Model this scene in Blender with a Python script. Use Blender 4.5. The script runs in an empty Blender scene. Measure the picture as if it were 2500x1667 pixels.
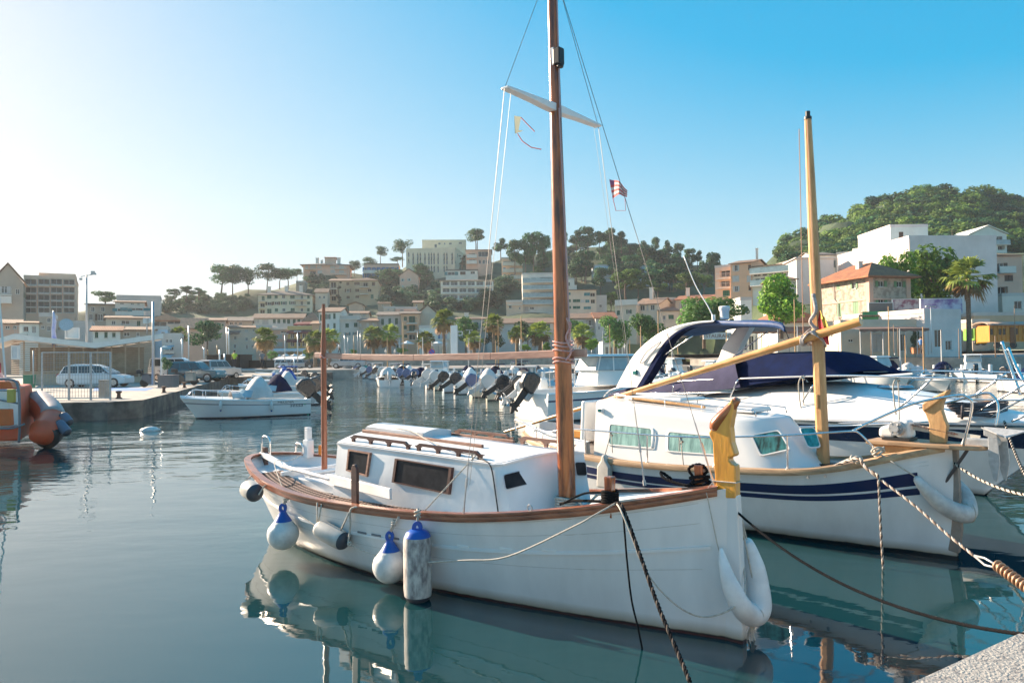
import bpy, math, random
from math import sin, cos, tan, pi, radians, atan, atan2, sqrt, exp, hypot
from mathutils import Vector, Matrix, noise
random.seed(7)
SC = bpy.context.scene
COL = SC.collection
# camera (a 25 mm lens standing on the quay)
FPX, CX, CY, EYE = 1754.0, 1250.0, 833.5, 2.65
PITCH, ROLL = atan(36.5/FPX), radians(.7)
f0 = Vector((0, cos(PITCH), sin(PITCH))); _u = Vector((0, -sin(PITCH), cos(PITCH))); _r = Vector((1, 0, 0))
RV = _r*cos(ROLL) - _u*sin(ROLL); UV = _u*cos(ROLL) + _r*sin(ROLL)
CAMO = Vector((0, 0, EYE))
cam = bpy.data.cameras.new('camera'); camo = bpy.data.objects.new('camera', cam); COL.objects.link(camo)
cam.sensor_width = 36; cam.lens = FPX/2500*36; cam.clip_start = .1; cam.clip_end = 4000
camo.matrix_world = Matrix(((RV.x, UV.x, -f0.x, 0), (RV.y, UV.y, -f0.y, 0), (RV.z, UV.z, -f0.z, EYE), (0, 0, 0, 1)))
SC.camera = camo
# sky, sun, exposure
SUN_EL, SUN_AZ = radians(22), radians(-55)      # azimuth measured from straight ahead, to the left
wd = bpy.data.worlds.new('World'); SC.world = wd; wd.use_nodes = True
nt = wd.node_tree; nt.nodes.clear()
sky = nt.nodes.new('ShaderNodeTexSky'); sky.sky_type = 'NISHITA'; sky.sun_disc = False
sky.sun_elevation = SUN_EL; sky.sun_rotation = SUN_AZ
sky.air_density = 1.0; sky.dust_density = .5; sky.ozone_density = 2.5
hsv = nt.nodes.new('ShaderNodeHueSaturation'); hsv.inputs['Saturation'].default_value = 3.0; hsv.inputs['Hue'].default_value = .497
bg = nt.nodes.new('ShaderNodeBackground'); bg.inputs['Strength'].default_value = .15
wo = nt.nodes.new('ShaderNodeOutputWorld')
_a = nt.nodes.new('ShaderNodeVectorMath'); _a.operation = 'MULTIPLY_ADD'; _a.inputs[1].default_value = (.75,)*3; _a.inputs[2].default_value = (1,)*3
_d = nt.nodes.new('ShaderNodeVectorMath'); _d.operation = 'DIVIDE'; nt.links.new(sky.outputs[0], _a.inputs[0]); nt.links.new(sky.outputs[0], _d.inputs[0]); nt.links.new(_a.outputs[0], _d.inputs[1])
nt.links.new(_d.outputs[0], hsv.inputs['Color']); nt.links.new(hsv.outputs[0], bg.inputs[0]); nt.links.new(bg.outputs[0], wo.inputs[0])
sl = bpy.data.lights.new('sun', 'SUN'); sl.energy = 2.9; sl.angle = radians(.5); sl.color = (1, .8, .6)
so = bpy.data.objects.new('sun', sl); COL.objects.link(so)
SUND = Vector((sin(SUN_AZ)*cos(SUN_EL), cos(SUN_AZ)*cos(SUN_EL), sin(SUN_EL)))
so.rotation_euler = SUND.to_track_quat('Z', 'Y').to_euler()
SC.view_settings.view_transform = 'Standard'; SC.view_settings.look = 'None'
SC.view_settings.exposure = 2.5; SC.view_settings.gamma = 1
SC.render.engine = 'CYCLES'
SC.cycles.max_bounces = 6; SC.cycles.transparent_max_bounces = 6
# from picture to place
def ray(u, v): return f0 + RV*((u-CX)/FPX) - UV*((v-CY)/FPX)
def G(u, v, z=0.0):
 d = ray(u, v); return CAMO + d*((z-EYE)/d.z)
def W(u, v, Y):
 d = ray(u, v); return CAMO + d*(Y/d.y)
def Zf(x0, y0, s): return lambda x, y: (x0+x/s, y0+y/s)
Z1 = Zf(560, 980, 2.8); Z2 = Zf(1050, 980, 4.238); Z3 = Zf(1400, 900, 3.92); Z4 = Zf(1400, 1180, 3.734)
Z5 = Zf(1900, 900, 3.137); Z6 = Zf(1400, 740, 3.36); Z7 = Zf(1900, 800, 3.92); Z8 = Zf(750, 820, 2.94)
ZA = Zf(0, 620, 3.266); ZB = Zf(400, 600, 4.704); ZC = Zf(700, 530, 4.48); ZD = Zf(1150, 530, 3.92); ZE = Zf(1700, 430, 2.94)
ZH = Zf(440, 820, 4.523); ZR = Zf(2200, 840, 5.227); ZM = Zf(1150, 0, 2.8); ZN = Zf(1250, 740, 5.227); Z9 = Zf(1600, 1100, 2.613)
# things
def tag(o, label=None, cat=None, group=None, kind=None):
 if label: o['label'] = label
 if cat: o['category'] = cat
 if group: o['group'] = group
 if kind: o['kind'] = kind
 return o
def thing(name, label, cat, loc=(0, 0, 0), rz=0, group=None, sc=None):
 o = bpy.data.objects.new(name, None); COL.objects.link(o); o.location = loc; o.rotation_euler = (0, 0, rz)
 if sc: o.scale = sc
 o.empty_display_size = .1
 return tag(o, label, cat, group)
def copy_tree(o, parent=None, loc=None, rz=None, sc=None, label=None, group=None):
 c = o.copy(); COL.objects.link(c); c.parent = parent
 for ch in list(o.children): copy_tree(ch, c)
 if loc is not None: c.location = loc
 if rz is not None: c.rotation_euler = (c.rotation_euler[0], c.rotation_euler[1], rz)
 if sc is not None: c.scale = sc if hasattr(sc, '__len__') else (sc, sc, sc)
 if label: c['label'] = label
 if group: c['group'] = group
 return c
class MB:
 def __init__(s): s.v = []; s.f = []; s.m = []
 def add(s, vs, fs, m=0):
  n = len(s.v); s.v += [tuple(p) for p in vs]; s.f += [tuple(i+n for i in f) for f in fs]; s.m += [m]*len(fs); return s
 def box(s, c, d, rz=0, m=0, M=None, tx=1, ty=1):
  x, y, z = d[0]/2, d[1]/2, d[2]/2; vs = []
  for k in (-1, 1):
   a = tx if k > 0 else 1; b = ty if k > 0 else 1
   for i, j in ((-1, -1), (1, -1), (1, 1), (-1, 1)): vs.append(Vector((i*x*a, j*y*b, k*z)))
  if M is not None: vs = [M @ p for p in vs]
  elif rz: vs = [Matrix.Rotation(rz, 3, 'Z') @ p for p in vs]
  vs = [p+Vector(c) for p in vs]
  return s.add(vs, [(3, 2, 1, 0), (4, 5, 6, 7), (0, 1, 5, 4), (1, 2, 6, 5), (2, 3, 7, 6), (3, 0, 4, 7)], m)
 def bar(s, a, b, w, h, m=0, up=(0, 0, 1)):
  a = Vector(a); b = Vector(b); d = b-a; L = d.length; d.normalize(); u = Vector(up)
  sd = d.cross(u)
  if sd.length < 1e-4: sd = d.cross(Vector((1, 0, 0)))
  sd.normalize(); u = sd.cross(d)
  vs = []
  for p in (a, b):
   for i, j in ((-1, -1), (1, -1), (1, 1), (-1, 1)): vs.append(p+sd*i*w/2+u*j*h/2)
  return s.add(vs, [(0, 1, 2, 3), (7, 6, 5, 4), (0, 4, 5, 1), (1, 5, 6, 2), (2, 6, 7, 3), (3, 7, 4, 0)], m)
 def tube(s, pts, r, n=8, m=0, closed=False, cap=True, ph=0):
  pts = [Vector(p) for p in pts]; N = len(pts); rs = r if hasattr(r, '__len__') else [r]*N
  up = None; vs = []
  for i, p in enumerate(pts):
   a = pts[i-1] if i > 0 else (pts[-1] if closed else p); b = pts[(i+1) % N] if (i < N-1 or closed) else p
   t = (b-a)
   if t.length < 1e-9: t = Vector((0, 0, 1))
   t.normalize()
   if up is None:
    up = Vector((0, 0, 1)) if abs(t.z) < .9 else Vector((1, 0, 0))
   up = up - t*up.dot(t)
   if up.length < 1e-6: up = Vector((0, 1, 0)) - t*t.y
   up.normalize(); sd = t.cross(up)
   for k in range(n):
    an = 2*pi*k/n+ph; vs.append(p+(up*cos(an)+sd*sin(an))*rs[i])
  fs = []
  for i in range(N if closed else N-1):
   j = (i+1) % N
   for k in range(n):
    l = (k+1) % n; fs.append((i*n+k, j*n+k, j*n+l, i*n+l))
  if cap and not closed: fs += [tuple(range(n)), tuple(range(N*n-1, (N-1)*n-1, -1))]
  return s.add(vs, fs, m)
 def cyl(s, a, b, r, r2=None, n=12, m=0): return s.tube([a, b], [r, r if r2 is None else r2], n, m)
 def lathe(s, prof, n=24, m=0, M=None, c=(0, 0, 0)):
  vs = []
  for r, z in prof:
   for k in range(n):
    a = 2*pi*k/n; p = Vector((r*cos(a), r*sin(a), z)); p = (M @ p if M is not None else p)+Vector(c); vs.append(p)
  fs = []
  for i in range(len(prof)-1):
   for k in range(n):
    l = (k+1) % n; fs.append((i*n+k, i*n+l, (i+1)*n+l, (i+1)*n+k))
  fs += [tuple(range(n-1, -1, -1)), tuple((len(prof)-1)*n+k for k in range(n))]
  return s.add(vs, fs, m)
 def grid(s, rows, m=0, flip=False, close=False):
  n = len(rows[0]); vs = [p for r in rows for p in r]; fs = []
  for i in range(len(rows)-1):
   for k in range(n if close else n-1):
    l = (k+1) % n; q = (i*n+k, i*n+l, (i+1)*n+l, (i+1)*n+k); fs.append(q[::-1] if flip else q)
  return s.add(vs, fs, m)
 def prism(s, poly, a, b, m=0, M=None):
  P = [Vector(p) for p in poly]; a = Vector(a); b = Vector(b); n = len(P)
  vs = [p+a for p in P]+[p+b for p in P]
  if M is not None: vs = [M @ p for p in vs]
  fs = [tuple(range(n-1, -1, -1)), tuple(range(n, 2*n))]+[(i, (i+1) % n, n+(i+1) % n, n+i) for i in range(n)]
  return s.add(vs, fs, m)
 def sweep(s, pts, prof, m=0, closed=False, up=(0, 0, 1)):
  U = Vector(up); rows = []; N = len(pts); pts = [Vector(p) for p in pts]
  for i, p in enumerate(pts):
   a = pts[i-1] if i > 0 else (pts[-1] if closed else p); b = pts[(i+1) % N] if (i < N-1 or closed) else p
   t = (b-a); t.z = 0 if U.z > .9 else t.z; t.normalize(); o = t.cross(U).normalized()
   rows.append([p+o*x+U*z for x, z in prof])
  if closed: rows.append(rows[0])
  s.grid(rows, m, close=True)
  if not closed:
   n = len(prof); k = len(s.v)-N*n
   s.f += [tuple(k+i for i in range(n-1, -1, -1)), tuple(k+(N-1)*n+i for i in range(n))]; s.m += [m, m]
  return s
 def mesh(s, name, mats, smooth=False, fixn=True):
  me = bpy.data.meshes.new(name); me.from_pydata(s.v, [], s.f)
  for x in (mats if isinstance(mats, (list, tuple)) else [mats]): me.materials.append(x)
  if len(me.materials) > 1: me.polygons.foreach_set('material_index', s.m)
  if fixn:
   import bmesh
   bm = bmesh.new(); bm.from_mesh(me); bmesh.ops.recalc_face_normals(bm, faces=bm.faces); bm.to_mesh(me); bm.free()
  if smooth is not False:
   me.polygons.foreach_set('use_smooth', [True]*len(me.polygons))
   if smooth is not True: me.set_sharp_from_angle(angle=radians(smooth))
  me.update(); return me
 def build(s, name, mats, parent=None, smooth=False, bev=0, seg=2, fixn=True, loc=None, rz=None, sub=0, rot=None):
  o = bpy.data.objects.new(name, s.mesh(name, mats, smooth, fixn)); COL.objects.link(o); o.parent = parent
  if loc is not None: o.location = loc
  if rz is not None: o.rotation_euler = (0, 0, rz)
  if rot is not None: o.rotation_euler = rot
  if bev:
   b = o.modifiers.new('bevel', 'BEVEL'); b.width = bev; b.segments = seg; b.limit_method = 'ANGLE'; b.angle_limit = radians(35)
  if sub:
   b = o.modifiers.new('sub', 'SUBSURF'); b.levels = b.render_levels = sub
  return o
def lerp(a, b, t): return a+(b-a)*t
def interp(tab, x):
 if x <= tab[0][0]: return tab[0][1]
 for (a, p), (b, q) in zip(tab, tab[1:]):
  if x <= b: return p+(q-p)*(x-a)/(b-a)
 return tab[-1][1]
def smooth_tab(tab):
 xs = [t[0] for t in tab]; ys = [t[1] for t in tab]; n = len(xs)
 d = [0]*n
 for i in range(n):
  if i == 0: d[i] = (ys[1]-ys[0])/(xs[1]-xs[0])
  elif i == n-1: d[i] = (ys[-1]-ys[-2])/(xs[-1]-xs[-2])
  else: d[i] = (ys[i+1]-ys[i-1])/(xs[i+1]-xs[i-1])
 def f(x):
  x = min(max(x, xs[0]), xs[-1])
  for i in range(n-1):
   if x <= xs[i+1]: break
  h = xs[i+1]-xs[i]; t = (x-xs[i])/h
  return (2*t**3-3*t*t+1)*ys[i]+(t**3-2*t*t+t)*h*d[i]+(-2*t**3+3*t*t)*ys[i+1]+(t**3-t*t)*h*d[i+1]
 return f
def spline(pts, k=6, closed=False):
 P = [Vector(p) for p in pts]; n = len(P); out = []
 for i in range(n if closed else n-1):
  a, b, c, d = (P[(i-1) % n] if (i > 0 or closed) else P[0]), P[i], P[(i+1) % n], (P[(i+2) % n] if (i < n-2 or closed) else P[-1])
  for j in range(k):
   t = j/k; out.append(.5*((2*b)+(c-a)*t+(2*a-5*b+4*c-d)*t*t+(3*b-a-3*c+d)*t**3))
 if not closed: out.append(P[-1])
 return out
def sag(a, b, dz, n=16):
 a = Vector(a); b = Vector(b); return [a.lerp(b, i/n)-Vector((0, 0, 4*dz*(i/n)*(1-i/n))) for i in range(n+1)]
def rope(mb, pts, r, tw=None, m=(0, 0, 0), n=5, turns=None):
 P = [Vector(p) for p in pts]; L = [0]
 for a, b in zip(P, P[1:]): L.append(L[-1]+(b-a).length)
 tot = L[-1]; pitch = tw or r*7; steps = max(int(tot/pitch*7), 4);
 if steps > 900: steps = 900
 Q = []; j = 0
 for i in range(steps+1):
  x = tot*i/steps
  while j < len(L)-2 and L[j+1] < x: j += 1
  t = (x-L[j])/max(L[j+1]-L[j], 1e-9); Q.append((P[j].lerp(P[j+1], min(t, 1)), (P[j+1]-P[j]).normalized(), x))
 up = Vector((0, 0, 1)) if abs(Q[0][1].z) < .9 else Vector((1, 0, 0)); strands = [[], [], []]
 for p, t, x in Q:
  up = (up-t*up.dot(t)); up = up.normalized() if up.length > 1e-5 else Vector((0, 1, 0)); sd = t.cross(up)
  for k in range(3):
   an = 2*pi*(x/pitch+k/3); strands[k].append(p+(up*cos(an)+sd*sin(an))*r*.52)
 for k in range(3): mb.tube(strands[k], r*.56, n, m[k])
 return mb
# materials
MATS = {}
def mat(name, c, rough=.6, metal=0, var=.12, vs=3., bump=0, bs=20., stretch=None, c2=None, coat=0, spec=.5, vpos=(.35, .65), detail=5, trans=0, emit=0, ior=None, wave=None, sss=0):
 if name in MATS: return MATS[name]
 m = bpy.data.materials.new(name); m.use_nodes = True; t = m.node_tree; N = t.nodes; Lk = t.links
 p = N['Principled BSDF']; p.inputs['Roughness'].default_value = rough; p.inputs['Metallic'].default_value = metal
 p.inputs['Specular IOR Level'].default_value = spec
 if coat: p.inputs['Coat Weight'].default_value = coat; p.inputs['Coat Roughness'].default_value = .15
 if trans: p.inputs['Transmission Weight'].default_value = trans
 if ior: p.inputs['IOR'].default_value = ior
 if emit: p.inputs['Emission Color'].default_value = (*c, 1); p.inputs['Emission Strength'].default_value = emit
 if c2 is None: c2 = tuple(x*(1-var) for x in c)
 tc = N.new('ShaderNodeTexCoord'); mp = N.new('ShaderNodeMapping'); Lk.new(tc.outputs['Object'], mp.inputs[0])
 if stretch: mp.inputs['Scale'].default_value = stretch
 ns = N.new('ShaderNodeTexNoise'); ns.inputs['Scale'].default_value = vs; ns.inputs['Detail'].default_value = detail; ns.inputs['Roughness'].default_value = .6
 Lk.new(mp.outputs[0], ns.inputs['Vector'])
 cr = N.new('ShaderNodeValToRGB'); e = cr.color_ramp.elements
 e[0].position, e[1].position = vpos; e[0].color = (*c2, 1); e[1].color = (*c, 1)
 Lk.new(ns.outputs['Fac'], cr.inputs[0]); Lk.new(cr.outputs[0], p.inputs['Base Color'])
 h = None
 if bump:
  n2 = N.new('ShaderNodeTexNoise'); n2.inputs['Scale'].default_value = bs; n2.inputs['Detail'].default_value = 4; Lk.new(mp.outputs[0], n2.inputs['Vector']); h = n2.outputs['Fac']
 if wave:
  axis, ws, wst = wave
  w = N.new('ShaderNodeTexWave'); w.bands_direction = axis; w.inputs['Scale'].default_value = ws; w.inputs['Distortion'].default_value = .3; w.inputs['Detail'].default_value = 1
  Lk.new(tc.outputs['Object'], w.inputs['Vector']); h2 = w.outputs['Fac']; bump = wst
  mx = N.new('ShaderNodeMix'); mx.data_type = 'RGBA'; mx.blend_type = 'MULTIPLY'; mx.inputs[0].default_value = .35
  Lk.new(cr.outputs[0], mx.inputs[6]); Lk.new(w.outputs['Color'], mx.inputs[7]); Lk.new(mx.outputs[2], p.inputs['Base Color'])
  h = h2
 if h is not None:
  b = N.new('ShaderNodeBump'); b.inputs['Strength'].default_value = bump; b.inputs['Distance'].default_value = .02; Lk.new(h, b.inputs['Height']); Lk.new(b.outputs[0], p.inputs['Normal'])
 MATS[name] = m; return m
def flat(name, c, rough=.5, **k): return mat(name, c, rough, **k)
def leafmat(name, c, c2, vs=.6):
 m = mat(name, c, .65, c2=c2, vs=vs, vpos=(.38, .62), spec=.3)
 t = m.node_tree; p = t.nodes['Principled BSDF']
 tr = t.nodes.new('ShaderNodeBsdfTranslucent'); mx = t.nodes.new('ShaderNodeMixShader'); mx.inputs[0].default_value = .3
 src = p.inputs['Base Color'].links[0].from_socket
 oi = t.nodes.new('ShaderNodeObjectInfo'); h = t.nodes.new('ShaderNodeHueSaturation')
 mr = t.nodes.new('ShaderNodeMapRange'); mr.inputs[3].default_value = .6; mr.inputs[4].default_value = 1.45
 t.links.new(oi.outputs['Random'], mr.inputs[0]); t.links.new(mr.outputs[0], h.inputs['Value']); t.links.new(src, h.inputs['Color'])
 t.links.new(h.outputs[0], p.inputs['Base Color'])
 t.links.new(h.outputs[0], tr.inputs[0]); t.links.new(p.outputs[0], mx.inputs[1]); t.links.new(tr.outputs[0], mx.inputs[2])
 t.links.new(mx.outputs[0], t.nodes['Material Output'].inputs[0]); return m
def text_mesh(txt, size, depth, name, m, parent, M, align='CENTER', shear=0, stretch=1):
 cu = bpy.data.curves.new('t', 'FONT'); cu.body = txt; cu.size = size; cu.extrude = depth; cu.align_x = align; cu.shear = shear
 o = bpy.data.objects.new('t', cu); COL.objects.link(o); dg = bpy.context.evaluated_depsgraph_get()
 me = bpy.data.meshes.new_from_object(o.evaluated_get(dg)); bpy.data.objects.remove(o); bpy.data.curves.remove(cu)
 me.transform(Matrix.Diagonal((stretch, 1, 1, 1))); me.transform(M); me.materials.clear(); me.materials.append(m)
 r = bpy.data.objects.new(name, me); COL.objects.link(r); r.parent = parent; return r
gel = mat('gelcoat_white', (.78, .77, .75), .28, var=.06, vs=1.5, coat=.3)
paintw = mat('white_boat_paint', (.76, .76, .76), .38, var=.1, vs=2.5, bump=.12, bs=9, coat=.15)
chrome = mat('stainless_steel', (.75, .75, .76), .16, 1, var=.05)
galv = mat('galvanised_steel', (.5, .51, .52), .5, .6, var=.25, vs=14)
darkr = mat('black_rubber', (.02, .02, .022), .5, var=.3)
navy = mat('navy_canvas', (.004, .012, .055), .95, var=.35, vs=4, bump=.2, bs=30, spec=.1)
glassd = mat('dark_window_glass', (.02, .022, .026), .08, var=.3, vs=1, spec=.6)
ropew = mat('pale_rope', (.55, .5, .43), .85, var=.35, vs=30)
ropek = mat('black_rope', (.014, .014, .016), .95, var=.4, vs=30, spec=.08)
# water
def make_water():
 m = bpy.data.materials.new('harbour_water'); m.use_nodes = True; t = m.node_tree; N = t.nodes; L = t.links
 p = N['Principled BSDF']; p.inputs['Base Color'].default_value = (.007, .042, .048, 1); p.inputs['Roughness'].default_value = .025
 p.inputs['IOR'].default_value = 1.75; p.inputs['Specular IOR Level'].default_value = .6
 tc = N.new('ShaderNodeTexCoord')
 def nz(scale, det, st=(1, 1, 1), off=0):
  mp = N.new('ShaderNodeMapping'); mp.inputs['Scale'].default_value = st; mp.inputs['Location'].default_value = (off, off, 0); L.new(tc.outputs['Object'], mp.inputs[0])
  n = N.new('ShaderNodeTexNoise'); n.inputs['Scale'].default_value = scale; n.inputs['Detail'].default_value = det; L.new(mp.outputs[0], n.inputs['Vector']); return n.outputs['Fac']
 def mth(op, a, b):
  n = N.new('ShaderNodeMath'); n.operation = op
  for i, x in enumerate((a, b)):
   if isinstance(x, (int, float)): n.inputs[i].default_value = x
   else: L.new(x, n.inputs[i])
  return n.outputs[0]
 ln = N.new('ShaderNodeVectorMath'); ln.operation = 'LENGTH'; L.new(tc.outputs['Object'], ln.inputs[0])
 near = N.new('ShaderNodeMapRange'); near.inputs[1].default_value = 9; near.inputs[2].default_value = 34; near.inputs[3].default_value = .12; near.inputs[4].default_value = 1.0; L.new(ln.outputs['Value'], near.inputs[0])
 patch = N.new('ShaderNodeMapRange'); patch.inputs[1].default_value = .42; patch.inputs[2].default_value = .62; patch.inputs[3].default_value = .35; patch.inputs[4].default_value = 1.1; L.new(nz(.09, 2, (1, 1.6, 1), 3), patch.inputs[0])
 big = mth('MULTIPLY', nz(.55, 2, (.8, 1.3, 1)), .055)
 mid = mth('MULTIPLY', nz(1.9, 2, (.8, 1.5, 1), 9), .03)
 fin = mth('MULTIPLY', nz(6.5, 3, (1, 1.3, 1), 5), .0045)
 h = mth('ADD', mth('MULTIPLY', mth('ADD', mid, fin), patch.outputs[0]), big)
 h = mth('MULTIPLY', h, near.outputs[0])
 b = N.new('ShaderNodeBump'); b.inputs['Strength'].default_value = 1; b.inputs['Distance'].default_value = 1; L.new(h, b.inputs['Height']); L.new(b.outputs[0], p.inputs['Normal'])
 mb = MB(); mb.add([(-400, -60, 0), (500, -60, 0), (500, 340, 0), (-400, 340, 0)], [(0, 1, 2, 3)])
 tag(mb.build('water', m), kind='structure')
make_water()
conc = mat('quay_concrete', (.42, .38, .33), .9, var=.35, vs=1.3, bump=.4, bs=25)
concn = mat('near_quay_concrete', (.36, .34, .31), .92, c2=(.15, .14, .14), vs=26, vpos=(.3, .52), bump=.8, bs=60, detail=8)
stonew = mat('wet_quay_stone', (.2, .17, .14), .9, c2=(.05, .045, .04), vs=1.2, bump=.8, bs=6)
paving = mat('promenade_paving', (.36, .33, .3), .9, var=.2, vs=.6)
road = mat('road_asphalt', (.12, .12, .12), .9, var=.25, vs=.5)
def slab(name, poly, z, m, m2, zb=-1.2):
 P = [(p[0], p[1]) for p in poly]; n = len(P); mb = MB()
 mb.add([(x, y, z) for x, y in P], [tuple(range(n))], 0)
 mb.add([(x, y, z) for x, y in P]+[(x, y, zb) for x, y in P], [(i, (i+1) % n, n+(i+1) % n, n+i) for i in range(n)], 1)
 return tag(mb.build(name, [m, m2]), kind='structure')
ca = G(2500, 1540, 1.05); cb = G(2195, 1680, 1.05); dq = (ca-cb).normalized()
qa = cb-dq*14; qb = ca+dq*22; nq = Vector((dq.y, -dq.x, 0))
slab('near_quay', [qa, qa+nq*18, qb+nq*18, qb], 1.05, concn, concn)
PIER = .82
pe = [G(-260, 1000, PIER), G(120, 983, PIER), G(262, 981, PIER), G(349, 976, PIER), G(430, 956, PIER), G(497, 938, PIER), G(560, 921, PIER)]
pe2 = [Vector((-24, 96, PIER)), Vector((-70, 118, PIER)), Vector((-120, 60, PIER)), Vector((-60, 34, PIER))]
slab('left_pier', pe+pe2, PIER, conc, stonew)
PZ = 1.16
pr = [Vector((-160, 104, 0)), Vector((-46, 101, 0)), Vector((-24, 97.0, 0)), Vector((-5, 98, 0)), Vector((18, 97, 0)), Vector((30, 86, 0)), Vector((52, 76, 0)), Vector((110, 70, 0)), Vector((240, 70, 0)), Vector((240, 190, 0)), Vector((-160, 190, 0))]
slab('promenade', pr, PZ, paving, conc)
slab('town_street', [Vector((-160, 128, 0)), Vector((24, 128, 0)), Vector((40, 190, 0)), Vector((-160, 190, 0))], 2.5, road, conc, 0)
rq = [Vector((24, 97, 0)), Vector((31, 84, 0)), Vector((48, 73, 0)), Vector((75, 69, 0)), Vector((240, 69, 0)), Vector((240, 97, 0))]
slab('right_quay', rq, 2.0, paving, conc)
_mb = MB(); _mb.add([(24, 96.9, 2.02), (31.2, 84.5, 2.02), (48.5, 76, 2.02), (75, 74, 2.02), (240, 74, 2.02), (240, 99, 2.62), (22, 132, 2.62)], [(0, 1, 2, 3, 4, 5, 6)])
_mb.add([(24, 98, 2.62), (240, 96, 2.62), (240, 190, 2.62), (24, 190, 2.62)], [(0, 1, 2, 3)])
tag(_mb.build('right_street', paving), kind='structure')
# buildings
GLS = mat('town_window_glass', (.035, .045, .05), .12, var=.5, vs=.6)
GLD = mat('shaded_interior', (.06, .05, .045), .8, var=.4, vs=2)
SH = {'g': mat('green_shutter_paint', (.015, .13, .075), .6, var=.2, vs=3, wave=('Z', 5, .5)),
  'G': mat('pale_green_shutter_paint', (.16, .33, .16), .6, var=.2, vs=3, wave=('Z', 5, .5)),
  'w': mat('white_roller_blind', (.62, .6, .56), .6, var=.12, vs=2, wave=('Z', 6, .3)),
  'b': mat('blue_shutter_paint', (.03, .19, .42), .55, var=.2, vs=2),
  'r': mat('brown_shutter_paint', (.12, .06, .035), .6, var=.2, vs=3, wave=('Z', 5, .5)),
  't': mat('teal_shutter_paint', (.03, .2, .22), .55, var=.2, vs=2)}
FRM = mat('pale_window_surround', (.55, .51, .45), .7, var=.1, vs=3)
FRW = mat('white_window_frame', (.68, .67, .64), .5, var=.08, vs=3)
RAILW = mat('white_railing_metal', (.62, .62, .6), .5, var=.1)
RAILD = mat('dark_railing_metal', (.05, .05, .05), .5, var=.1)
RGL = mat('railing_glass', (.3, .42, .45), .1, var=.3, vs=1)
ROOFM = mat('clay_roof_tiles', (.36, .21, .13), .85, c2=(.2, .14, .1), vs=1.1, wave=('X', 1.6, .8), detail=9)
ROOFO = mat('orange_roof_tiles', (.42, .17, .075), .85, c2=(.27, .1, .05), vs=1.3, wave=('X', 1.6, .8), detail=9)
ROOFG = mat('old_grey_roof_tiles', (.24, .2, .165), .88, c2=(.12, .1, .085), vs=1.1, wave=('X', 1.6, .8), detail=9)
def wallmat(n, c): return mat('wall_'+n, c, .9, var=.22, vs=.35, bump=.25, bs=6, detail=8, vpos=(.3, .7))
WC = {k: wallmat(k, tuple(min(.8, q*1.38) for q in v)) for k, v in dict(cream=(.58, .5, .36), pink=(.55, .35, .26), white=(.62, .58, .52), stone=(.34, .28, .22), beige=(.5, .42, .33), peach=(.57, .41, .3),
  ochre=(.55, .36, .14), orange=(.58, .35, .22), grey=(.42, .4, .37), blue=(.4, .5, .6), pale=(.56, .52, .46), tan=(.42, .31, .2), lav=(.56, .49, .46)).items()}
WC['rubble'] = mat('wall_rubble_stone', (.5, .42, .33), .9, c2=(.3, .24, .19), vs=1.6, bump=.9, bs=3.5, detail=8, vpos=(.42, .56))
def wallgrid(mb, w, z0, h, rects, rec, org, ex, inn, m=0):
 org = Vector(org); ex = Vector(ex); inn = Vector(inn); ez = Vector((0, 0, 1))
 xs = sorted({0, w}|{min(max(r[0], 0), w) for r in rects}|{min(max(r[2], 0), w) for r in rects}); zs = sorted({z0, h}|{r[1] for r in rects}|{r[3] for r in rects})
 P = lambda x, z, d=0: org+ex*x+ez*z+inn*d
 for a, b in zip(xs, xs[1:]):
  run = None
  for c, d in zip(zs, zs[1:]):
   mx, mz = (a+b)/2, (c+d)/2; hole = any(r[0] < mx < r[2] and r[1] < mz < r[3] for r in rects)
   if b-a < 1e-4 or d-c < 1e-4: continue
   if hole:
    if run is not None: mb.add([P(a, run), P(b, run), P(b, c), P(a, c)], [(0, 1, 2, 3)], m); run = None
   elif run is None: run = c
  if run is not None: mb.add([P(a, run), P(b, run), P(b, zs[-1]), P(a, zs[-1])], [(0, 1, 2, 3)], m)
 for x0, c, x1, d, dp in rects:
  q = [P(x0, c), P(x1, c), P(x1, d), P(x0, d), P(x0, c, dp), P(x1, c, dp), P(x1, d, dp), P(x0, d, dp)]
  mb.add(q, [(0, 1, 5, 4), (1, 2, 6, 5), (2, 3, 7, 6), (3, 0, 4, 7)], m)
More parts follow.
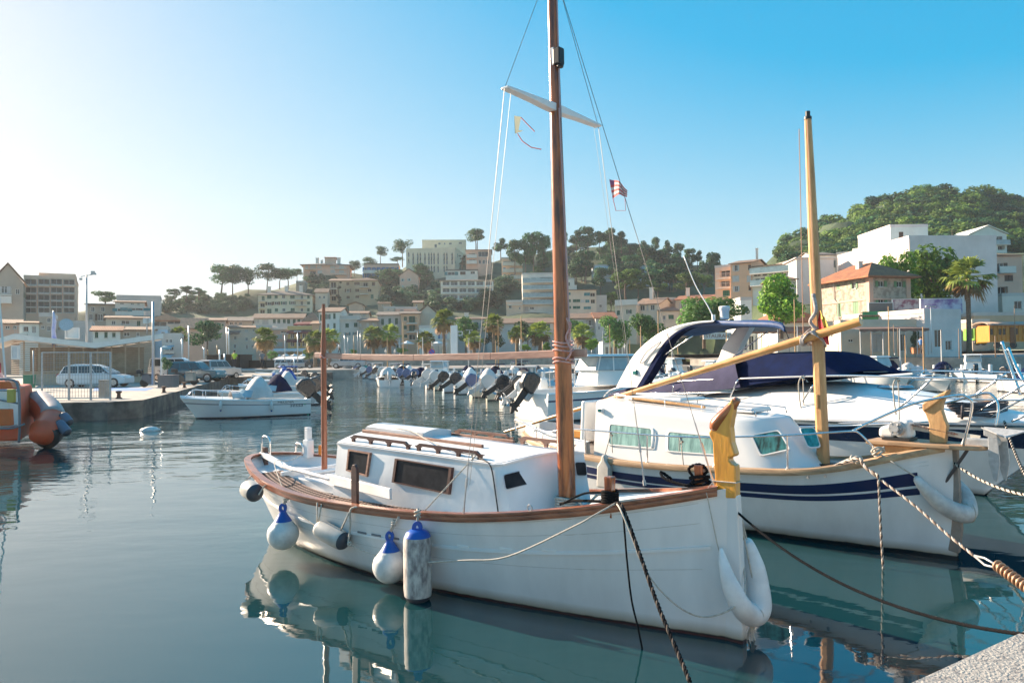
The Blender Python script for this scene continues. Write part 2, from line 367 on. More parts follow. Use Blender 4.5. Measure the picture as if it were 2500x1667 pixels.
def opening(parent, org, ex, inn, x, z, w, h, kind, dp):
 org = Vector(org); ex = Vector(ex); inn = Vector(inn); ez = Vector((0, 0, 1))
 def bx(mb, x0, z0, x1, z1, d0, d1, m=0):
  q = [org+ex*a+ez*b+inn*c for c in (d0, d1) for a, b in ((x0, z0), (x1, z0), (x1, z1), (x0, z1))]
  mb.add(q, [(0, 1, 2, 3), (7, 6, 5, 4), (0, 4, 5, 1), (1, 5, 6, 2), (2, 6, 7, 3), (3, 7, 4, 0)], m)
 x0, x1, z0, z1 = x-w/2, x+w/2, z-h/2, z+h/2; k = kind[0]; fr = MB(); mats = [FRW, FRM]
 if k in 'gGwbrt' and len(kind) == 1:          # closed shutters
  mm = SH[k]; s = MB(); bx(s, x0+.02, z0+.02, x-.015, z1-.02, .02, .07); bx(s, x+.015, z0+.02, x1-.02, z1-.02, .02, .07)
  bx(s, x0-.06, z0-.1, x1+.06, z0-.01, -.08, .1, 1); return s.build('window', [mm, FRM], parent)
 t = .07
 bx(fr, x0, z0, x0+t, z1, dp*.5, dp*.5+.06); bx(fr, x1-t, z0, x1, z1, dp*.5, dp*.5+.06); bx(fr, x0+t, z0, x1-t, z0+t, dp*.5, dp*.5+.06); bx(fr, x0+t, z1-t, x1-t, z1, dp*.5, dp*.5+.06)
 n = max(2, int(round(w/1.1))) if k not in 'a' else 1
 if k == 's': n = 2
 for i in range(1, n): xx = lerp(x0, x1, i/n); bx(fr, xx-.03, z0+t, xx+.03, z1-t, dp*.5+.005, dp*.5+.055)
 if k == 's': bx(fr, x0-.06, z0-.1, x1+.06, z0-.01, -.08, .1, 1)
 if len(kind) == 2 and kind[1] in SH:         # 'sg': dark pane with open shutters
  mats.append(SH[kind[1]]); sw = w*.48
  bx(fr, x0-sw, z0, x0-.02, z1, -.07, -.02, 2); bx(fr, x1+.02, z0, x1+sw, z1, -.07, -.02, 2)
 f = fr.build('window', mats, parent)
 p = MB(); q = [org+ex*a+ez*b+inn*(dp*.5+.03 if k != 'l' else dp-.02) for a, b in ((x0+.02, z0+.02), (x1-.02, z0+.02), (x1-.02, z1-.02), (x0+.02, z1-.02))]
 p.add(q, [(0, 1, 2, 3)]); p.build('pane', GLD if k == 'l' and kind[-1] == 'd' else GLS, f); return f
def balcony(parent, x0, x1, z, d, style, hr=1.0):
 mb = MB(); mb.box(((x0+x1)/2, -d/2, z-.09), (x1-x0, d, .18)); b = mb.build('balcony', WC['pale'] if style != 'o' else WC['peach'], parent)
 r = MB(); y = -d+.04
 if style in 'wdo':
  r.bar((x0, y, z+hr), (x1, y, z+hr), .06, .06)
  for e in (x0+.03, x1-.03): r.bar((e, y, z+hr), (e, 0, z+hr), .05, .05)
  n = max(3, int((x1-x0)/.22))
  for i in range(n+1): xx = lerp(x0+.03, x1-.03, i/n); r.bar((xx, y, z), (xx, y, z+hr), .03, .03)
  r.build('railing', RAILW if style == 'w' else RAILD, b)
 elif style == 's': r.box(((x0+x1)/2, y+.05, z+hr/2), (x1-x0, .12, hr)); r.build('railing', WC['pale'], b)
 elif style == 'g': r.box(((x0+x1)/2, y, z+hr/2), (x1-x0, .03, hr)); r.bar((x0, y, z+hr+.03), (x1, y, z+hr+.03), .05, .05); r.build('railing', RGL, b)
BASES = []
def roofing(B, kind, w, h, dp, mt, rise=1.5, ov=.4, ridge=None):
 r = MB()
 if kind == 'flat':
  for c, d in (((w/2, .1, h+.25), (w+.1, .25, .5)), ((w/2, dp-.1, h+.25), (w+.1, .25, .5)), ((.1-.05, dp/2, h+.25), (.25, dp-.5, .5)), ((w-.05, dp/2, h+.25), (.25, dp-.5, .5))): r.box(c, d)
  r.box((w/2, dp/2, h+.03), (w-.3, dp-.3, .06)); return r.build('roof', mt, B)
 th = .16
 if kind == 'gablex':    # ridge parallel to the facade
  yr = dp*.5; A = [(-ov, -ov, h), (w+ov, -ov, h), (w+ov, yr, h+rise), (-ov, yr, h+rise)]; C = [(-ov, dp+ov, h), (w+ov, dp+ov, h)]
  v = A+C; v2 = [(x, y, z+th) for x, y, z in v]
  r.add(v+v2, [(0, 1, 2, 3), (3, 2, 5, 4), (6, 7, 8, 9), (9, 8, 11, 10), (0, 1, 7, 6), (4, 5, 11, 10), (0, 3, 9, 6), (3, 4, 10, 9), (1, 2, 8, 7), (2, 5, 11, 8)])
  g = MB(); g.add([(0, 0, h), (0, dp, h), (0, dp/2, h+rise-.1)], [(0, 1, 2)]); g.add([(w, 0, h), (w, dp, h), (w, dp/2, h+rise-.1)], [(0, 1, 2)])
 elif kind == 'gabley':
  v = [(-ov, -ov, h), (w/2, -ov, h+rise), (w+ov, -ov, h), (-ov, dp+ov, h), (w/2, dp+ov, h+rise), (w+ov, dp+ov, h)]; v2 = [(x, y, z+th) for x, y, z in v]
  r.add(v+v2, [(0, 1, 4, 3), (1, 2, 5, 4), (6, 7, 10, 9), (7, 8, 11, 10), (0, 1, 7, 6), (1, 2, 8, 7), (3, 4, 10, 9), (4, 5, 11, 10), (0, 3, 9, 6), (2, 5, 11, 8)])
  g = MB(); g.add([(0, 0, h), (w, 0, h), (w/2, 0, h+rise-.1)], [(0, 1, 2)])
 elif kind == 'hip':
  i = min(w, dp)/2*(ridge if ridge is not None else .9)
  if w >= dp: a, b = (i, dp/2, h+rise), (w-i, dp/2, h+rise)
  else: a, b = (w/2, i, h+rise), (w/2, dp-i, h+rise)
  c = [(-ov, -ov, h), (w+ov, -ov, h), (w+ov, dp+ov, h), (-ov, dp+ov, h)]; lo = [(x, y, z-.2) for x, y, z in c]
  F = [(0, 1, 5, 4), (1, 2, 5), (2, 3, 4, 5), (3, 0, 4)] if w >= dp else [(0, 1, 4), (1, 2, 5, 4), (2, 3, 5), (3, 0, 4, 5)]
  r.add(c+[a, b], F); r.add(c+lo, [(0, 1, 5, 4), (1, 2, 6, 5), (2, 3, 7, 6), (3, 0, 4, 7), (7, 6, 5, 4)]); g = None
 elif kind == 'shed':
  v = [(-ov, -ov, h), (w+ov, -ov, h), (w+ov, dp, h+rise), (-ov, dp, h+rise)]; v2 = [(x, y, z+th) for x, y, z in v]
  r.add(v+v2, [(0, 1, 2, 3), (4, 5, 6, 7), (0, 1, 5, 4), (1, 2, 6, 5), (2, 3, 7, 6), (3, 0, 4, 7)])
  g = MB(); g.add([(0, 0, h), (0, dp, h), (0, dp, h+rise)], [(0, 1, 2)]); g.add([(w, 0, h), (w, dp, h), (w, dp, h+rise)], [(0, 1, 2)])
  g.add([(0, dp, h), (w, dp, h), (w, dp, h+rise), (0, dp, h+rise)], [(0, 1, 2, 3)])
 return r.build('roof', mt, B), g
def bldg(name, label, Z, xl, xr, yt, yb, Y, wall, roof='flat', dp=10, yaw=None, wins=(), swins=(), bals=(), rise=1.5, rm=None, ov=.35, chim=(), ext=6, rec=.22, group=None, cat='building', side='R', base=None, ridge=None, yr=None):
 P0 = W(*Z(xl, yb), Y)
 if base is not None: P0.z = base
 if yaw is None: u_ = Z((xl+xr)/2, yb)[0]; yaw = -math.degrees(atan((u_-CX)/FPX))*(.9 if u_ < 620 else .6 if u_ < 1250 else 0)
 a = radians(yaw); e = Vector((cos(a), sin(a), 0)); nin = Vector((-sin(a), cos(a), 0))
 def pl(u, v, o=P0, ee=e, nn=nin):
  d = ray(u, v); k = (o-CAMO).dot(nn)/d.dot(nn); q = CAMO+d*k-o; return q.dot(ee), q.z, k*d.length/ray(CX, CY).length
 w = pl(*Z(xr, yb))[0]; h = pl(*Z((xl+xr)/2, yt))[1]
 B = thing(name, label, cat, P0, a, group); BASES.append((P0.x, P0.y, P0.z)); q = P0+e*w; BASES.append((q.x, q.y, q.z))
 q = P0+e*w/2+nin*dp; BASES.append((q.x, q.y, q.z+1))
 sc = 1/(Z(1, 0)[0]-Z(0, 0)[0])
 def conv(lst, fn, lim):
  out = []
  for t in lst:
   if t[0] == 'grid': _, xs, ys, ww, hh, k = t; it = [(x, y, ww, hh, k) for y in ys for x in xs]
   else: it = [t]
   for x, y, ww, hh, k in it:
    lx, lz, dd = fn(*Z(x, y)); ww = ww/sc*dd/FPX; hh = hh/sc*dd/FPX
    if lx-ww/2 < .05 or lx+ww/2 > lim-.05 or lz+hh/2 > h-.05:
     lx = min(max(lx, ww/2+.1), lim-ww/2-.1)
     if lz+hh/2 > h-.05: lz = h-.1-hh/2
     if ww > lim-.3: continue
    out.append((lx, lz, ww, hh, k))
  return out
 fw = conv(wins, pl, w); rb = random.Random(len(label)*7+int(xl)); plain = cat == 'building' and not any(k in label for k in ('windowless', 'blank', 'no windows', 'wall ', 'rubble', 'annex', 'restaurant', 'cafe', 'pavilion', 'stone house with orange'))
 def auto(lst, lim, kinds):
  z = h-1.9
  while z > .9:
   n = int(lim/3.1)
   for i in range(n):
    x = lim*(i+.5)/n+rb.uniform(-.2, .2); a_, b_ = rb.choice(((.8, 1.2), (.9, 1.4), (.7, 1.0)))
    if rb.random() < .8 and all(abs(x-q[0]) > (a_+q[2])/2+.35 or abs(z-q[1]) > (b_+q[3])/2+.3 for q in lst): lst.append((x, z, a_, b_, rb.choice(kinds)))
   z -= 3.0
  return lst
 if plain and len(fw) < 7: auto(fw, w, ('s', 's', 'g', 'sg', 'w', 'sr'))
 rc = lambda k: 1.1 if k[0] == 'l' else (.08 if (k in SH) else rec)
 mb = MB(); wallgrid(mb, w, -ext, h, [(x-a_/2, z-b_/2, x+a_/2, z+b_/2, rc(k)) for x, z, a_, b_, k in fw], rec, (0, 0, 0), (1, 0, 0), (0, 1, 0))
 if side == 'R': so_, se, si = P0+e*w, nin, -e; lo, le, li = (w, 0, 0), (0, 1, 0), (-1, 0, 0); oth = ((0, 0, 0), (0, dp, 0))
 else: so_, se, si = P0+nin*dp, -nin, e; lo, le, li = (0, dp, 0), (0, -1, 0), (1, 0, 0); oth = ((w, 0, 0), (w, dp, 0))
 sw = conv(swins, lambda u, v: pl(u, v, so_, se, si), dp) if swins else []
 if plain and not sw and cat == 'building': auto(sw, dp, ('s', 's', 'g', 'sg'))
 wallgrid(mb, dp, -ext, h, [(x-a_/2, z-b_/2, x+a_/2, z+b_/2, rc(k)) for x, z, a_, b_, k in sw], rec, lo, le, li)
 o1, o2 = Vector(oth[0]), Vector(oth[1]); u = Vector((0, 0, 1))
 mb.add([o1-u*ext, o2-u*ext, o2+u*h, o1+u*h], [(0, 1, 2, 3)]); mb.add([(0, dp, -ext), (w, dp, -ext), (w, dp, h), (0, dp, h)], [(0, 1, 2, 3)])
 mb.add([(0, 0, h-.02), (w, 0, h-.02), (w, dp, h-.02), (0, dp, h-.02)], [(0, 1, 2, 3)])
 rm = rm or (WC['grey'] if roof == 'flat' else ROOFM)
 if yr is not None: rise = max(.3, (pl(*Z((xl+xr)/2, yr))[1]-h)*1.0*(1+dp/2/Y))
 r = roofing(B, roof, w, h, dp, rm, rise, ov, ridge)
 if isinstance(r, tuple):
  ro, g = r
  if g: mb.add(g.v, g.f)
 else: ro = r
 mb.build('wall', WC[wall] if isinstance(wall, str) else wall, B, fixn=False)
 for x, z, a_, b_, k in fw: opening(B, (0, 0, 0), (1, 0, 0), (0, 1, 0), x, z, a_, b_, k, rc(k))
 for x, z, a_, b_, k in sw: opening(B, lo, le, li, x, z, a_, b_, k, rc(k))
 for x0, x1, y, dd, st in bals:
  a1, z1, _ = pl(*Z(x0, y)); a2, _, _ = pl(*Z(x1, y)); balcony(B, a1, a2, z1, dd, st)
 for cx, cz, cw in chim:
  c = MB(); lx = pl(*Z(cx, yt))[0]; c.box((lx, dp*.4, h+cz/2), (cw, cw, cz)); c.box((lx, dp*.4, h+cz+.06), (cw+.16, cw+.16, .12)); c.build('chimney', WC['pale'], ro)
 return B, w, h, P0
slab('left_street', [Vector((-130, 84, 0)), Vector((-38, 84, 0)), Vector((-38, 128, 0)), Vector((-130, 128, 0))], 1.0, road, conc, 0)
T = bldg
# ---- far left, above the pier building
T('apartment_building', 'stone gabled house with white balcony at far left edge of the skyline', ZA, -60, 185, 225, 470, 120, 'stone', 'gabley', 12, wins=[(35, 285, 34, 46, 'sw'), (38, 355, 40, 40, 's'), (140, 300, 24, 36, 'd')], bals=[(-50, 95, 385, 1.2, 's'), (-50, 95, 322, 1.0, 'w')], rise=3.2)
T('apartment_block', 'tall peach apartment block with four columns of loggia balconies on left skyline', ZA, 190, 602, 196, 470, 130, 'peach', 'flat', 15,
 wins=[('grid', (245, 350, 450, 550), (222, 288, 348, 400, 448), 64, 36, 's')], swins=[('grid', (655, 690), (270, 325, 385), 16, 24, 's')],
 bals=[(x-44, x+44, y, .35, 'd') for x in (245, 350, 450, 550) for y in (247, 312, 370, 421)], rm=WC['peach'])
T('rooftop_block', 'low peach lift housing on the roof of the tall left apartment block', ZA, 312, 598, 176, 197, 133, 'peach', 'flat', 8, ext=1, rm=WC['peach'])
T('terraced_house', 'grey stone house with shallow tiled roof right of the peach block', ZA, 690, 920, 408, 535, 128, 'stone', 'gablex', 9, yr=388, wins=[(725, 500, 24, 40, 's'), (800, 505, 32, 46, 'sr'), (862, 495, 28, 26, 's'), (740, 440, 24, 34, 'd'), (820, 440, 24, 34, 'd')])
T('terraced_house', 'plain grey flat block on the ridge behind the white horizontal window house', ZA, 930, 1280, 348, 420, 150, 'grey', 'flat', 9)
T('terraced_house', 'pale house with two long green ribbon windows below the left ridge', ZA, 918, 1145, 388, 495, 126, 'pale', 'gablex', 9, yr=366, wins=[(975, 446, 62, 20, 'dt'), (1080, 441, 96, 20, 'dt'), (972, 396, 26, 12, 'd'), (1055, 395, 22, 12, 'd'), (1104, 394, 18, 12, 'd')])
T('terraced_house', 'cream house with pinkish tile roof and three square windows on left hillside', ZA, 845, 1180, 516, 640, 118, 'beige', 'gablex', 8, yr=486, wins=[(905, 548, 26, 28, 's'), (1000, 546, 54, 28, 's'), (1105, 553, 22, 36, 'g')])
T('terraced_house', 'house with pink hipped roof and glazed loggia band on left hillside', ZA, 1185, 1448, 528, 640, 116, 'beige', 'hip', 10, yr=474, rm=ROOFO, wins=[(1275, 560, 90, 40, 'd'), (1395, 546, 90, 26, 'd')])
T('terraced_house', 'small house with terracotta roof lowest left of the pier building', ZA, -40, 155, 560, 690, 98, 'pink', 'gablex', 8, yr=520, wins=[(60, 585, 24, 20, 's'), (118, 582, 20, 22, 's')])
T('terraced_house', 'white house with balcony and dark shutters above the pier roof at left', ZA, 155, 312, 556, 720, 96, 'white', 'gablex', 8, yr=535, wins=[(207, 598, 26, 30, 'r'), (262, 603, 14, 46, 'd'), (280, 603, 14, 46, 'd')], bals=[(120, 220, 636, .9, 'w')])
T('terraced_house', 'narrow grey stone house with three small windows above the pier roof', ZA, 312, 432, 500, 720, 97, 'stone', 'flat', 8, wins=[(390, 527, 24, 34, 'd'), (340, 583, 20, 22, 's'), (390, 594, 24, 34, 'd')])
T('terraced_house', 'flat roofed grey house crowded with antennas above the pier roof', ZA, 432, 735, 560, 720, 100, 'grey', 'flat', 8, wins=[(470, 595, 22, 26, 's'), (655, 660, 12, 36, 'sd'), (600, 600, 22, 20, 's')])
T('terraced_house', 'white house with pink tiled roof and teal windows above the pier roof', ZA, 738, 958, 618, 760, 92, 'white', 'gablex', 8, yr=575, rm=ROOFO, wins=[(770, 645, 20, 40, 'g'), (845, 645, 20, 40, 'g'), (908, 645, 20, 30, 'g')])
T('terraced_house', 'dim stone house with a flat terrace above the pier roof right half', ZA, 958, 1235, 612, 760, 94, 'stone', 'gablex', 8, yr=580, wins=[(1010, 640, 40, 30, 'd'), (1100, 640, 22, 30, 's')])
T('terraced_house', 'light blue house with one window left of the big dark tree', ZA, 1235, 1336, 604, 780, 96, 'blue', 'flat', 8, wins=[(1300, 645, 24, 46, 's')])
T('terraced_house', 'grey three storey house with pale blue awnings beside the big dark tree', ZA, 1290, 1445, 662, 870, 90, 'grey', 'flat', 8, wins=[(1330, 693, 22, 30, 's'), (1362, 693, 22, 30, 's'), (1350, 755, 60, 28, 'd'), (1350, 790, 60, 20, 'd')], bals=[(1312, 1390, 782, .8, 'w')])
T('terraced_house', 'pink walled house with tile roof behind the big dark tree', ZA, 1450, 1640, 600, 720, 112, 'pink', 'gablex', 8, yr=510, wins=[(1480, 610, 20, 20, 's')])
T('terraced_house', 'broad windowless pinkish gable wall above the big dark tree', ZB, 340, 705, 862, 1010, 135, 'pink', 'gablex', 10, yr=822, ext=9)
T('terraced_house', 'stone house with row of small loggia windows under a grey tiled roof', ZB, 705, 1010, 868, 960, 150, 'stone', 'gablex', 10, yr=812, rm=ROOFG, wins=[(775, 892, 34, 34, 's'), (825, 890, 28, 34, 's'), (880, 888, 30, 34, 's')])
T('apartment_block', 'cream three storey villa with central gable and green shutters on hillside', ZB, 1085, 1705, 563, 790, 200, 'cream', 'hip', 12, yr=495, rm=ROOFG,
 wins=[(1140, 603, 28, 46, 'g'), (1210, 588, 44, 36, 'g'), (1290, 582, 32, 36, 'g'), (1375, 578, 34, 38, 'd'), (1475, 575, 46, 36, 'g'), (1585, 585, 28, 50, 's'), (1660, 580, 26, 36, 'g'), (1210, 664, 40, 36, 'sr'), (1292, 660, 40, 36, 'sr'), (1377, 658, 32, 36, 'sg'), (1477, 655, 36, 36, 'sg'), (1585, 662, 28, 50, 's'), (1662, 657, 30, 32, 'g'), (1212, 750, 44, 50, 'g'), (1293, 737, 34, 36, 'g'), (1378, 735, 34, 34, 's'), (1480, 733, 44, 34, 'g'), (1585, 735, 28, 40, 's'), (1660, 735, 26, 36, 'g'), (1130, 755, 50, 40, 'ld'), (1130, 680, 50, 44, 'ld')],
 bals=[(1090, 1165, 634, 1.3, 'd'), (1090, 1165, 712, 1.3, 'd'), (1508, 1645, 612, 1.4, 'd'), (1508, 1645, 684, 1.4, 'd')], swins=[('grid', (1717, 1750), (600, 675, 745), 16, 46, 'g')], chim=[(1180, 2.6, .9), (1385, 2.8, .9), (1555, 3, .9)])
T('terraced_house', 'long low white house with seven green shuttered doors under a tile roof', ZB, 1025, 1600, 838, 900, 165, 'pale', 'gablex', 9, yr=775, wins=[('grid', (1268, 1320, 1383, 1433, 1497, 1550), (862,), 30, 48, 'g'), (1000+60, 870, 60, 40, 'w'), (1165, 872, 64, 50, 'w')])
T('terraced_house', 'house with rounded rust roof between the white shutter house and the gable house', ZB, 1600, 1780, 862, 960, 162, 'stone', 'hip', 9, yr=757, rm=ROOFM)
T('town_house', 'tall beige waterfront house with small paired windows and a brown roof awning', ZB, 752, 1062, 945, 1262, 138, 'beige', 'gablex', 9, yr=915, wins=[(820, 1058, 26, 40, 's'), (950, 1070, 26, 36, 's'), (1008, 1070, 26, 36, 's'), (816, 1155, 28, 46, 's'), (955, 1162, 26, 52, 's'), (1018, 1156, 24, 40, 's'), (950, 975, 34, 28, 'w'), (1030, 972, 24, 28, 's')])
T('town_house', 'narrow faded pink house left of the pale blind house', ZB, 1062, 1242, 940, 1262, 139, 'pink', 'flat', 9, wins=[(1200, 1010, 24, 50, 'r')])
T('town_house', 'pale pink house with two broad white blinds left of the ochre restaurant', ZB, 1242, 1424, 972, 1262, 140, 'pink', 'flat', 9, wins=[(1328, 1040, 60, 44, 'w'), (1328, 1128, 66, 46, 'w'), (1385, 936, 70, 24, 's')], bals=[(1250, 1420, 950, .5, 'w')])
OB = T('restaurant_building', 'ochre restaurant building with dark red awnings and roof terrace', ZB, 1424, 1702, 950, 1262, 138, 'ochre', 'flat', 9, wins=[('grid', (1475, 1545, 1612), (1035, 1125), 42, 58, 'd'), (1668, 1035, 26, 50, 'd')], rm=WC['ochre'])
T('town_house', 'rust coloured narrow house between the ochre restaurant and the palm', ZB, 1702, 1785, 905, 1262, 139, 'orange', 'gablex', 9, yr=860)
T('town_house', 'white gabled house with four green shutters behind the reddish mizzen post', ZC, 355, 580, 1040, 1410, 140, 'white', 'gablex', 12, yr=975, yaw=4, wins=[(377, 1100, 26, 66, 'g'), (452, 1088, 26, 52, 'sg'), (521, 1082, 24, 58, 'g'), (452, 1190, 26, 50, 'd'), (522, 1186, 24, 54, 'g')])
T('town_house', 'pale house with balcony terrace, two green shutters and open pairs below', ZC, 580, 802, 1105, 1410, 141, 'pale', 'flat', 12, wins=[(660, 1184, 36, 44, 'g'), (755, 1178, 36, 44, 'g'), (662, 1277, 34, 34, 'st'), (750, 1274, 28, 34, 'st')], bals=[(572, 802, 1112, .4, 'w')])
T('terraced_house', 'set back upper storey with brown tile roof behind the pale terrace house', ZC, 650, 880, 1058, 1110, 150, 'beige', 'gablex', 9, yr=1022, wins=[(700, 1080, 46, 40, 'g'), (848, 1072, 30, 20, 'w')])
T('town_house', 'rough stone house with three small white windows beside the grey shutter house', ZC, 790, 995, 1142, 1410, 138, 'stone', 'gablex', 11, yr=1098, wins=[(806, 1178, 22, 34, 'w'), (886, 1180, 26, 50, 'w'), (946, 1168, 22, 34, 'w')])
T('town_house', 'grey waterfront house with three tall green shutters and grey tile roof', ZC, 995, 1252, 1078, 1410, 140, 'grey', 'gablex', 12, yr=1025, rm=ROOFG, wins=[(1048, 1146, 28, 68, 'g'), (1127, 1142, 28, 68, 'g'), (1200, 1138, 30, 68, 'g'), (1205, 1230, 30, 34, 'g'), (1055, 1405-6, 38, 60, 'g'), (1207, 1398, 30, 60, 'g')])
T('town_house', 'orange townhouse with three stacked balconies and dark green doors', ZC, 1252, 1448, 1060, 1410, 139, 'orange', 'gablex', 12, yr=1022, rm=ROOFG, wins=[(1296, 1110, 32, 42, 'g'), (1372, 1118, 66, 68, 'g'), (1296, 1205, 32, 42, 'g'), (1372, 1215, 66, 66, 'g'), (1300, 1300, 32, 34, 'g'), (1372, 1312, 70, 60, 'd')], bals=[(1314, 1428, 1160, 1, 'd'), (1314, 1428, 1254, 1, 'd')])
T('town_house', 'beige gable house with no windows right of the orange townhouse', ZC, 1448, 1640, 1052, 1250, 146, 'beige', 'gabley', 11, rise=1.8)
T('town_house', 'low white seafront house with blue framed windows and roof terrace', ZC, 1450, 1790, 1210, 1410, 134, 'white', 'flat', 9, wins=[('grid', (1668, 1705, 1742), (1306,), 24, 50, 'b'), (1520, 1345, 60, 40, 'd'), (1600, 1345, 50, 40, 'd')], bals=[(1640, 1780, 1335, .8, 'w')])
T('town_house', 'grey house with green shutters hidden behind the round green tree', ZC, 1855, 2200, 1120, 1410, 148, 'grey', 'gablex', 11, yr=1088, wins=[(2082, 1176, 26, 54, 'g'), (2145, 1174, 26, 54, 'g')], bals=[(2040, 2170, 1225, .8, 'd')], chim=[(1960, 1.6, .9)])
# ---- second and third tier
T('apartment_block', 'pink hilltop apartment block with hipped roof, chimneys and corner balconies', ZC, 182, 682, 522, 730, 250, 'pink', 'hip', 14, yr=478, ov=1, rm=ROOFG, ext=12,
 wins=[(356, 534, 46, 34, 'w'), (500, 528, 46, 34, 'w'), (288, 540, 54, 34, 'w'), (600, 528, 54, 34, 'w'), (362, 600, 46, 30, 'w'), (502, 592, 46, 34, 'w'), (285, 610, 60, 34, 's'), (600, 594, 50, 30, 'w'), (215, 684, 24, 36, 'd'), (282, 675, 36, 40, 's'), (362, 676, 26, 44, 'b'), (500, 664, 46, 34, 'w'), (216, 548, 30, 34, 'w')],
 bals=[(205, 325, 575, 1.5, 'o'), (200, 325, 632, 1.5, 'o'), (525, 655, 566, 1.5, 'w'), (530, 655, 628, 1.5, 'w')], chim=[(316, 3, 1.1), (360, 2.2, .5), (372, 2.3, .5), (556, 3.2, 1.1)])
T('rooftop_block', 'small pink lift tower on the pink hilltop block', ZC, 416, 526, 446, 500, 256, 'pink', 'gablex', 6, rise=.6, ext=2)
T('apartment_block', 'tan apartment house with brown shutters behind the slim cypress', ZC, 470, 760, 700, 925, 215, 'tan', 'gablex', 14, yr=655, ext=10, wins=[(668, 730, 30, 32, 'r'), (670, 803, 34, 34, 'sr'), (672, 877, 34, 30, 'r'), (510, 740, 54, 60, 'ld'), (512, 812, 54, 60, 'ld'), (512, 890, 50, 50, 'ld')], bals=[(462, 552, 785, 1.4, 'd'), (440, 552, 860, 1.6, 'o')])
T('apartment_block', 'tan apartment house wing with curved end and brown windows right of the cypress', ZC, 620+110, 1000, 690, 925, 214, 'tan', 'hip', 14, yr=650, ext=10, wins=[(768, 728, 60, 32, 'r'), (770, 802, 42, 34, 'r'), (772, 872, 40, 28, 'r'), (860, 735, 50, 40, 'ld'), (950, 732, 34, 40, 'r'), (905, 800, 40, 34, 'ld')], bals=[(800, 895, 765, 1.4, 'd'), (800, 895, 842, 1.4, 'd')])
T('apartment_block', 'low hilltop block with rows of bright blue balcony bays', ZC, 845, 1225, 522, 680, 262, 'pink', 'flat', 12, ext=10, wins=[('grid', (872, 925, 980, 1030, 1081, 1132, 1182), (575, 640), 42, 50, 'lb')], bals=[(840, 1225, 612, .9, 's')], rm=ROOFM)
for c in [o for o in bpy.data.objects if o.get('label', '').startswith('low hilltop block')][0].children:
 if c.name.startswith('window'):
  for p in c.children: p.data.materials[0] = SH['b']
AH = T('grand_hotel', 'cream hotel with rows of pointed arch windows crowning the hill', ZC, 1308, 1840, 352, 640, 265, 'cream', 'flat', 30, ext=10, yaw=-7, rm=WC['cream'],
 wins=[('grid', (1383, 1433, 1461, 1512, 1555, 1583, 1612, 1656, 1722, 1752, 1809), (440, 497), 19, 44, 'd'), ('grid', (1435, 1462, 1513, 1556, 1584, 1613, 1656, 1722, 1752), (580,), 19, 44, 'd'), (1334, 425, 16, 24, 'd'), (1334, 495, 16, 24, 'd')])
T('rooftop_block', 'set back upper storey of the arch windowed hotel with small square windows', ZC, 1482, 1960, 262, 360, 278, 'cream', 'flat', 12, ext=2, rm=WC['cream'], wins=[(1670, 290, 24, 20, 's'), (1728, 290, 14, 20, 's'), (1790, 290, 30, 20, 's'), (1898, 284, 34, 22, 's')])
T('apartment_block', 'pinkish balcony block with big dark window right of the arched hotel', ZC, 1962, 2240, 362, 560, 250, 'pink', 'gablex', 12, rise=1, ext=14, wins=[(2150, 405, 110, 56, 'd'), (2025, 415, 74, 36, 'ld'), (2030, 485, 74, 40, 's'), ('grid', (2112, 2156, 2198), (490,), 26, 42, 'd')], bals=[(1968, 2080, 445, 1.2, 's'), (1968, 2080, 510, 1.2, 's')])
T('terraced_house', 'small pink house with two white shutter windows amid hillside trees', ZC, 1236, 1440, 640, 820, 232, 'pink', 'gabley', 12, rise=2.2, ext=8, wins=[(1267, 687, 20, 28, 'sw'), (1340, 683, 20, 28, 'sw'), (1270, 765, 20, 40, 'w')])
T('terraced_house', 'flat roofed house with wide brown windows above the arcaded white block', ZC, 1740, 2090, 588, 660, 240, 'pale', 'flat', 10, ext=8, wins=[(1800, 618, 76, 36, 'dt'), (1926, 613, 60, 34, 'r'), (2035, 608, 50, 28, 's')], rm=ROOFG)
T('terrace_apartments', 'white three storey block with arcaded loggias and balustrades below the hotel', ZC, 1686, 2262, 690, 912, 205, 'white', 'hip', 14, yr=655, rm=ROOFG, ext=10,
 wins=[('grid', (1742, 1830, 1926, 2018, 2112, 2206), (724, 800, 872), 76, 42, 'lo')], bals=[(1690, 2262, 762, .5, 'w'), (1690, 2262, 836, .5, 'w'), (1690, 2262, 905, .5, 'w')])
T('apartment_block', 'slim cream house with two white balconies on hill left of the tall mast', ZD, 295, 495, 398, 650, 235, 'peach', 'flat', 12, ext=10, wins=[(320, 497, 22, 26, 'b'), (395, 500, 50, 26, 'b'), (442, 505, 30, 30, 'b'), (322, 560, 22, 26, 't'), (345, 435, 70, 30, 'ld'), (430, 435, 110, 34, 'ld'), (400, 560, 50, 30, 's')], bals=[(302, 495, 462, 1, 's'), (302, 495, 527, 1, 's'), (302, 495, 590, 1, 's')], side='L', swins=[])
T('apartment_block', 'five storey white seaside apartment block with glass balconies behind the tall mast', ZD, 495, 890, 550, 905, 190, 'pale', 'flat', 12, ext=8,
 wins=[('grid', (525, 595), (600, 672, 740, 805), 44, 48, 'w'), ('grid', (690, 750, 812), (600, 670, 740, 805), 56, 46, 'ld'), (530, 875, 40, 44, 'w'), (582, 872, 40, 24, 'd')],
 bals=[(495, 890, 628, 1.2, 'g'), (495, 890, 694, 1.2, 'g'), (495, 890, 768, 1.2, 'g'), (495, 890, 834, 1.2, 'g')], side='L')
T('terraced_house', 'low peach annex at the left foot of the glass balcony block', ZD, 338, 495, 812, 905, 188, 'peach', 'flat', 12, ext=8, wins=[(465, 872, 16, 24, 'd'), (375, 860, 26, 30, 's')], bals=[(345, 495, 838, .4, 'w')])
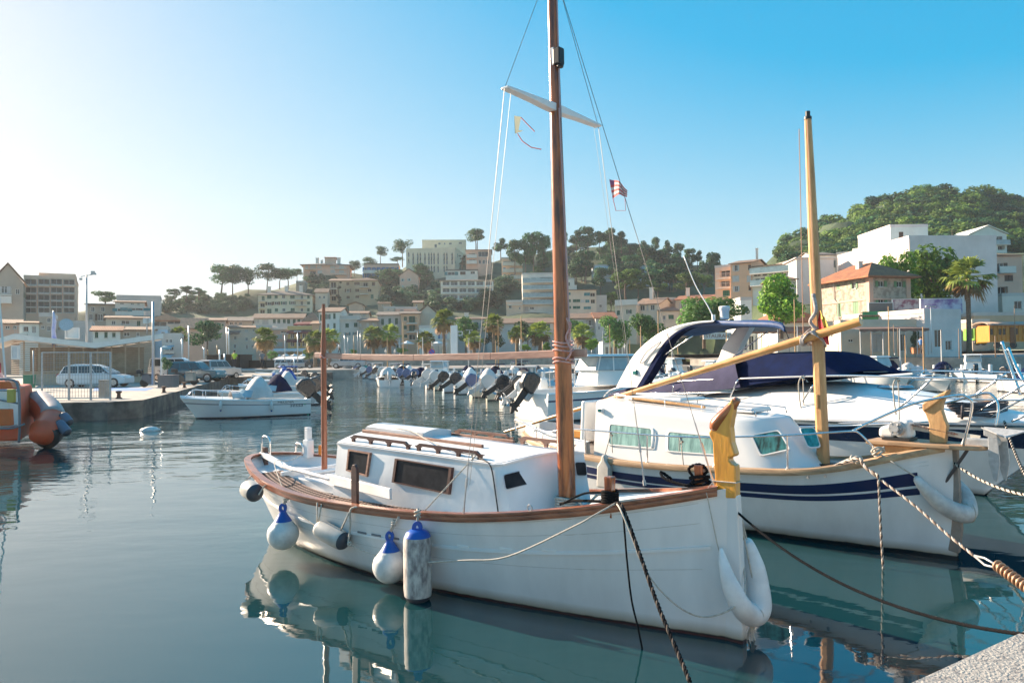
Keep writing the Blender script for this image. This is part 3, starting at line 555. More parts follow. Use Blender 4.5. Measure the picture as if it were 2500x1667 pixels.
T('apartment_block', 'beige three storey block with teal shutters right of the tall mast', ZD, 880, 1200, 700, 905, 185, 'beige', 'shed', 10, rise=.7, ext=8, wins=[(942, 733, 22, 26, 't'), (1110, 738, 56, 30, 't'), (1165, 742, 46, 34, 'ld'), (942, 800, 24, 28, 'g'), (1010, 800, 70, 28, 'g'), (1068, 802, 40, 28, 'w'), (1113, 804, 38, 28, 't'), (1168, 806, 40, 40, 'ld'), (945, 864, 24, 26, 'g'), (1010, 864, 70, 26, 'g'), (1113, 868, 70, 26, 't')], chim=[(1012, 1.6, .7)])
T('terraced_house', 'small white terrace house on the slope behind the tall mast', ZD, 880, 975, 468, 580, 240, 'white', 'flat', 8, ext=10, wins=[(935, 540, 26, 40, 'sg'), (905, 480, 30, 26, 'ld')])
T('modern_villa', 'white modern villa with pale blue tint and square window on the wooded slope', ZD, 1185, 1350, 470, 590, 225, 'blue', 'flat', 9, ext=10, wins=[(1290, 545, 54, 46, 'd'), (1225, 500, 40, 26, 'ld')], bals=[(1160, 1350, 580, 1, 'g')])
T('hilltop_villa', 'white hilltop villa with wraparound balcony on the right of the pines', ZD, 1375, 1580, 262, 345, 285, 'white', 'flat', 12, ext=8, wins=[(1500, 297, 140, 36, 'ld'), (1400, 300, 30, 26, 's')], bals=[(1360, 1580, 326, 1.4, 's')])
T('modern_villa', 'long white modern villa with three balcony decks on the wooded slope', ZD, 1500, 1905, 482, 625, 215, 'blue', 'flat', 10, ext=10, wins=[(1620, 512, 80, 30, 's'), (1725, 525, 60, 30, 'ld'), (1725, 575, 80, 36, 's'), (1790, 520, 40, 40, 'ld'), (1870, 540, 60, 34, 's')], bals=[(1680, 1830, 556, 1.2, 's'), (1690, 1900, 606, 1.2, 'g')])
T('hilltop_villa', 'pale villa with flat canopy terrace above the long modern villa', ZD, 1700, 1872, 425, 480, 235, 'cream', 'flat', 8, ext=10, wins=[(1790, 452, 100, 30, 'ld')], bals=[(1740, 1872, 476, 1, 'w')])
T('hilltop_villa', 'small hut with pitched dark roof left of the canopy villa', ZD, 1490, 1622, 435, 470, 240, 'stone', 'gabley', 8, ext=10, rise=1.6, rm=ROOFG, wins=[(1560, 452, 40, 20, 'd')])
T('concrete_frame_building', 'grey unfinished concrete block with dark openings on the far slope', ZD, 2055, 2280, 475, 620, 230, 'tan', 'flat', 10, ext=8, wins=[('grid', (2120, 2165, 2210), (520, 575), 30, 36, 'ld')])
# ---- right half, waterfront
T('town_house', 'long low house with brown roof directly left of the tall mast base', ZD, -20, 150, 1002, 1180, 150, 'grey', 'gablex', 9, yr=955, wins=[(58, 1022, 24, 36, 'g'), (112, 1018, 20, 36, 'g')])
T('town_house', 'long grey house with one dark shutter behind palms left of the tall mast', ZD, 150, 790, 1020, 1180, 146, 'grey', 'gablex', 9, yr=965, wins=[(742, 1032, 26, 46, 'g'), (300, 1050, 26, 40, 's'), (480, 1050, 26, 40, 's')])
T('town_house', 'grey house with open balcony window right of the tall mast', ZD, 880, 1195, 975, 1190, 140, 'grey', 'gablex', 9, yr=915, wins=[(1138, 1010, 24, 56, 'sw'), (1000, 1000, 40, 26, 's'), (1165, 1095, 16, 40, 'w')], bals=[(1100, 1165, 1040, .9, 'd')])
T('town_house', 'grey house with orange tile roof and two green shutters near the plane trees', ZD, 1195, 1390, 972, 1190, 138, 'grey', 'gablex', 9, yr=905, rm=ROOFO, wins=[(1278, 1010, 26, 46, 'g'), (1340, 1005, 24, 44, 'g'), (1225, 1060, 20, 36, 's')])
T('town_house', 'beige house with rooftop pergola and green shutters above the plane trees', ZD, 1384, 1585, 850, 1190, 156, 'beige', 'flat', 12, yaw=-30, wins=[(1410, 915, 30, 44, 'g'), (1512, 905, 26, 40, 'sg')], bals=[(1384, 1600, 840, .5, 's')])
T('town_house', 'pale house with brown roof and bay windows right of the pergola house', ZD, 1585, 1805, 838, 1190, 156, 'beige', 'gablex', 12, yaw=-28, yr=765, rm=ROOFM, wins=[(1640, 864, 44, 48, 's'), (1688, 862, 16, 48, 'w'), (1736, 855, 40, 50, 's')], chim=[(1665, 4, .7)])
T('town_house', 'cream house with glass terrace and dark green awning behind the plane trees', ZD, 1805, 1990, 900, 1190, 153, 'beige', 'gablex', 12, yr=850, wins=[(1915, 955, 50, 40, 'g'), (1850, 960, 24, 40, 's')])
T('rooftop_block', 'pinkish upper storey with satellite dishes behind the glass terrace house', ZD, 1800, 1960, 790, 900, 162, 'pink', 'flat', 9, wins=[(1840, 840, 70, 36, 's')])
T('town_house', 'wide beige house with low orange roof above the plane tree crowns', ZD, 1960, 2360, 790, 1190, 160, 'beige', 'gablex', 12, yaw=-25, yr=735, rm=ROOFO, wins=[(2025, 850, 30, 60, 'sw'), (2120, 840, 30, 50, 's')], chim=[(2035, 3, .7)])
T('apartment_block', 'orange corner apartment with white balconies at left of the glass terrace building', ZE, 137, 250, 655, 890, 148, 'peach', 'flat', 12, yaw=-35, wins=[(205, 700, 70, 44, 'ld'), (205, 772, 70, 40, 'ld'), (215, 840, 50, 40, 'g')], bals=[(150, 250, 738, .8, 'w'), (150, 250, 806, .8, 'w')])
T('apartment_block', 'orange four storey apartment block with white shutters and tall chimney pipe', ZE, 250, 400, 628, 890, 142, 'orange', 'gablex', 12, yaw=-35, rise=1.2, wins=[(285, 660, 22, 42, 'sw'), (283, 735, 46, 40, 'w'), (287, 808, 22, 38, 'sw'), (382, 655, 18, 36, 'r'), (378, 735, 30, 44, 'w'), (384, 802, 18, 34, 'r')], chim=[(385, 3.3, .4)])
T('apartment_block', 'white terrace building with long glazed balconies above the bright plane tree', ZE, 398, 722, 640, 900, 140, 'white', 'shed', 14, rise=.9, rm=ROOFM, ext=8,
 wins=[(435, 672, 50, 60, 's'), (510, 665, 74, 60, 's'), (610, 650, 100, 60, 's'), (690, 640, 40, 60, 's'), (440, 760, 30, 44, 'g'), (490, 752, 60, 44, 's'), (620, 722, 80, 40, 's'), (695, 708, 34, 30, 's')], bals=[(400, 722, 705, 1.2, 'g'), (400, 600, 790, 1, 'g')], yaw=-42)
T('blank_wall_house', 'windowless lavender white party wall right of the terrace building', ZE, 724, 992, 590, 890, 131, 'lav', 'shed', 14, rise=-1.5, rm=WC['lav'], ext=8, yaw=6)
T('long_roof_house', 'long grey tiled roof house between blank white wall and big white block', ZE, 880, 1010, 570, 700, 150, 'pale', 'gablex', 14, yr=520, rm=ROOFG, wins=[(995, 630, 16, 50, 's')])
T('terrace_apartments', 'white stepped building with green window and broad white terrace front', ZE, 1010, 1128, 560, 700, 146, 'lav', 'flat', 8, ext=8, yaw=-30, wins=[(1072, 648, 46, 34, 'g')])
T('terrace_apartments', 'big white building with long upper terrace parapet behind the bright green tree', ZE, 1128, 1540, 520, 860, 142, 'white', 'flat', 14, ext=8, yaw=-55, wins=[(1230, 600, 120, 30, 'ld'), (1420, 570, 120, 36, 'ld')], bals=[(1140, 1530, 560, 1, 's')])
T('blank_wall_house', 'huge windowless lavender white gable wall rising behind the right palm', ZE, 1540, 2168, 448, 1010, 112, 'lav', 'flat', 22, ext=6, yaw=3, rm=WC['lav'], wins=[('grid', (1923, 1958, 1992, 2048), (832,), 8, 12, 'd')])
T('rooftop_block', 'white boxy stair tower with small hatch on top of the huge blank wall', ZE, 1395, 1665, 366, 492, 128, 'white', 'flat', 12, ext=6, rm=WC['lav'], wins=[(1470, 422, 28, 38, 'r')])
T('hilltop_villa', 'blue white villa with pointed gable and glass balcony on far right hill', ZE, 1965, 2230, 420, 540, 175, 'white', 'gabley', 12, rise=2.2, ext=10, rm=WC['white'], wins=[(2175, 462, 40, 50, 's'), (2190, 515, 40, 24, 'ld'), (2035, 452, 30, 20, 's')], bals=[(2140, 2240, 492, .8, 'g')])
T('terraced_house', 'pink balcony house with red doors at the far right edge', ZE, 2155, 2345, 572, 860, 125, 'pink', 'gablex', 12, rise=1, ext=8, wins=[(2180, 660, 44, 60, 'sr'), (2243, 732, 50, 36, 'r'), (2200, 820, 60, 44, 'ld')], bals=[(2155, 2272, 692, .9, 's')])
T('terraced_house', 'pale two storey house cut by the right edge of the picture', ZE, 2200, 2420, 860, 1010, 118, 'pale', 'flat', 12, ext=4, wins=[(2310, 925, 44, 46, 's')])
T('villa', 'small pale villa among trees at the right frame edge', ZE, 2300, 2460, 500, 600, 190, 'grey', 'flat', 9, ext=10, wins=[(2340, 540, 24, 30, 's')])
for Z_, xl, xr, yt, yb, Y, wl_, rf_, yr_, lb, wn in (
 (ZC, 1385, 1480, 940, 1010, 185, 'tan', 'gablex', 905, 'small brown roofed cottage among the mid slope shrubs', [(1420, 965, 18, 24, 's')]),
 (ZC, 1000, 1120, 945, 1020, 182, 'stone', 'gablex', 925, 'low stone cottage behind the orange townhouse', [(1050, 965, 20, 20, 's')]),
 (ZC, 1060, 1180, 1000, 1040, 160, 'beige', 'flat', 0, 'roof terrace rooms above the grey shutter house', [(1110, 1012, 20, 16, 's')]),
 (ZC, 1190, 1420, 1005, 1040, 158, 'pink', 'flat', 0, 'pinkish roof terrace wall above the orange townhouse', [(1260, 1018, 40, 16, 's')]),
 (ZC, 680, 830, 960, 1040, 172, 'stone', 'gabley', 930, 'stone gable end rising behind the pale terrace house', []),
 (ZB, 1520, 1620, 420, 500, 236, 'stone', 'flat', 0, 'low stone terrace block left of the pink hilltop block', [(1570, 450, 24, 24, 's')]),
 (ZB, 1740, 1880, 540, 640, 205, 'beige', 'gablex', 0, 'beige house half hidden below the pink hilltop block', [(1790, 590, 22, 30, 's'), (1840, 590, 22, 30, 's')]),
 (ZB, 0, 205, 872, 1000, 128, 'stone', 'gablex', 850, 'stone house with grey roof left of the windowless pink gable wall', [(135, 880, 80, 30, 's'), (30, 960, 24, 40, 's')]),
 (ZD, 880, 990, 600, 690, 215, 'pale', 'flat', 0, 'pale stepped house right behind the tall mast', [(935, 640, 26, 36, 's')]),
 (ZD, 1195, 1300, 765, 900, 188, 'grey', 'flat', 0, 'grey terrace wall right of the teal shutter block', [(1240, 850, 24, 30, 's')]),
 (ZD, -30, 140, 330, 560, 252, 'pink', 'flat', 0, 'pinkish block with long balconies left of the slim cream house', [(110, 350, 90, 44, 'd'), (30, 420, 40, 40, 'ld'), (110, 430, 60, 34, 's')]),
 (ZE, 600, 720, 745, 890, 120, 'beige', 'gablex', 712, 'beige house with brown gable roof behind the bright plane tree', [(650, 790, 26, 36, 's')]),
 (ZE, 320, 400, 890, 1060, 112, 'white', 'flat', 0, 'small white house between the plane trees', [(350, 960, 26, 40, 'g')])):
 T('terraced_house', lb, Z_, xl, xr, yt, yb, Y, wl_, rf_, 8, ext=8, wins=wn, yr=yr_ or None)
_B = AH[0]
for w_ in [c for c in _B.children if c.name.startswith('window')]:
 for p in w_.children:
  vs = [v.co for v in p.data.vertices]; x0 = min(v.x for v in vs); x1 = max(v.x for v in vs); zt = max(v.z for v in vs)
  mb = MB(); mb.prism([(x0, 0, zt), (x1, 0, zt), ((x0+x1)/2, 0, zt+1.2)], (0, -.03, 0), (0, .05, 0)); o = mb.build('arch_head', GLS, w_)
TW = T('station_house', 'square stone house with orange pyramid tile roof and green shutters', ZE, 1247, 1540, 720, 1060, 88, 'rubble', 'hip', 9.6, yaw=14, yr=603, ridge=1.0, ov=.9, rm=ROOFO, ext=3, side='L',
 wins=[(1325, 773, 44, 38, 'sG'), (1458, 776, 44, 38, 'sG'), (1327, 895, 44, 30, 'sG'), (1465, 900, 40, 30, 'sG')],
 swins=[(1018, 798, 36, 34, 'G'), (1133, 786, 34, 38, 'sG'), (1023, 955, 44, 100, 'G'), (1143, 945, 50, 102, 'G')], chim=[(1330, 2.2, .6)])
_T = TW[0]; mb = MB(); w_, h_ = TW[1], TW[2]
for x, y in ((-.02, -.02), (w_-.5, -.02), (-.02, 9.6-.5)): mb.box((x+.26, y+.26, h_/2-1.5), (.6, .6, h_+2.9))
mb.box((w_/2, -.03, h_*.52), (w_-1.1, .1, .22)); mb.box((-.03, 4.8, h_*.52), (.1, 8.5, .22)); mb.build('corner_quoins', WC['pink'], _T)
mb = MB(); mb.tube([(-.1, 6.3, h_-.2), (-.1, 6.3, h_*.6), (-.1, 5.6, h_*.5), (-.1, 5.4, 0)], .06, 6); mb.build('drain_pipe', WC['grey'], _T)
T('annex_building', 'pale annex with green panel band under a red tile roof beside the stone house', ZE, 1040, 1640, 1060, 1262, 80, 'beige', 'flat', 4, yaw=0, ext=1.5, side='R', rm=WC['beige'],
 wins=[(1295, 1195, 70, 110, 'w'), (1488, 1195, 40, 110, 'd'), (1110, 1180, 34, 20, 's')])
GB = T('upper_annex', 'low red roofed upper storey with green sheet metal front', ZE, 1190, 1552, 1005, 1062, 86, 'beige', 'shed', 5, yaw=-30, ext=4, rise=.8, rm=ROOFM)
_g = GB[0]; mb = MB(); mb.box((GB[1]/2, -.06, .75), (GB[1]-.1, .08, 1.45))
for i in range(20): mb.box((lerp(.2, GB[1]-.2, i/19), -.12, .75), (.05, .05, 1.45))
mb.build('green_cladding', SH['G'] if False else mat('green_sheet', (.07, .33, .13), .55, var=.1), _g)
T('cafe_building', 'pale flat cafe building with green shop sign and painted billboard on its roof', ZE, 1642, 1905, 985, 1262, 79, 'lav', 'flat', 12, yaw=18, ext=1.5, wins=[(1737, 1165, 60, 110, 'd'), (1812, 1215, 50, 60, 'd')], rm=WC['lav'])
def board(name, label, Z, x0, x1, yt, yb, Y, m, cat='sign', th=.15, parent=None):
 a = W(*Z(x0, yb), Y); b = W(*Z(x1, yb), Y); t = W(*Z(x0, yt), Y); o = thing(name, label, cat, a); w, h = (b-a).x, t.z-a.z
 mb = MB(); mb.box((w/2, 0, h/2), (w, th, h)); mb.build('panel', m, o); f = MB()
 for c, d in (((w/2, 0, -.04), (w+.16, th+.06, .08)), ((w/2, 0, h+.04), (w+.16, th+.06, .08)), ((-.04, 0, h/2), (.08, th+.06, h)), ((w+.04, 0, h/2), (.08, th+.06, h))): f.box(c, d)
 f.build('frame', FRW, o); return o, w, h
BB1 = mat('printed_billboard', (.62, .5, .46), .6, c2=(.3, .1, .13), vs=1.1, vpos=(.42, .56)); BB2 = mat('purple_billboard', (.5, .5, .6), .6, c2=(.2, .12, .3), vs=.8, vpos=(.42, .6)); BBG = mat('grey_billboard', (.2, .16, .14), .6)
board('billboard', 'dark grey left part of the long roof billboard strip', ZE, 1240, 1408, 912, 980, 86.5, BBG)
board('billboard', 'pink printed picture billboard on the annex roof', ZE, 1410, 1606, 888, 970, 86.6, BB1)
board('billboard', 'purple and white picture billboard above the cafe building', ZE, 1612, 1908, 884, 988, 81.2, BB2)
board('shop_sign', 'small green cross shop sign over the cafe door', ZE, 1712, 1765, 1075, 1122, 81.5, mat('green_sign', (.03, .35, .18), .5))
def awning(label, Z, x0, x1, yt, yb, Y, d, m, drop=.35, cat='awning', legs=0, zb=0):
 a = W(*Z(x0, yt), Y); b = W(*Z(x1, yt), Y); o = thing('awning', label, cat, a); w = b.x-a.x; dz = abs((W(*Z(x0, yb), Y)-a).z)
 mb = MB(); n = max(2, int(w/.5)); rows = [[(w*i/n, 0, 0) for i in range(n+1)], [(w*i/n, -d, -dz) for i in range(n+1)], [(w*i/n, -d, -dz-drop*(1 if i % 2 else .7)) for i in range(n+1)]]
 mb.grid(rows); ob = mb.build('canopy', m, o); s = ob.modifiers.new('s', 'SOLIDIFY'); s.thickness = .04
 f = MB(); f.bar((0, -d+.03, -dz-.03), (w, -d+.03, -dz-.03), .05, .05)
 for x in (0.05, w-.05): f.bar((x, 0, -.03), (x, -d, -dz-.03), .04, .04)
 f.build('frame', galv, o)
 for i in range(legs): l = MB(); x = lerp(.1, w-.1, i/(legs-1)); l.bar((x, -d+.05, -dz), (x, -d+.05, zb-a.z), .08, .08); l.build('leg', galv, o)
 return o
red = mat('dark_red_awning', (.13, .012, .02), .8, var=.2); wht = mat('white_awning_canvas', (.72, .71, .68), .7, var=.1); cream = mat('cream_awning_canvas', (.6, .52, .42), .8, var=.15); brn = mat('brown_awning', (.22, .13, .1), .8, var=.2); blu = mat('blue_awning', (.2, .42, .52), .8, var=.2)
awning('upper dark red scalloped awning on the ochre restaurant', ZB, 1424, 1700, 968, 995, 137.9, 1.0, red)
awning('lower dark red scalloped awning on the ochre restaurant', ZB, 1424, 1700, 1070, 1092, 137.9, 1.0, red)
awning('red and white awning over the ochre restaurant roof terrace', ZB, 1530, 1760, 875, 905, 142, 2.5, red, legs=3, zb=9)
awning('brown awning on the tall beige waterfront house', ZB, 758, 890, 975, 1000, 137.9, .9, brn)
awning('long white restaurant awning below the ochre restaurant', ZB, 1275, 1660, 1180, 1200, 137.5, 3.5, wht, legs=5, zb=2.5)
awning('second white restaurant awning row nearer to the parked boats', ZB, 1320, 1640, 1275, 1300, 124, 3, wht, legs=5, zb=1.16)
awning('white cafe awning under the grey green shutter house', ZC, 1140, 1230, 1355, 1370, 137.5, 2.5, wht, legs=2, zb=2.5)
awning('blue cafe awning at the foot of the white seafront house', ZC, 1600, 1760, 1375, 1395, 133.5, 2.5, wht, legs=3, zb=2.5)
awning('pale blue top awning on the grey three storey house', ZA, 1312, 1392, 728, 742, 89.9, .8, blu)
awning('pale blue lower awning on the grey three storey house', ZA, 1312, 1392, 800, 812, 89.9, .8, blu)
awning('teal awning on the pale shops near the purple billboard', ZE, 1700, 1765, 1128, 1135, 81.3, .8, blu)
awning('long brown pergola awning in front of the annex building', ZE, 1060, 1540, 1085, 1105, 79, 3.5, brn, legs=7, zb=2.3)
awning('long brown tiled awning over the white glazed restaurant', ZE, 330, 940, 1085, 1118, 96, 1.5, mat('reddish_pergola', (.3, .17, .13), .8, var=.3), legs=9, zb=2.2)
T('restaurant_building', 'long low white restaurant front with many glazed white framed doors', ZE, 300, 925, 1110, 1262, 106, 'white', 'flat', 8, yaw=-28, ext=1.5, rm=WC['white'], wins=[('grid', tuple(range(345, 900, 48)), (1198,), 34, 100, 's')])
T('restaurant_house', 'low house with bright orange tile roof left of the stone house', ZE, 590, 915, 1042, 1110, 96, 'white', 'hip', 12, rise=4.6, rm=ROOFO, ext=4, wins=[(860, 1075, 90, 40, 's')], yr=938)
sg = board('restaurant_sign', 'white restaurant name board glimpsed under the blue bimini', Z6, 1070, 1290, 248, 290, 84, FRW)
text_mesh('RESTAURANTE', .62, .02, 'lettering', mat('sign_brown_letters', (.3, .16, .1), .6), sg[0], Matrix.Translation((sg[1]/2, -.1, sg[2]/2-.22)) @ Matrix.Rotation(radians(90), 4, 'X'))
T('pavilion', 'low white cafe pavilion behind the plane tree trunks', ZD, 1270, 1500, 1215, 1330, 118, 'white', 'flat', 7, ext=1, wins=[('grid', (1300, 1340, 1380, 1430, 1470), (1280,), 28, 80, 's')])
T('retaining_wall', 'brown stone retaining wall behind the tram carriage', ZE, 1995, 2420, 1000, 1200, 108, 'tan', 'flat', 3, ext=1, cat='wall')
T('retaining_wall', 'dark underpass wall beside the right palm', ZE, 1985, 2110, 1050, 1230, 104, 'stone', 'flat', 3, ext=1, cat='wall')
def tram():
 a = W(*ZE(2106, 1212), 92); b = W(*ZE(2480, 1212), 92); o = thing('tram_carriage', 'varnished orange wooden tram carriage parked at the right edge', 'tram', a, radians(3)); w = (b-a).x; h = (W(*ZE(2106, 1072), 92)-a).z
 wd = mat('varnished_orange_wood', (.62, .25, .03), .4, var=.25, vs=2, stretch=(3, 3, .4)); dk = mat('dark_tram_glass', (.02, .02, .02), .2)
 mb = MB(); mb.box((w/2, 1.2, h/2+.2), (w, 2.4, h-.4)); n = 12
 for i in range(n+1): mb.box((w*i/n, -.03, h/2+.2), (.09, .08, h-.5))
 mb.box((w/2, -.04, h*.48), (w, .08, .1)); mb.build('body', wd, o)
 for i in range(n):
  if i % 3 != 1:
   p = MB(); p.box((w*(i+.5)/n, -.02, h*.68), (w/n-.25, .06, h*.3)); p.build('window', dk, o)
 p = MB(); p.box((w*.46, -.05, h*.5), (.75, .08, h*.8)); p.build('door', mat('brown_door', (.2, .07, .02), .5), o)
 r = MB(); rows = []
 for k in (-.4, w+.3): rows.append([(k, 1.2+1.55*sin(t), h+.55*cos(t)-.05) for t in [radians(-80+160*i/12) for i in range(13)]])
 r.grid(rows); ro = r.build('roof', mat('tram_roof', (.4, .3, .24), .6), o, smooth=True); s = ro.modifiers.new('s', 'SOLIDIFY'); s.thickness = .1
 for i in range(3):
  q = MB(); q.cyl((w*(.15+.33*i), -.02, -.05), (w*(.15+.33*i), .18, -.05), .42, n=18); q.build('wheel', darkr, o)
tram()
def kiosk():
 a = W(*ZE(1998, 1212), 95); b = W(*ZE(2098, 1212), 95); o = thing('promo_truck', 'lime green and yellow striped box truck left of the tram', 'truck', a); w = (b-a).x; h = (W(*ZE(1998, 1092), 95)-a).z
 mb = MB(); mb.box((w/2, 1.2, h/2+.3), (w, 2.4, h-.6)); mb.build('box_body', mat('lime_green_paint', (.2, .5, .06), .4, var=.25, vs=1), o, bev=.08)
 mb = MB(); mb.box((w/2, -.03, .9), (w-.3, .06, .5)); mb.box((w/2, -.035, .35), (w-.5, .06, .3)); mb.build('bumper', mat('yellow_panel', (.7, .6, .05), .5), o)
 mb = MB(); mb.box((w*.3, -.06, .9), (.5, .06, .22)); mb.box((w*.7, -.06, .9), (.5, .06, .22)); mb.build('tail_light', mat('red_panel', (.6, .04, .03), .4), o)
 for x in (.5, w-.5): q = MB(); q.cyl((x, .1, .35), (x, .4, .35), .38, n=16); q.build('wheel', darkr, o)
 mb = MB(); mb.cyl((w/2, -.02, h*.62), (w/2, .04, h*.62), .32, n=6); mb.build('round_emblem', mat('blue_emblem', (.05, .2, .5), .5), o)
kiosk()
# terrain behind the town
def terrain():
 pts = [(x, y, z-1.0) for x, y, z in BASES if y > 112]
 for u, v, Y in ((430, 742, 225), (520, 735, 230), (600, 708, 235), (700, 706, 245), (300, 745, 200), (170, 760, 180), (0, 760, 180), (-200, 770, 180), (860, 668, 275), (960, 655, 285), (1180, 640, 290), (1260, 618, 290), (1350, 612, 290), (1450, 600, 295), (1520, 600, 295), (1600, 622, 280), (1700, 660, 270), (1800, 668, 250), (1900, 640, 230)):
  p = W(u, v, Y); pts.append((p.x, p.y, p.z))
 for x in range(-160, 40, 16): pts += [(x, 146, 2.2), (x, 130, 1.0)]
 for x in range(40, 260, 20): pts += [(x, 104, 1.2)]
 for u, v, Y in ((1960, 585, 215), (2050, 540, 235), (2150, 505, 250), (2250, 495, 255), (2350, 500, 250), (2450, 515, 245), (2550, 520, 240), (2000, 640, 180), (2200, 620, 180), (2400, 590, 180), (2600, 560, 185), (1900, 660, 190)):
  p = W(u, v, Y); pts.append((p.x, p.y, p.z))
 for a in range(-60, 65, 12): pts.append((tan(radians(a))*420, 420, 8));
 def H(x, y):
  s = w = 0
  for a, b, c in pts:
   d = (a-x)**2+(b-y)**2+4; k = 1/(d*sqrt(d)); s += k*c; w += k
  return s/w
 H0 = H
 def H(x, y): return -1.5 if (y < 149 and x < 44) else H0(x, y)
 rows = []; nx, ny = 120, 56
 for j in range(ny):
  y = 112+(430-112)*(j/(ny-1))**1.25; xw = y*.85+40
  rows.append([(lerp(-xw, xw, i/(nx-1)), y, H(lerp(-xw, xw, i/(nx-1)), y)+(noise.noise(Vector((i*.3, j*.3, 0)))*1.2 if y > 150 else 0)) for i in range(nx)])
 mb = MB(); mb.grid(rows)
 m = mat('rocky_scrub_hillside', (.07, .1, .045), .95, c2=(.025, .05, .018), vs=.12, vpos=(.4, .6), bump=.8, bs=1.2, detail=9)
 tag(mb.build('hillside', m, smooth=True), kind='structure')
 return H
HT = terrain()
_mb = MB(); _mb.add([(-2500, 330, -.5), (2500, 330, -.5), (2500, 2600, -.5), (-2500, 2600, -.5)], [(0, 1, 2, 3)]); tag(_mb.build('far_ground', mat('far_ground', (.12, .12, .09), .95)), kind='structure')
# vegetation
LM = {'pine': leafmat('pine_needles', (.14, .23, .035), (.04, .095, .022), .35), 'dark': leafmat('dark_pine_needles', (.055, .15, .05), (.015, .06, .024), .4),
  'plane': leafmat('bright_plane_leaves', (.2, .36, .03), (.07, .17, .02), .8), 'bush': leafmat('olive_bush_leaves', (.09, .165, .08), (.03, .075, .035), .7), 'mid': leafmat('mid_green_leaves', (.12, .27, .05), (.045, .12, .025), .8),
  'palm': leafmat('palm_fan_green', (.3, .36, .06), (.12, .18, .04), 1.5), 'palmd': leafmat('palm_dead_fan', (.42, .26, .11), (.2, .12, .05), 2), 'cyp': leafmat('cypress_leaves', (.025, .05, .022), (.01, .025, .012), .8)}
bark = mat('tree_bark', (.16, .11, .08), .95, var=.5, vs=4, bump=.6, bs=12); palmb = mat('palm_trunk_bark', (.26, .19, .13), .95, c2=(.12, .08, .05), vs=3, stretch=(1, 1, 5), bump=.8, bs=8)
def blobs(rnd, mb, cl, n, size, flat_=.8):
 tot = sum(r[0]*r[1]*r[2] for _, r in cl)**1
 for c, r in cl:
  k = max(8, int(n*(r[0]*r[1]*r[2])/tot))
  for _ in range(k):
   while True:
    d = Vector((rnd.uniform(-1, 1), rnd.uniform(-1, 1), rnd.uniform(-1, 1)))
    if .2 < d.length < 1: break
   d = d.normalized()*(d.length**.45)*rnd.uniform(.82, 1.1)
   p = Vector(c)+Vector((d.x*r[0], d.y*r[1], d.z*r[2])); s = size*rnd.uniform(.5, 1.3)
   nrm = (d+Vector((rnd.uniform(-.7, .7), rnd.uniform(-.7, .7), rnd.uniform(-.4, .9)))).normalized()
   a = nrm.orthogonal().normalized(); b = nrm.cross(a); t = rnd.uniform(0, 6.28); a, b = a*cos(t)+b*sin(t), b*cos(t)-a*sin(t)
   mb.add([p-a*s*.6, p-b*s*.45, p+a*s*.6, p+b*s*.45], [(0, 1, 2, 3)])
def tree_proto(seed, kind, h=10, r=4, base=.35, lobes=9, n=1500, leaf=.5, squash=.6, trunk=.22, lean=0, umb=False):
 rnd = random.Random(seed); cl = []; tr = MB()
 top = Vector((lean, 0, h*.78)); tp = [Vector((0, 0, -1)), Vector((lean*.15+rnd.uniform(-.2, .2), 0, h*.3)), Vector((lean*.6, rnd.uniform(-.3, .3), h*.55)), top]; tr.tube(tp, [trunk*1.3, trunk, trunk*.7, trunk*.3], 7)
 for i in range(lobes):
  a = rnd.uniform(0, 6.28); rr = r*sqrt(rnd.uniform(.02, 1))*.72
  zz = h*(rnd.uniform(base+.12, .9)) if not umb else h*rnd.uniform(.5, .9)
  k = 1-.45*abs(zz/h-(.6 if not umb else .8)); c = Vector((lean*zz/h+cos(a)*rr*k, sin(a)*rr*k, zz)); s = r*rnd.uniform(.28, .5)
  cl.append((c, (s, s, s*(squash if umb else rnd.uniform(.6, .9)))))
  st = tp[2].lerp(tp[1], rnd.random()*.6); tr.tube([st, st.lerp(c, .5)+Vector((0, 0, .2)), c], [trunk*.45, trunk*.3, trunk*.1], 5, cap=False)
 cr = MB(); blobs(rnd, cr, cl, n, leaf)
 return cr.mesh('crown', LM[kind], fixn=False), tr.mesh('trunk', bark, 40)
PROTO = {}
def P_(key, *a, **k): PROTO[key] = [tree_proto(s*13+len(PROTO), *a, **k) for s in range(3)]
P_('pine', 'pine', 10, 4.2, .3, 11, 1700, .55)
P_('dpine', 'dark', 11, 4.6, .3, 11, 1700, .6)
P_('umb', 'dark', 11, 5, .6, 15, 2200, .45, .62, .2, 1.0, True)
P_('plane', 'plane', 8, 4, .12, 20, 4200, .42)
P_('mid', 'mid', 8, 4, .25, 12, 2600, .42)
P_('bush', 'bush', 4, 2.8, .05, 8, 900, .4, .8, .1)
P_('cyp', 'cyp', 12, 1.1, .02, 10, 1100, .35, .9, .12)
NT = [0]
def tree(key, loc, h, name, label, cat='tree', group=None, wid=1, rz=None, seed=None):
 NT[0] += 1; i = NT[0] if seed is None else seed; cm, tm = PROTO[key][i % 3]; H0 = {'pine': 10, 'dpine': 11, 'umb': 11, 'plane': 8, 'mid': 8, 'bush': 4, 'cyp': 12}[key]; s = h/H0*1.05
 o = thing(name, label, cat, loc, rz if rz is not None else random.uniform(0, 6.28), group, (s*wid, s*wid, s))
 for nm, me in (('crown', cm), ('trunk', tm)):
  c = bpy.data.objects.new(nm, me); COL.objects.link(c); c.parent = o
 return o
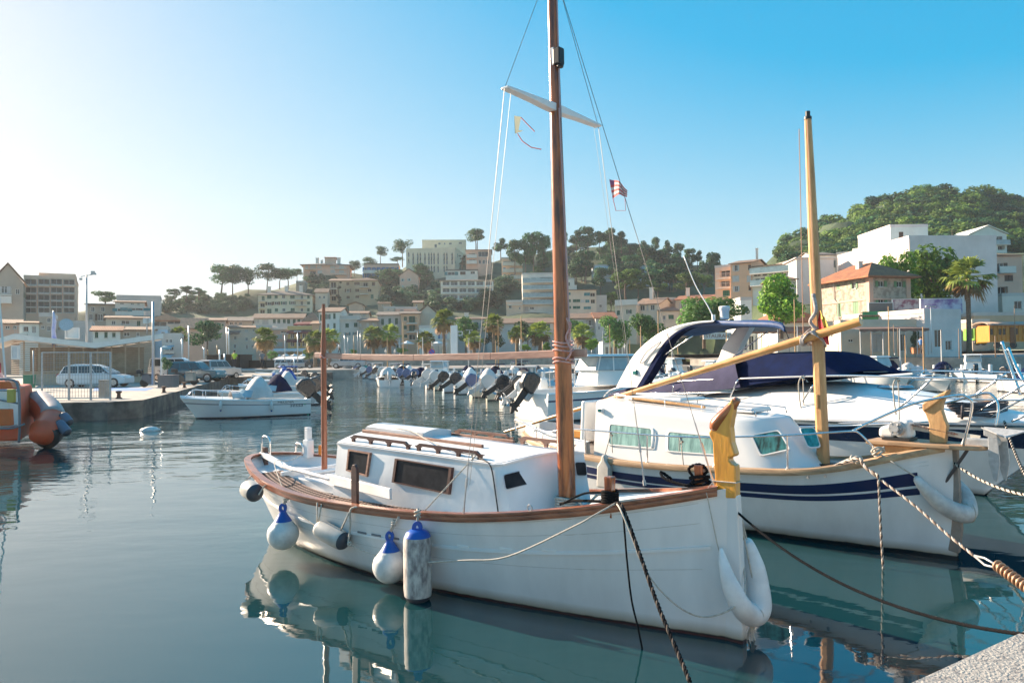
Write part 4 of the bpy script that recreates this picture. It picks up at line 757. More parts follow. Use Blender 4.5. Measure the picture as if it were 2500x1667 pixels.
def tpx(key, Z, x, yt, yb, Y, label, name='tree', wpx=None, cat='tree', group=None, **k):
 b = W(*Z(x, yb), Y); t = W(*Z(x, yt), Y); h = t.z-b.z; wid = 1
 if wpx: R0 = {'pine': 4.2, 'dpine': 4.6, 'umb': 5, 'plane': 4, 'mid': 4, 'bush': 2.8, 'cyp': 1.1}[key]; H0 = {'pine': 10, 'dpine': 11, 'umb': 11, 'plane': 8, 'mid': 8, 'bush': 4, 'cyp': 12}[key]; sc = 1/(Z(1, 0)[0]-Z(0, 0)[0]); wid = (wpx/sc*Y/FPX/2)/(R0*h/H0*1.05)
 return tree(key, b, h, name, label, cat, group, wid, **k)
tpx('plane', ZE, 610, 745, 1120, 88, 'bright green plane tree left of the wooden mast', 'plane_tree', 430)
tpx('plane', ZE, 1700, 545, 1010, 98, 'large bright green plane tree behind the stone house', 'plane_tree', 430)
tpx('plane', ZE, 1480, 580, 1000, 96, 'smaller bright green plane tree peeking over the pyramid roof', 'plane_tree', 300)
tpx('mid', ZE, 130, 865, 1130, 96, 'mid green tree behind the radar arch', 'plane_tree', 420)
tpx('mid', Z6, 350, 130, 440, 110, 'rounded green plane tree left of the bimini among the shrouds', 'plane_tree', 300)
tpx('mid', Z6, 620, 100, 430, 112, 'broad green plane tree just left of the white arch', 'plane_tree', 330)
tpx('mid', ZD, 2230, 760, 1200, 100, 'tall green tree directly above the arch top', 'plane_tree', 480)
tpx('mid', ZD, 990, 990, 1190, 130, 'green tree right of the tall mast behind a palm', 'tree', 260)
tpx('mid', ZC, 1960, 1095, 1450, 132, 'dense round dark green tree right of the white harbour pylon', 'tree', 300)
tpx('bush', ZD, 540, 1010, 1230, 128, 'dusty green tree between two palms left of the mast', 'tree', 300)
tpx('bush', ZD, 210, 1050, 1230, 128, 'dusty green tree behind the tall palm', 'tree', 260)
tpx('dpine', ZB, 505, 885, 1300, 108, 'big dark round tree behind the parked silver van', 'tree', 420)
tpx('bush', ZA, 1335, 828, 935, 46, 'young lime green shrub in the concrete planter', 'shrub', 90)
for x, yt, yb, w, l in ((1235, 1215, 1325, 150, 'clipped round hedge ball beside the left palm'), (1670, 1190, 1320, 150, 'clipped round hedge ball left of the mizzen post')): tpx('mid', ZB, x, yt, yb, 112, l, 'round_shrub', w, 'shrub')
for x, yt, yb, w, l in ((1258, 1428, 1500, 130, 'clipped round shrub under the grey shutter house'), (730, 1450, 1510, 100, 'small clipped shrub near the white gabled house')): tpx('mid', ZC, x, yt, yb, 115, l, 'round_shrub', w, 'shrub')
for x, yt, yb, w, l in ((515, 1222, 1290, 120, 'clipped shrub left of the tall mast foot'), (720, 1205, 1290, 90, 'clipped shrub touching the tall mast'), (1158, 1170, 1290, 150, 'clipped round shrub right of the palm by the mast')): tpx('plane', ZD, x, yt, yb, 105, l, 'round_shrub', w, 'shrub')
tpx('bush', ZE, 1570, 1110, 1262, 76, 'red flowering shrub in a pot by the annex corner', 'shrub', 70)
g = 'umbrella pines on the left ridge'
for x, yt, yb, w, l in ((650, 235, 600, 330, 'broad leftmost umbrella pine of the ridge group'), (790, 230, 600, 230, 'tall umbrella pine second from the left of the ridge group'), (970, 255, 610, 230, 'rounded pine in the middle of the ridge group'), (1180, 215, 540, 220, 'tallest dense pine of the ridge group'), (1330, 265, 480, 200, 'low wide umbrella pine left of the pink block'), (1430, 262, 480, 200, 'flat topped pine near the pink block'), (1530, 268, 415, 110, 'thin leaning pine touching the pink block')):
 tpx('umb', ZB, x, yt, yb, 225, l, 'umbrella_pine', w*1.35, group=g)
for x, yt, yb, w, l in ((120, 500, 610, 190, 'low rounded tree at the left of the small copse'), (260, 470, 610, 200, 'rounded tree in the middle of the small left copse'), (400, 490, 610, 200, 'rounded tree at the right of the small left copse')): tpx('dpine', ZB, x, yt, yb, 210, l, 'tree', w, group='small copse on the left ridge')
tpx('dpine', ZA, 840, 305, 420, 170, 'low dark tree clump right of the peach tower', 'tree', 220)
for x, yt, yb, w, l in ((745, 478, 660, 130, 'umbrella pine directly right of the pink block'), (885, 445, 640, 160, 'umbrella pine leaning over the blue balcony block'), (1025, 322, 500, 150, 'windswept lone pine above the blue balcony block'), (1265, 250, 520, 190, 'tall umbrella pine left of the arched hotel'), (1215, 440, 520, 130, 'small pale pine below the tall umbrella pine'), (2070, 140, 360, 210, 'dark bushy pine right of the arched hotel')):
 tpx('umb', ZC, x, yt, yb, 270, l, 'umbrella_pine', w*1.2)
tpx('cyp', ZC, 572, 655, 980, 205, 'slim dark cypress in front of the tan house', 'cypress', 80)
tpx('cyp', ZC, 650+1270, 400, 560, 250, 'dark cypress at the corner of the arched hotel', 'cypress', 90)
tpx('cyp', ZE, 1838, 358, 470, 150, 'small cypress on the terrace above the big blank wall', 'cypress', 46)
g = 'dark pines crowning the centre ridge'
for i, (x, yt, yb, w) in enumerate(((60, 125, 300, 150), (285, 215, 400, 170), (420, 230, 520, 200), (600, 165, 520, 240), (520, 240, 600, 220), (700, 200, 560, 190), (900, 150, 300, 80), (1010, 140, 330, 190), (1120, 105, 330, 190), (1230, 150, 340, 170), (1340, 112, 330, 220), (1440, 150, 330, 140), (1100, 330, 640, 220), (1010, 400, 690, 220), (1250, 300, 470, 200), (1770, 205, 420, 110), (1875, 238, 450, 130), (1985, 260, 470, 140), (2090, 310, 480, 150), (2170, 330, 500, 130), (2330, 355, 640, 200), (1640, 330, 420, 160), (1700, 350, 460, 120), (2020, 430, 640, 240), (1240, 580, 800, 220), (700, 400, 560, 160), (650, 470, 600, 180))):
 tpx('dpine', ZD, x, yt, yb, 262 if yb < 480 else 228, ('dark pine on the centre ridge, %s' % (['far left by the hotel', 'left of the slim cream house', 'above the slim cream house', 'large one left of the mast', 'lower one left of the mast', 'touching the mast', 'behind the mast rigging', 'right of the mast', 'tall umbrella shape', 'between two tall pines', 'widest on the skyline', 'beside the hilltop villa', 'big one on the middle slope', 'lower on the middle slope', 'under the tall pines', 'first right of the hilltop villa', 'second right of the hilltop villa', 'third right of the hilltop villa', 'fourth right of the hilltop villa', 'end of the right group', 'alone beside the orange block', 'below the hilltop villa', 'under the canopy villa', 'behind the long modern villa', 'lowest beside the white house', 'behind the cream house roof', 'behind the glass balcony block'][i])), 'pine_tree', w, group=g)
for x, yt, yb, w, l in ((1480, 515, 760, 330, 'sunlit golden green bushy tree in front of the long villa'), (1600, 560, 760, 220, 'sunlit bushy tree right half in front of the long villa'), (2060, 535, 760, 330, 'wide sunlit green pine below the concrete frame block'), (2230, 560, 760, 200, 'smaller sunlit pine beside the concrete frame block'), (1790, 610, 760, 200, 'low green tree between two sunlit pines'), (1340, 720, 900, 150, 'dark tree beside the pergola house')):
 tpx('pine', ZD, x, yt, yb, 190, l, 'pine_tree', w)
rs = random.Random(5)
def scatter(poly, n, Y0, Y1, key, hr, group, label, Z=ZC):
 xs = [p[0] for p in poly]; ys = [p[1] for p in poly]; k = 0; t = 0
 while k < n and t < 4000:
  t += 1; x = rs.uniform(min(xs), max(xs)); y = rs.uniform(min(ys), max(ys)); ins = False; j = len(poly)-1
  for i in range(len(poly)):
   if (poly[i][1] > y) != (poly[j][1] > y) and x < (poly[j][0]-poly[i][0])*(y-poly[i][1])/(poly[j][1]-poly[i][1])+poly[i][0]: ins = not ins
   j = i
  if not ins: continue
  d = ray(*Z(x, y)); Y = Y0; hit = None
  while Y < Y1:
   p = CAMO+d*(Y/d.y)
   if p.z <= HT(p.x, p.y): hit = p; break
   Y += 2.5
  if hit is None: continue
  hit.z = HT(hit.x, hit.y)-.3; tree(key, hit, rs.uniform(*hr), 'hillside_shrub' if key == 'bush' else 'pine_tree', label, 'shrub' if key == 'bush' else 'tree', group, rs.uniform(.9, 1.5), seed=rs.randrange(99)); k += 1
scatter([(380, 720), (480, 820), (460, 940), (300, 860), (180, 720)], 12, 175, 280, 'bush', (2, 3.5), 'shrubs below the pink block', 'dark shrub on the bank below the pink hilltop block')
scatter([(620, 900), (1000, 690), (1240, 640), (1640, 650), (1680, 900), (2200, 930), (2200, 1090), (800, 1010)], 75, 165, 260, 'bush', (2, 4), 'shrubs across the middle slope', 'dusty green shrub on the middle slope under the arched hotel')
scatter([(980, 700), (1240, 660), (1640, 660), (1660, 860), (1100, 860)], 12, 185, 260, 'dpine', (4.5, 7), 'trees across the middle slope', 'dark tree on the middle slope under the arched hotel')
scatter([(0, 780), (340, 600), (420, 700), (330, 900), (0, 900)], 24, 165, 260, 'bush', (2.5, 4.5), 'shrubs beside the glass balcony block', 'green shrub on the slope left of the glass balcony block', ZD)
scatter([(900, 350), (1500, 340), (1900, 420), (2340, 500), (2340, 700), (1200, 800), (900, 640)], 50, 170, 300, 'dpine', (5, 8), 'pines on the slope between the villas', 'dark pine on the wooded slope between the white villas', ZD)
scatter([(0, 640), (500, 600), (1000, 650), (1050, 790), (0, 800)], 60, 150, 260, 'bush', (1.5, 3), 'shrubs on the left ridge slope', 'low dark scrub bush on the left ridge slope', ZB)
hp = [(640, 500), (760, 400), (900, 290), (1100, 300), (1260, 190), (1450, 110), (1700, 70), (1960, 80), (2200, 130), (2420, 160), (2420, 520), (1900, 480), (1650, 420), (1380, 480), (1000, 520)]
def hillwood():
 pts = []; k = 0; t = 0
 while k < 230 and t < 9000:
  t += 1; x = rs.uniform(640, 2450); sky = interp([(640, 430), (760, 385), (900, 290), (1080, 285), (1260, 150), (1450, 90), (1700, 60), (1960, 62), (2200, 110), (2450, 140)], x)
  low = interp([(640, 560), (900, 560), (1400, 500), (1700, 460), (2000, 430), (2450, 500)], x)
  f = rs.random(); y = lerp(sky, low, f)
  if any((a-x)**2+((b-y)*1.5)**2 < 38**2 for a, b in pts): continue
  pts.append((x, y)); Y = lerp(262, 185, f); top = W(*ZE(x, y), Y); h = rs.uniform(9, 13); top.z -= h
  tree('pine' if rs.random() < .6 else 'dpine', top, h, 'pine_tree', 'pine in the dense wood covering the right hill', 'tree', 'pines covering the right hill', rs.uniform(1.0, 1.25), seed=rs.randrange(99)); k += 1
hillwood()
# palms
def palm_proto(seed, skirt=True, n=46):
 rnd = random.Random(seed); g_ = MB(); d_ = MB()
 def fan(mb, base, dirv, L, R, droop, blades=11):
  dirv = dirv.normalized(); tip = base+dirv*L; mb.tube([base, base+dirv*L*.5+Vector((0, 0, .03)), tip], [.035, .025, .015], 4, cap=False)
  up = Vector((0, 0, 1)); sd = dirv.cross(up); sd = sd.normalized() if sd.length > .01 else Vector((1, 0, 0)); nn = sd.cross(dirv)
  for i in range(blades):
   a = lerp(-1.25, 1.25, i/(blades-1)); v = (dirv*cos(a)+sd*sin(a)).normalized(); l = R*(1-.25*abs(a)/1.25)*rnd.uniform(.85, 1.1)
   w = v.cross(nn).normalized()*.075; m = tip+v*l*.6+nn*.05; e = tip+v*l+Vector((0, 0, -droop*l*rnd.uniform(.5, 1.2))); m2 = tip+v*l*.62-Vector((0, 0, droop*.12))
   mb.add([tip, m2+w, e, m2-w], [(0, 1, 2, 3)])
 for i in range(n):
  el = radians(rnd.uniform(-18, 80)); az = rnd.uniform(0, 6.28); v = Vector((cos(az)*cos(el), sin(az)*cos(el), sin(el)))
  fan(g_, Vector((0, 0, 0)), v, rnd.uniform(.7, 1.0), rnd.uniform(.75, 1.0), .35 if el > .3 else .6)
 for i in range(34 if skirt else 12):
  el = radians(rnd.uniform(-60, -5)); az = rnd.uniform(0, 6.28); v = Vector((cos(az)*cos(el), sin(az)*cos(el), sin(el)))
  fan(d_, Vector((0, 0, -.15)), v, rnd.uniform(.5, .85), rnd.uniform(.6, .9), .7, 9)
 return g_.mesh('green_fronds', LM['palm'], fixn=False), d_.mesh('dead_fronds', LM['palmd'], fixn=False)
PALMS = [palm_proto(1), palm_proto(2), palm_proto(3, False)]
def palm(Z, x, yc, yb, Y, rpx, label, k=0, tr=.24):
 b = W(*Z(x, yb), Y); c = W(*Z(x, yc), Y); o = thing('palm_tree', label, 'palm', b, random.uniform(0, 6), 'fan palms along the promenade'); h = c.z-b.z; sc = rpx*(Z(1, 0)[0]-Z(0, 0)[0])*Y/FPX/1.3
 mb = MB(); mb.tube([(0, 0, -.2), (0, 0, .4), (.05, 0, h*.5), (0, 0, h*.93), (0, 0, h+.1)], [tr*1.4, tr*1.1, tr*.9, tr*.95, tr*.5], 10); mb.build('trunk', palmb, o, smooth=True)
 for me in PALMS[k]:
  q = bpy.data.objects.new(me.name, me); COL.objects.link(q); q.parent = o; q.location = (0, 0, h); q.scale = (sc,)*3
palm(ZB, 1160, 1065, 1395, 92, 122, 'palm with yellowing fronds left of the red mizzen post near the dark hut')
palm(ZB, 1740, 1090, 1380, 108, 112, 'squat palm just left of the red mizzen post')
palm(ZB, 1905, 1065, 1380, 108, 115, 'palm directly behind the red mizzen post', 1)
palm(ZC, 948, 1305, 1500, 118, 112, 'left palm of the pair below the stone house', 1)
palm(ZC, 1128, 1290, 1500, 118, 112, 'right palm of the pair below the grey shutter house')
palm(ZC, 1518, 1345, 1500, 116, 95, 'small palm in front of the low white seafront house', 1)
palm(ZC, 1723, 1140, 1500, 116, 120, 'tall slender palm left of the white harbour pylon')
palm(ZC, 2050, 1345, 1495, 116, 90, 'small palm right of the white harbour pylon')
palm(ZD, 218, 1015, 1290, 112, 88, 'tall palm left of the pale stay lines', 1)
palm(ZD, 440, 1120, 1290, 112, 74, 'small brownish palm between two stay lines')
palm(ZD, 660, 1105, 1285, 108, 105, 'broad palm directly left of the tall mast', 1)
palm(ZD, 1072, 1125, 1280, 108, 98, 'broad palm directly right of the tall mast')
palm(ZE, 1960, 735, 1262, 84, 145, 'tall slender palm with open crown near the right edge', 2, .27)
palm(ZA, 1425, 640, 870, 100, 60, 'shadowed date palm beside the big dark tree', 1)
# boats
class Frame:
 def __init__(s, bow, ang, L):
  a = Vector((cos(radians(ang)), sin(radians(ang)), 0)); s.a = a; s.p = Vector((-a.y, a.x, 0)); s.o = Vector((bow[0], bow[1], 0))-a*L; s.rz = radians(ang)
 def loc(s, q): q = q-s.o; return Vector((q.dot(s.a), q.dot(s.p), q.z))
 def ty(s, uv, y):       # point of this pixel on the fore-and-aft plane y
  d = ray(*uv); k = (y-(CAMO-s.o).dot(s.p))/d.dot(s.p); return s.loc(CAMO+d*k)
 def tz(s, uv, z): return s.loc(G(uv[0], uv[1], z))
 def tx(s, uv, x):
  d = ray(*uv); k = (x-(CAMO-s.o).dot(s.a))/d.dot(s.a); return s.loc(CAMO+d*k)
class Hull:
 def __init__(s, zs, bs, bw, x0, x1, w0, w1, zk=-.45, p=.8, pb=1.25, n=44, m=16, transom=False):
  s.zs, s.bs, s.bw = smooth_tab(zs), smooth_tab(bs), smooth_tab(bw); s.x0, s.x1, s.w0, s.w1, s.zk = x0, x1, w0, w1, zk; s.p, s.pb = p, pb; s.n, s.m = n, m; s.tr = transom
 def pt(s, u, z, off=0, side=-1):
  xs = lerp(s.x0, s.x1, u); xw = lerp(s.w0, s.w1, u); Z = s.zs(xs); bs, bw = max(s.bs(xs), 0), max(s.bw(xw), 0)
  if z >= 0:
   t = min(z/Z, 1); pp = lerp(s.p, s.pb, max(0, (u-.45)/.55)); x = lerp(xw, xs, t**1.1); b = lerp(bw, bs, t**pp)
  else:
   t = z/s.zk; x = xw+(lerp(s.w0+.4, s.w1-.5, u)-xw)*t*t; b = bw*sqrt(max(0, 1-t*t))*.999
  return Vector((x, side*(b+off), z))
 def us(s): return [.5-.5*cos(pi*i/s.n) for i in range(s.n+1)]
 def mesh(s, zcuts=None):
  mb = MB(); us = s.us();
  for side in (-1, 1):
   rows = []
   for u in us:
    Z = s.zs(lerp(s.x0, s.x1, u)); r = [s.pt(u, s.zk*(1-i/5), 0, side) for i in range(5)]
    r += [s.pt(u, Z*i/s.m, 0, side) for i in range(s.m+1)]; rows.append(r)
   mb.grid(rows, flip=side < 0)
  if s.tr:
   Z = s.zs(s.x0); r = [s.pt(0, s.zk*(1-i/5), 0, -1) for i in range(5)]+[s.pt(0, Z*i/s.m, 0, -1) for i in range(s.m+1)]
   mb.grid([[Vector((q.x, -q.y, q.z)) for q in r], r])
  return mb
 def line(s, f, off=0, side=-1, a=0, b=1, n=60): return [s.pt(lerp(a, b, i/n), f(lerp(s.x0, s.x1, lerp(a, b, i/n))), off, side) for i in range(n+1)]
 def deck(s, dz, inset=.03, n=None, camber=0, a=0, b=1, mat_=None):
  mb = MB(); rows = []; n = n or s.n
  for i in range(n+1):
   u = lerp(a, b, .5-.5*cos(pi*i/n)); x = lerp(s.x0, s.x1, u); Z = s.zs(x)+dz; q = s.pt(u, min(Z, s.zs(x)), -inset); w = max(abs(q.y) if q.y < 0 else 0, .001)
   rows.append([Vector((q.x, w*k/4, Z+camber*(1-(k/4)**2))) for k in range(-4, 5)])
  return mb.grid(rows)
 def inner(s, dz, th=.05):
  mb = MB()
  for side in (-1, 1):
   rows = []
   for u in s.us():
    x = lerp(s.x0, s.x1, u); Z = s.zs(x); rows.append([s.pt(u, Z+dz, -th, side), s.pt(u, Z, -th, side), s.pt(u, Z, 0, side)])
   for r in rows:
    for k in range(2):
     if r[k].y*side < 0: r[k].y = 0
   mb.grid(rows)
  return mb
def oriented(p0, p1, up=(0, 0, 1)):
 d = (Vector(p1)-Vector(p0)).normalized(); x = d; up = up if abs(d.z) < .95 else (0, 1, 0); y = Vector(up).cross(x).normalized(); z = x.cross(y); m = Matrix((x, y, z)).transposed().to_4x4(); m.translation = Vector(p0); return m
wood_v = mat('varnished_mast_wood', (.42, .12, .028), .25, c2=(.1, .025, .008), vs=5, stretch=(3, 3, .35), vpos=(.35, .6), coat=.6, bump=.15, bs=18, detail=10)
wood_r = mat('varnished_rail_wood', (.36, .12, .055), .32, c2=(.15, .045, .02), vs=3, stretch=(.8, 4, 6), coat=.4, bump=.15, bs=14, detail=8)
wood_f = mat('faded_mahogany', (.38, .2, .14), .6, c2=(.2, .09, .06), vs=5, stretch=(.5, 4, 4), bump=.3, bs=20, detail=8)
wood_d = mat('dark_mahogany', (.09, .03, .022), .4, c2=(.05, .018, .014), vs=4, stretch=(.5, 4, 4), coat=.3)
wood_y = mat('golden_varnished_oak', (.78, .38, .05), .28, c2=(.55, .22, .025), vs=3, stretch=(2.5, 2.5, .6), coat=.6, bump=.15, bs=14, detail=8)
wood_t = mat('pale_oiled_teak', (.6, .36, .16), .5, c2=(.42, .22, .09), vs=4, stretch=(3, 3, .6), bump=.15, bs=16, detail=8)
wood_tx = mat('pale_oiled_teak_rail', (.5, .33, .19), .55, c2=(.3, .18, .1), vs=4, stretch=(.5, 4, 4), bump=.15, bs=16, detail=8)
blue_p = mat('bright_blue_vinyl', (.01, .09, .42), .35, var=.2)
def hullpaint(name, c, lines=(), boot=None):
 m = mat(name, c, .34, c2=tuple(x*.86 for x in c), vs=2.4, stretch=(1, 1, .35), bump=.16, bs=5, coat=.2, detail=9)
 t = m.node_tree; N = t.nodes; L = t.links; p = N['Principled BSDF']; src = p.inputs['Base Color'].links[0].from_socket
 tc = N.new('ShaderNodeTexCoord'); sp = N.new('ShaderNodeSeparateXYZ'); L.new(tc.outputs['Object'], sp.inputs[0])
 if boot:
  nz = N.new('ShaderNodeTexNoise'); nz.inputs['Scale'].default_value = 5; nz.inputs['Detail'].default_value = 6; L.new(tc.outputs['Object'], nz.inputs[0])
  ad = N.new('ShaderNodeMath'); ad.operation = 'MULTIPLY_ADD'; ad.inputs[1].default_value = .035; L.new(nz.outputs[0], ad.inputs[0]); L.new(sp.outputs[2], ad.inputs[2])
  cr = N.new('ShaderNodeValToRGB'); e = cr.color_ramp.elements; e[0].position = 0; e[0].color = (*boot[1], 1); e[1].position = 1; e[1].color = (1, 1, 1, 1)
  mr = N.new('ShaderNodeMapRange'); mr.inputs[1].default_value = -.1; mr.inputs[2].default_value = .4; L.new(ad.outputs[0], mr.inputs[0]); L.new(mr.outputs[0], cr.inputs[0])
  z = boot[0]; g = lambda q: (q+.1)/.5
  e[0].position = g(z-.01); e[1].position = g(z+.015); k = cr.color_ramp.elements.new(g(z+.002)); k.color = (*boot[2], 1)
  e[-1].color = (.55, .47, .36, 1); k = cr.color_ramp.elements.new(min(.99, g(z+.12))); k.color = (1, 1, 1, 1)
  mx = N.new('ShaderNodeMix'); mx.data_type = 'RGBA'; mx.blend_type = 'MULTIPLY'; mx.inputs[0].default_value = 1; L.new(src, mx.inputs[6]); L.new(cr.outputs[0], mx.inputs[7]); L.new(mx.outputs[2], p.inputs['Base Color'])
 return m
def rail_posts(mb, pts, z, r=.012):
 for p in pts: mb.tube([p, (p[0], p[1], z)], r, 8)
def gap_box(mb, A, B, C, D, t, nrm, m=0):
 n = Vector(nrm); mb.prism([A, B, C, D], -n*t, n*0, m)
def framed_window(parent, quad, frame_w, fm, gm, out=.02, name='window', rnd=0):
 q = [Vector(p) for p in quad]; c = sum(q, Vector())/4; n = (q[1]-q[0]).cross(q[3]-q[0]).normalized()
 if n.dot(Vector((0, -1, 0))) < 0 and n.dot(Vector((1, 0, 0))) < .3: n = -n
 def ring(k, o):
  ps = [c+(p-c)*(1-k/(p-c).length*1.3) for p in q]; out_ = []
  if rnd:
   for i, p in enumerate(ps):
    a = ps[i-1]; b = ps[(i+1) % 4]; ra = p+(a-p).normalized()*rnd; rb = p+(b-p).normalized()*rnd
    out_ += [ra*(1-t)**2+p*2*t*(1-t)+rb*t*t for t in (0, .25, .5, .75, 1)]
  else: out_ = ps
  return [p+n*o for p in out_]
 o1, i1, o0, i0 = ring(0, out), ring(frame_w, out), ring(0, -.02), ring(frame_w, -.02); k = len(o1); mb = MB()
 mb.add(o1+i1+o0+i0, [(i, (i+1) % k, k+(i+1) % k, k+i) for i in range(k)]+[(i, (i+1) % k, 2*k+(i+1) % k, 2*k+i) for i in range(k)]+[(k+i, k+(i+1) % k, 3*k+(i+1) % k, 3*k+i) for i in range(k)])
 f = mb.build(name, fm, parent); g = MB(); g.add(ring(frame_w-.004, out*.3), [tuple(range(k))]); g.build('pane', gm, f, fixn=False); return f
def arch_handrail(parent, p0, p1, n, h, m, w=.03):
 M = oriented(p0, p1); L = (Vector(p1)-Vector(p0)).length; mb = MB(); t = .035; top = [(-.02, h*.55), (.03, h), (L-.03, h), (L+.02, h*.3)]
 mb.prism([(-.03, 0, h-.02-t*.3), (0.02, 0, h), (L-.05, 0, h), (L+.03, 0, h-.05), (L+.03, 0, h-.07), (L-.05, 0, h-t), (0, 0, h-t)], (0, -w/2, 0), (0, w/2, 0), M=M)
 for i in range(n+1):
  x = L*i/n; f = .045; mb.prism([(x-f*.5, 0, 0), (x+f*.5, 0, 0), (x+f*.6, 0, h*.4), (x+f*1.6, 0, h-t+.003), (x-f*1.6, 0, h-t+.003), (x-f*.6, 0, h*.4)], (0, -w/2, 0), (0, w/2, 0), M=M)
 return mb.build('grab_rail', m, parent)
def boat_main():
 fr = Frame(G(1806, 1565), -41, 7.2)
 R = thing('fishing_boat', 'white wooden cabin boat with varnished mast and golden stemhead, moored in front', 'boat', fr.o, fr.rz)
 zs = [(-1.2, 1.04), (-.9, 1.03), (-.26, 1.0), (.5, .95), (1.2, .9), (1.6, .88), (2.1, .86), (2.85, .86), (3.64, .88), (4.0, .9), (4.5, .935), (5.15, 1.015), (5.61, 1.09), (5.8, 1.12), (6.23, 1.2), (6.66, 1.29), (7.05, 1.385), (7.17, 1.41)]
 bs = [(-1.2, 0), (-1.12, .2), (-.9, .42), (-.6, .58), (-.26, .73), (.2, .91), (.72, 1.06), (1.2, 1.15), (1.6, 1.19), (2.1, 1.18), (2.85, 1.13), (3.64, 1.05), (4.0, 1.0), (4.5, .92), (5.15, .8), (5.61, .7), (5.8, .64), (6.23, .45), (6.66, .24), (7.05, .08), (7.17, .035)]
 bw = [(-.5, 0), (-.2, .25), (.2, .45), (.77, .62), (1.6, .76), (2.4, .83), (3.4, .84), (4.2, .74), (5.0, .58), (5.6, .44), (6.4, .24), (6.9, .1), (7.19, .02)]
 H = Hull(zs, bs, bw, -1.2, 7.17, -.5, 7.19, zk=-.55, p=.7, pb=1.1, n=60, m=20); LX = 8.37
 hp_ = hullpaint('white_hull_paint', (.74, .73, .72), boot=(.04, (.09, .02, .015), (.03, .02, .015)))
 hull = H.mesh().build('hull', hp_, R, smooth=60)
 st = MB()
 for f, off, w in ((.62, .018, .05),):
  for sd in (-1, 1): st.sweep(H.line(lambda x, f=f: H.zs(x)*f, -.005, sd, .015, .975), [(-.03, -w/2), (off, -w*.3), (off, w*.3), (-.03, w/2)] if sd < 0 else [(.03, -w/2), (-off, -w*.3), (-off, w*.3), (.03, w/2)])
 st.build('rubbing_strake', hp_, hull, smooth=40)
 st = MB()
 for f in (.93, .79, .47):
  st.sweep(H.line(lambda x, f=f: H.zs(x)*f, -.004, -1, .02, .965), [(-.02, -.004), (.002, -.004), (.006, .004), (-.02, .004)])
 st.build('plank_seams', mat('seam_paint', (.52, .5, .47), .6), hull)
 sp = MB(); sp.prism([(6.97, 0, 1.32), (7.22, 0, 1.345), (7.25, 0, .5), (7.25, 0, -.3), (7.04, 0, -.3), (6.99, 0, .5)], (0, -.05, 0), (0, .05, 0)); sp.build('stem_post', hp_, R, bev=.012)
 sp = MB(); sp.prism([(-1.28, 0, 1.02), (-1.15, 0, 1.04), (-.55, 0, .2), (-.3, 0, -.3), (-.45, 0, -.3), (-.72, 0, .2)], (0, -.04, 0), (0, .04, 0)); sp.build('stern_post', hp_, R, bev=.01)
 sc = MB()
 for k_, x in enumerate((2.75, 3.0, 3.3, 3.8, 4.3, 4.85, 5.35)):
  sc = MB()
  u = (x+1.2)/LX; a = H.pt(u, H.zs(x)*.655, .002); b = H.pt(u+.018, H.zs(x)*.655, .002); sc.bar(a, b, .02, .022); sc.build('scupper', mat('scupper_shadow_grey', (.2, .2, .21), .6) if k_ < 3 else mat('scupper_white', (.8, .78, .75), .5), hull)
 rl = MB(); rl2 = MB()
 for sd in (-1, 1):
  L = H.line(lambda x: H.zs(x), 0, sd, 0, .985, 90); s_ = 1 if sd < 0 else -1
  rl.sweep(L, [(-.07*s_, 0), (.03*s_, 0), (.035*s_, .018), (.03*s_, .036), (-.07*s_, .036)]); rl2.sweep(L, [(-.02*s_, -.055), (.02*s_, -.055), (.026*s_, -.03), (.02*s_, -.003), (-.02*s_, -.003)])
 rl.build('rail', wood_r, R, smooth=40); rl2.build('rub_rail', wood_r, R, smooth=40)
 H.inner(-.3).build('bulwark', paintw, R, smooth=60)
 H.deck(-.17, .05, camber=.02).build('deck', paintw, R, smooth=60)
 fd = MB(); rows = []
 for i in range(13):
  x = lerp(5.75, 6.95, i/12); b = max(0, H.bs(x)*(.9 if i else .8)-.03); z = H.zs(x)-.015; rows.append([(x, b*k/4, z+.05*(1-(k/4)**2)) for k in range(-4, 5)])
 fd.grid(rows); b0 = rows[0]; fd.add(b0+[(p[0], p[1], p[2]-.25) for p in b0], [(i, i+1, 9+i+1, 9+i) for i in range(8)]); fd.build('foredeck', paintw, R, smooth=30)
 gm = mat('brown_grating', (.3, .2, .16), .7, var=.3, vs=8); gh = mat('grating_holes', (.05, .035, .03), .9)
 gr = MB(); hl = MB()
 for a, b in ((.0, .95), (.98, 1.95), (1.98, 2.85), (2.88, 3.8)):
  n = 14
  for i in range(n):
   x = lerp(a, b, (i+.5)/n); o = H.bs(x)-.1; ii = o-.38; z = H.zs(x)-.05
   if i == 0:
    xs = [lerp(a, b, t/6) for t in range(7)]; top = [[(xx, -(H.bs(xx)-.09), H.zs(xx)-.05) for xx in xs], [(xx, -(H.bs(xx)-.52), H.zs(xx)-.05) for xx in xs]]; gr.grid(top); gr.grid([[(p[0], p[1], p[2]-.03) for p in r] for r in top])
    gr.grid([top[1], [(p[0], p[1], p[2]-.05) for p in top[1]]])
   for k in range(6): y = lerp(o-.02, ii+.02, k/5); hl.box((x, -y, z+.004), ((b-a)/n*.6, .03, .004))
 g_ = gr.build('grating', gm, R); hl.build('grating_slots', gh, g_)
 ck = MB(); ck.box((.35, .1, .9), (.07, 1.3, .14));
 for x in (.45, .85, 1.25): ck.prism([(x, 0, .8), (x+.16, 0, .8), (x+.3, 0, .95), (x+.26, 0, .98), (x+.12, 0, .93)], (0, -.3, 0), (0, .6, 0))
 ck.build('cockpit_bench', paintw, R, bev=.01)
 hx = MB(); hx.box((.9, -.32, .82), (1.5, .2, .14)); hx.build('engine_hatch', paintw, R, bev=.02)
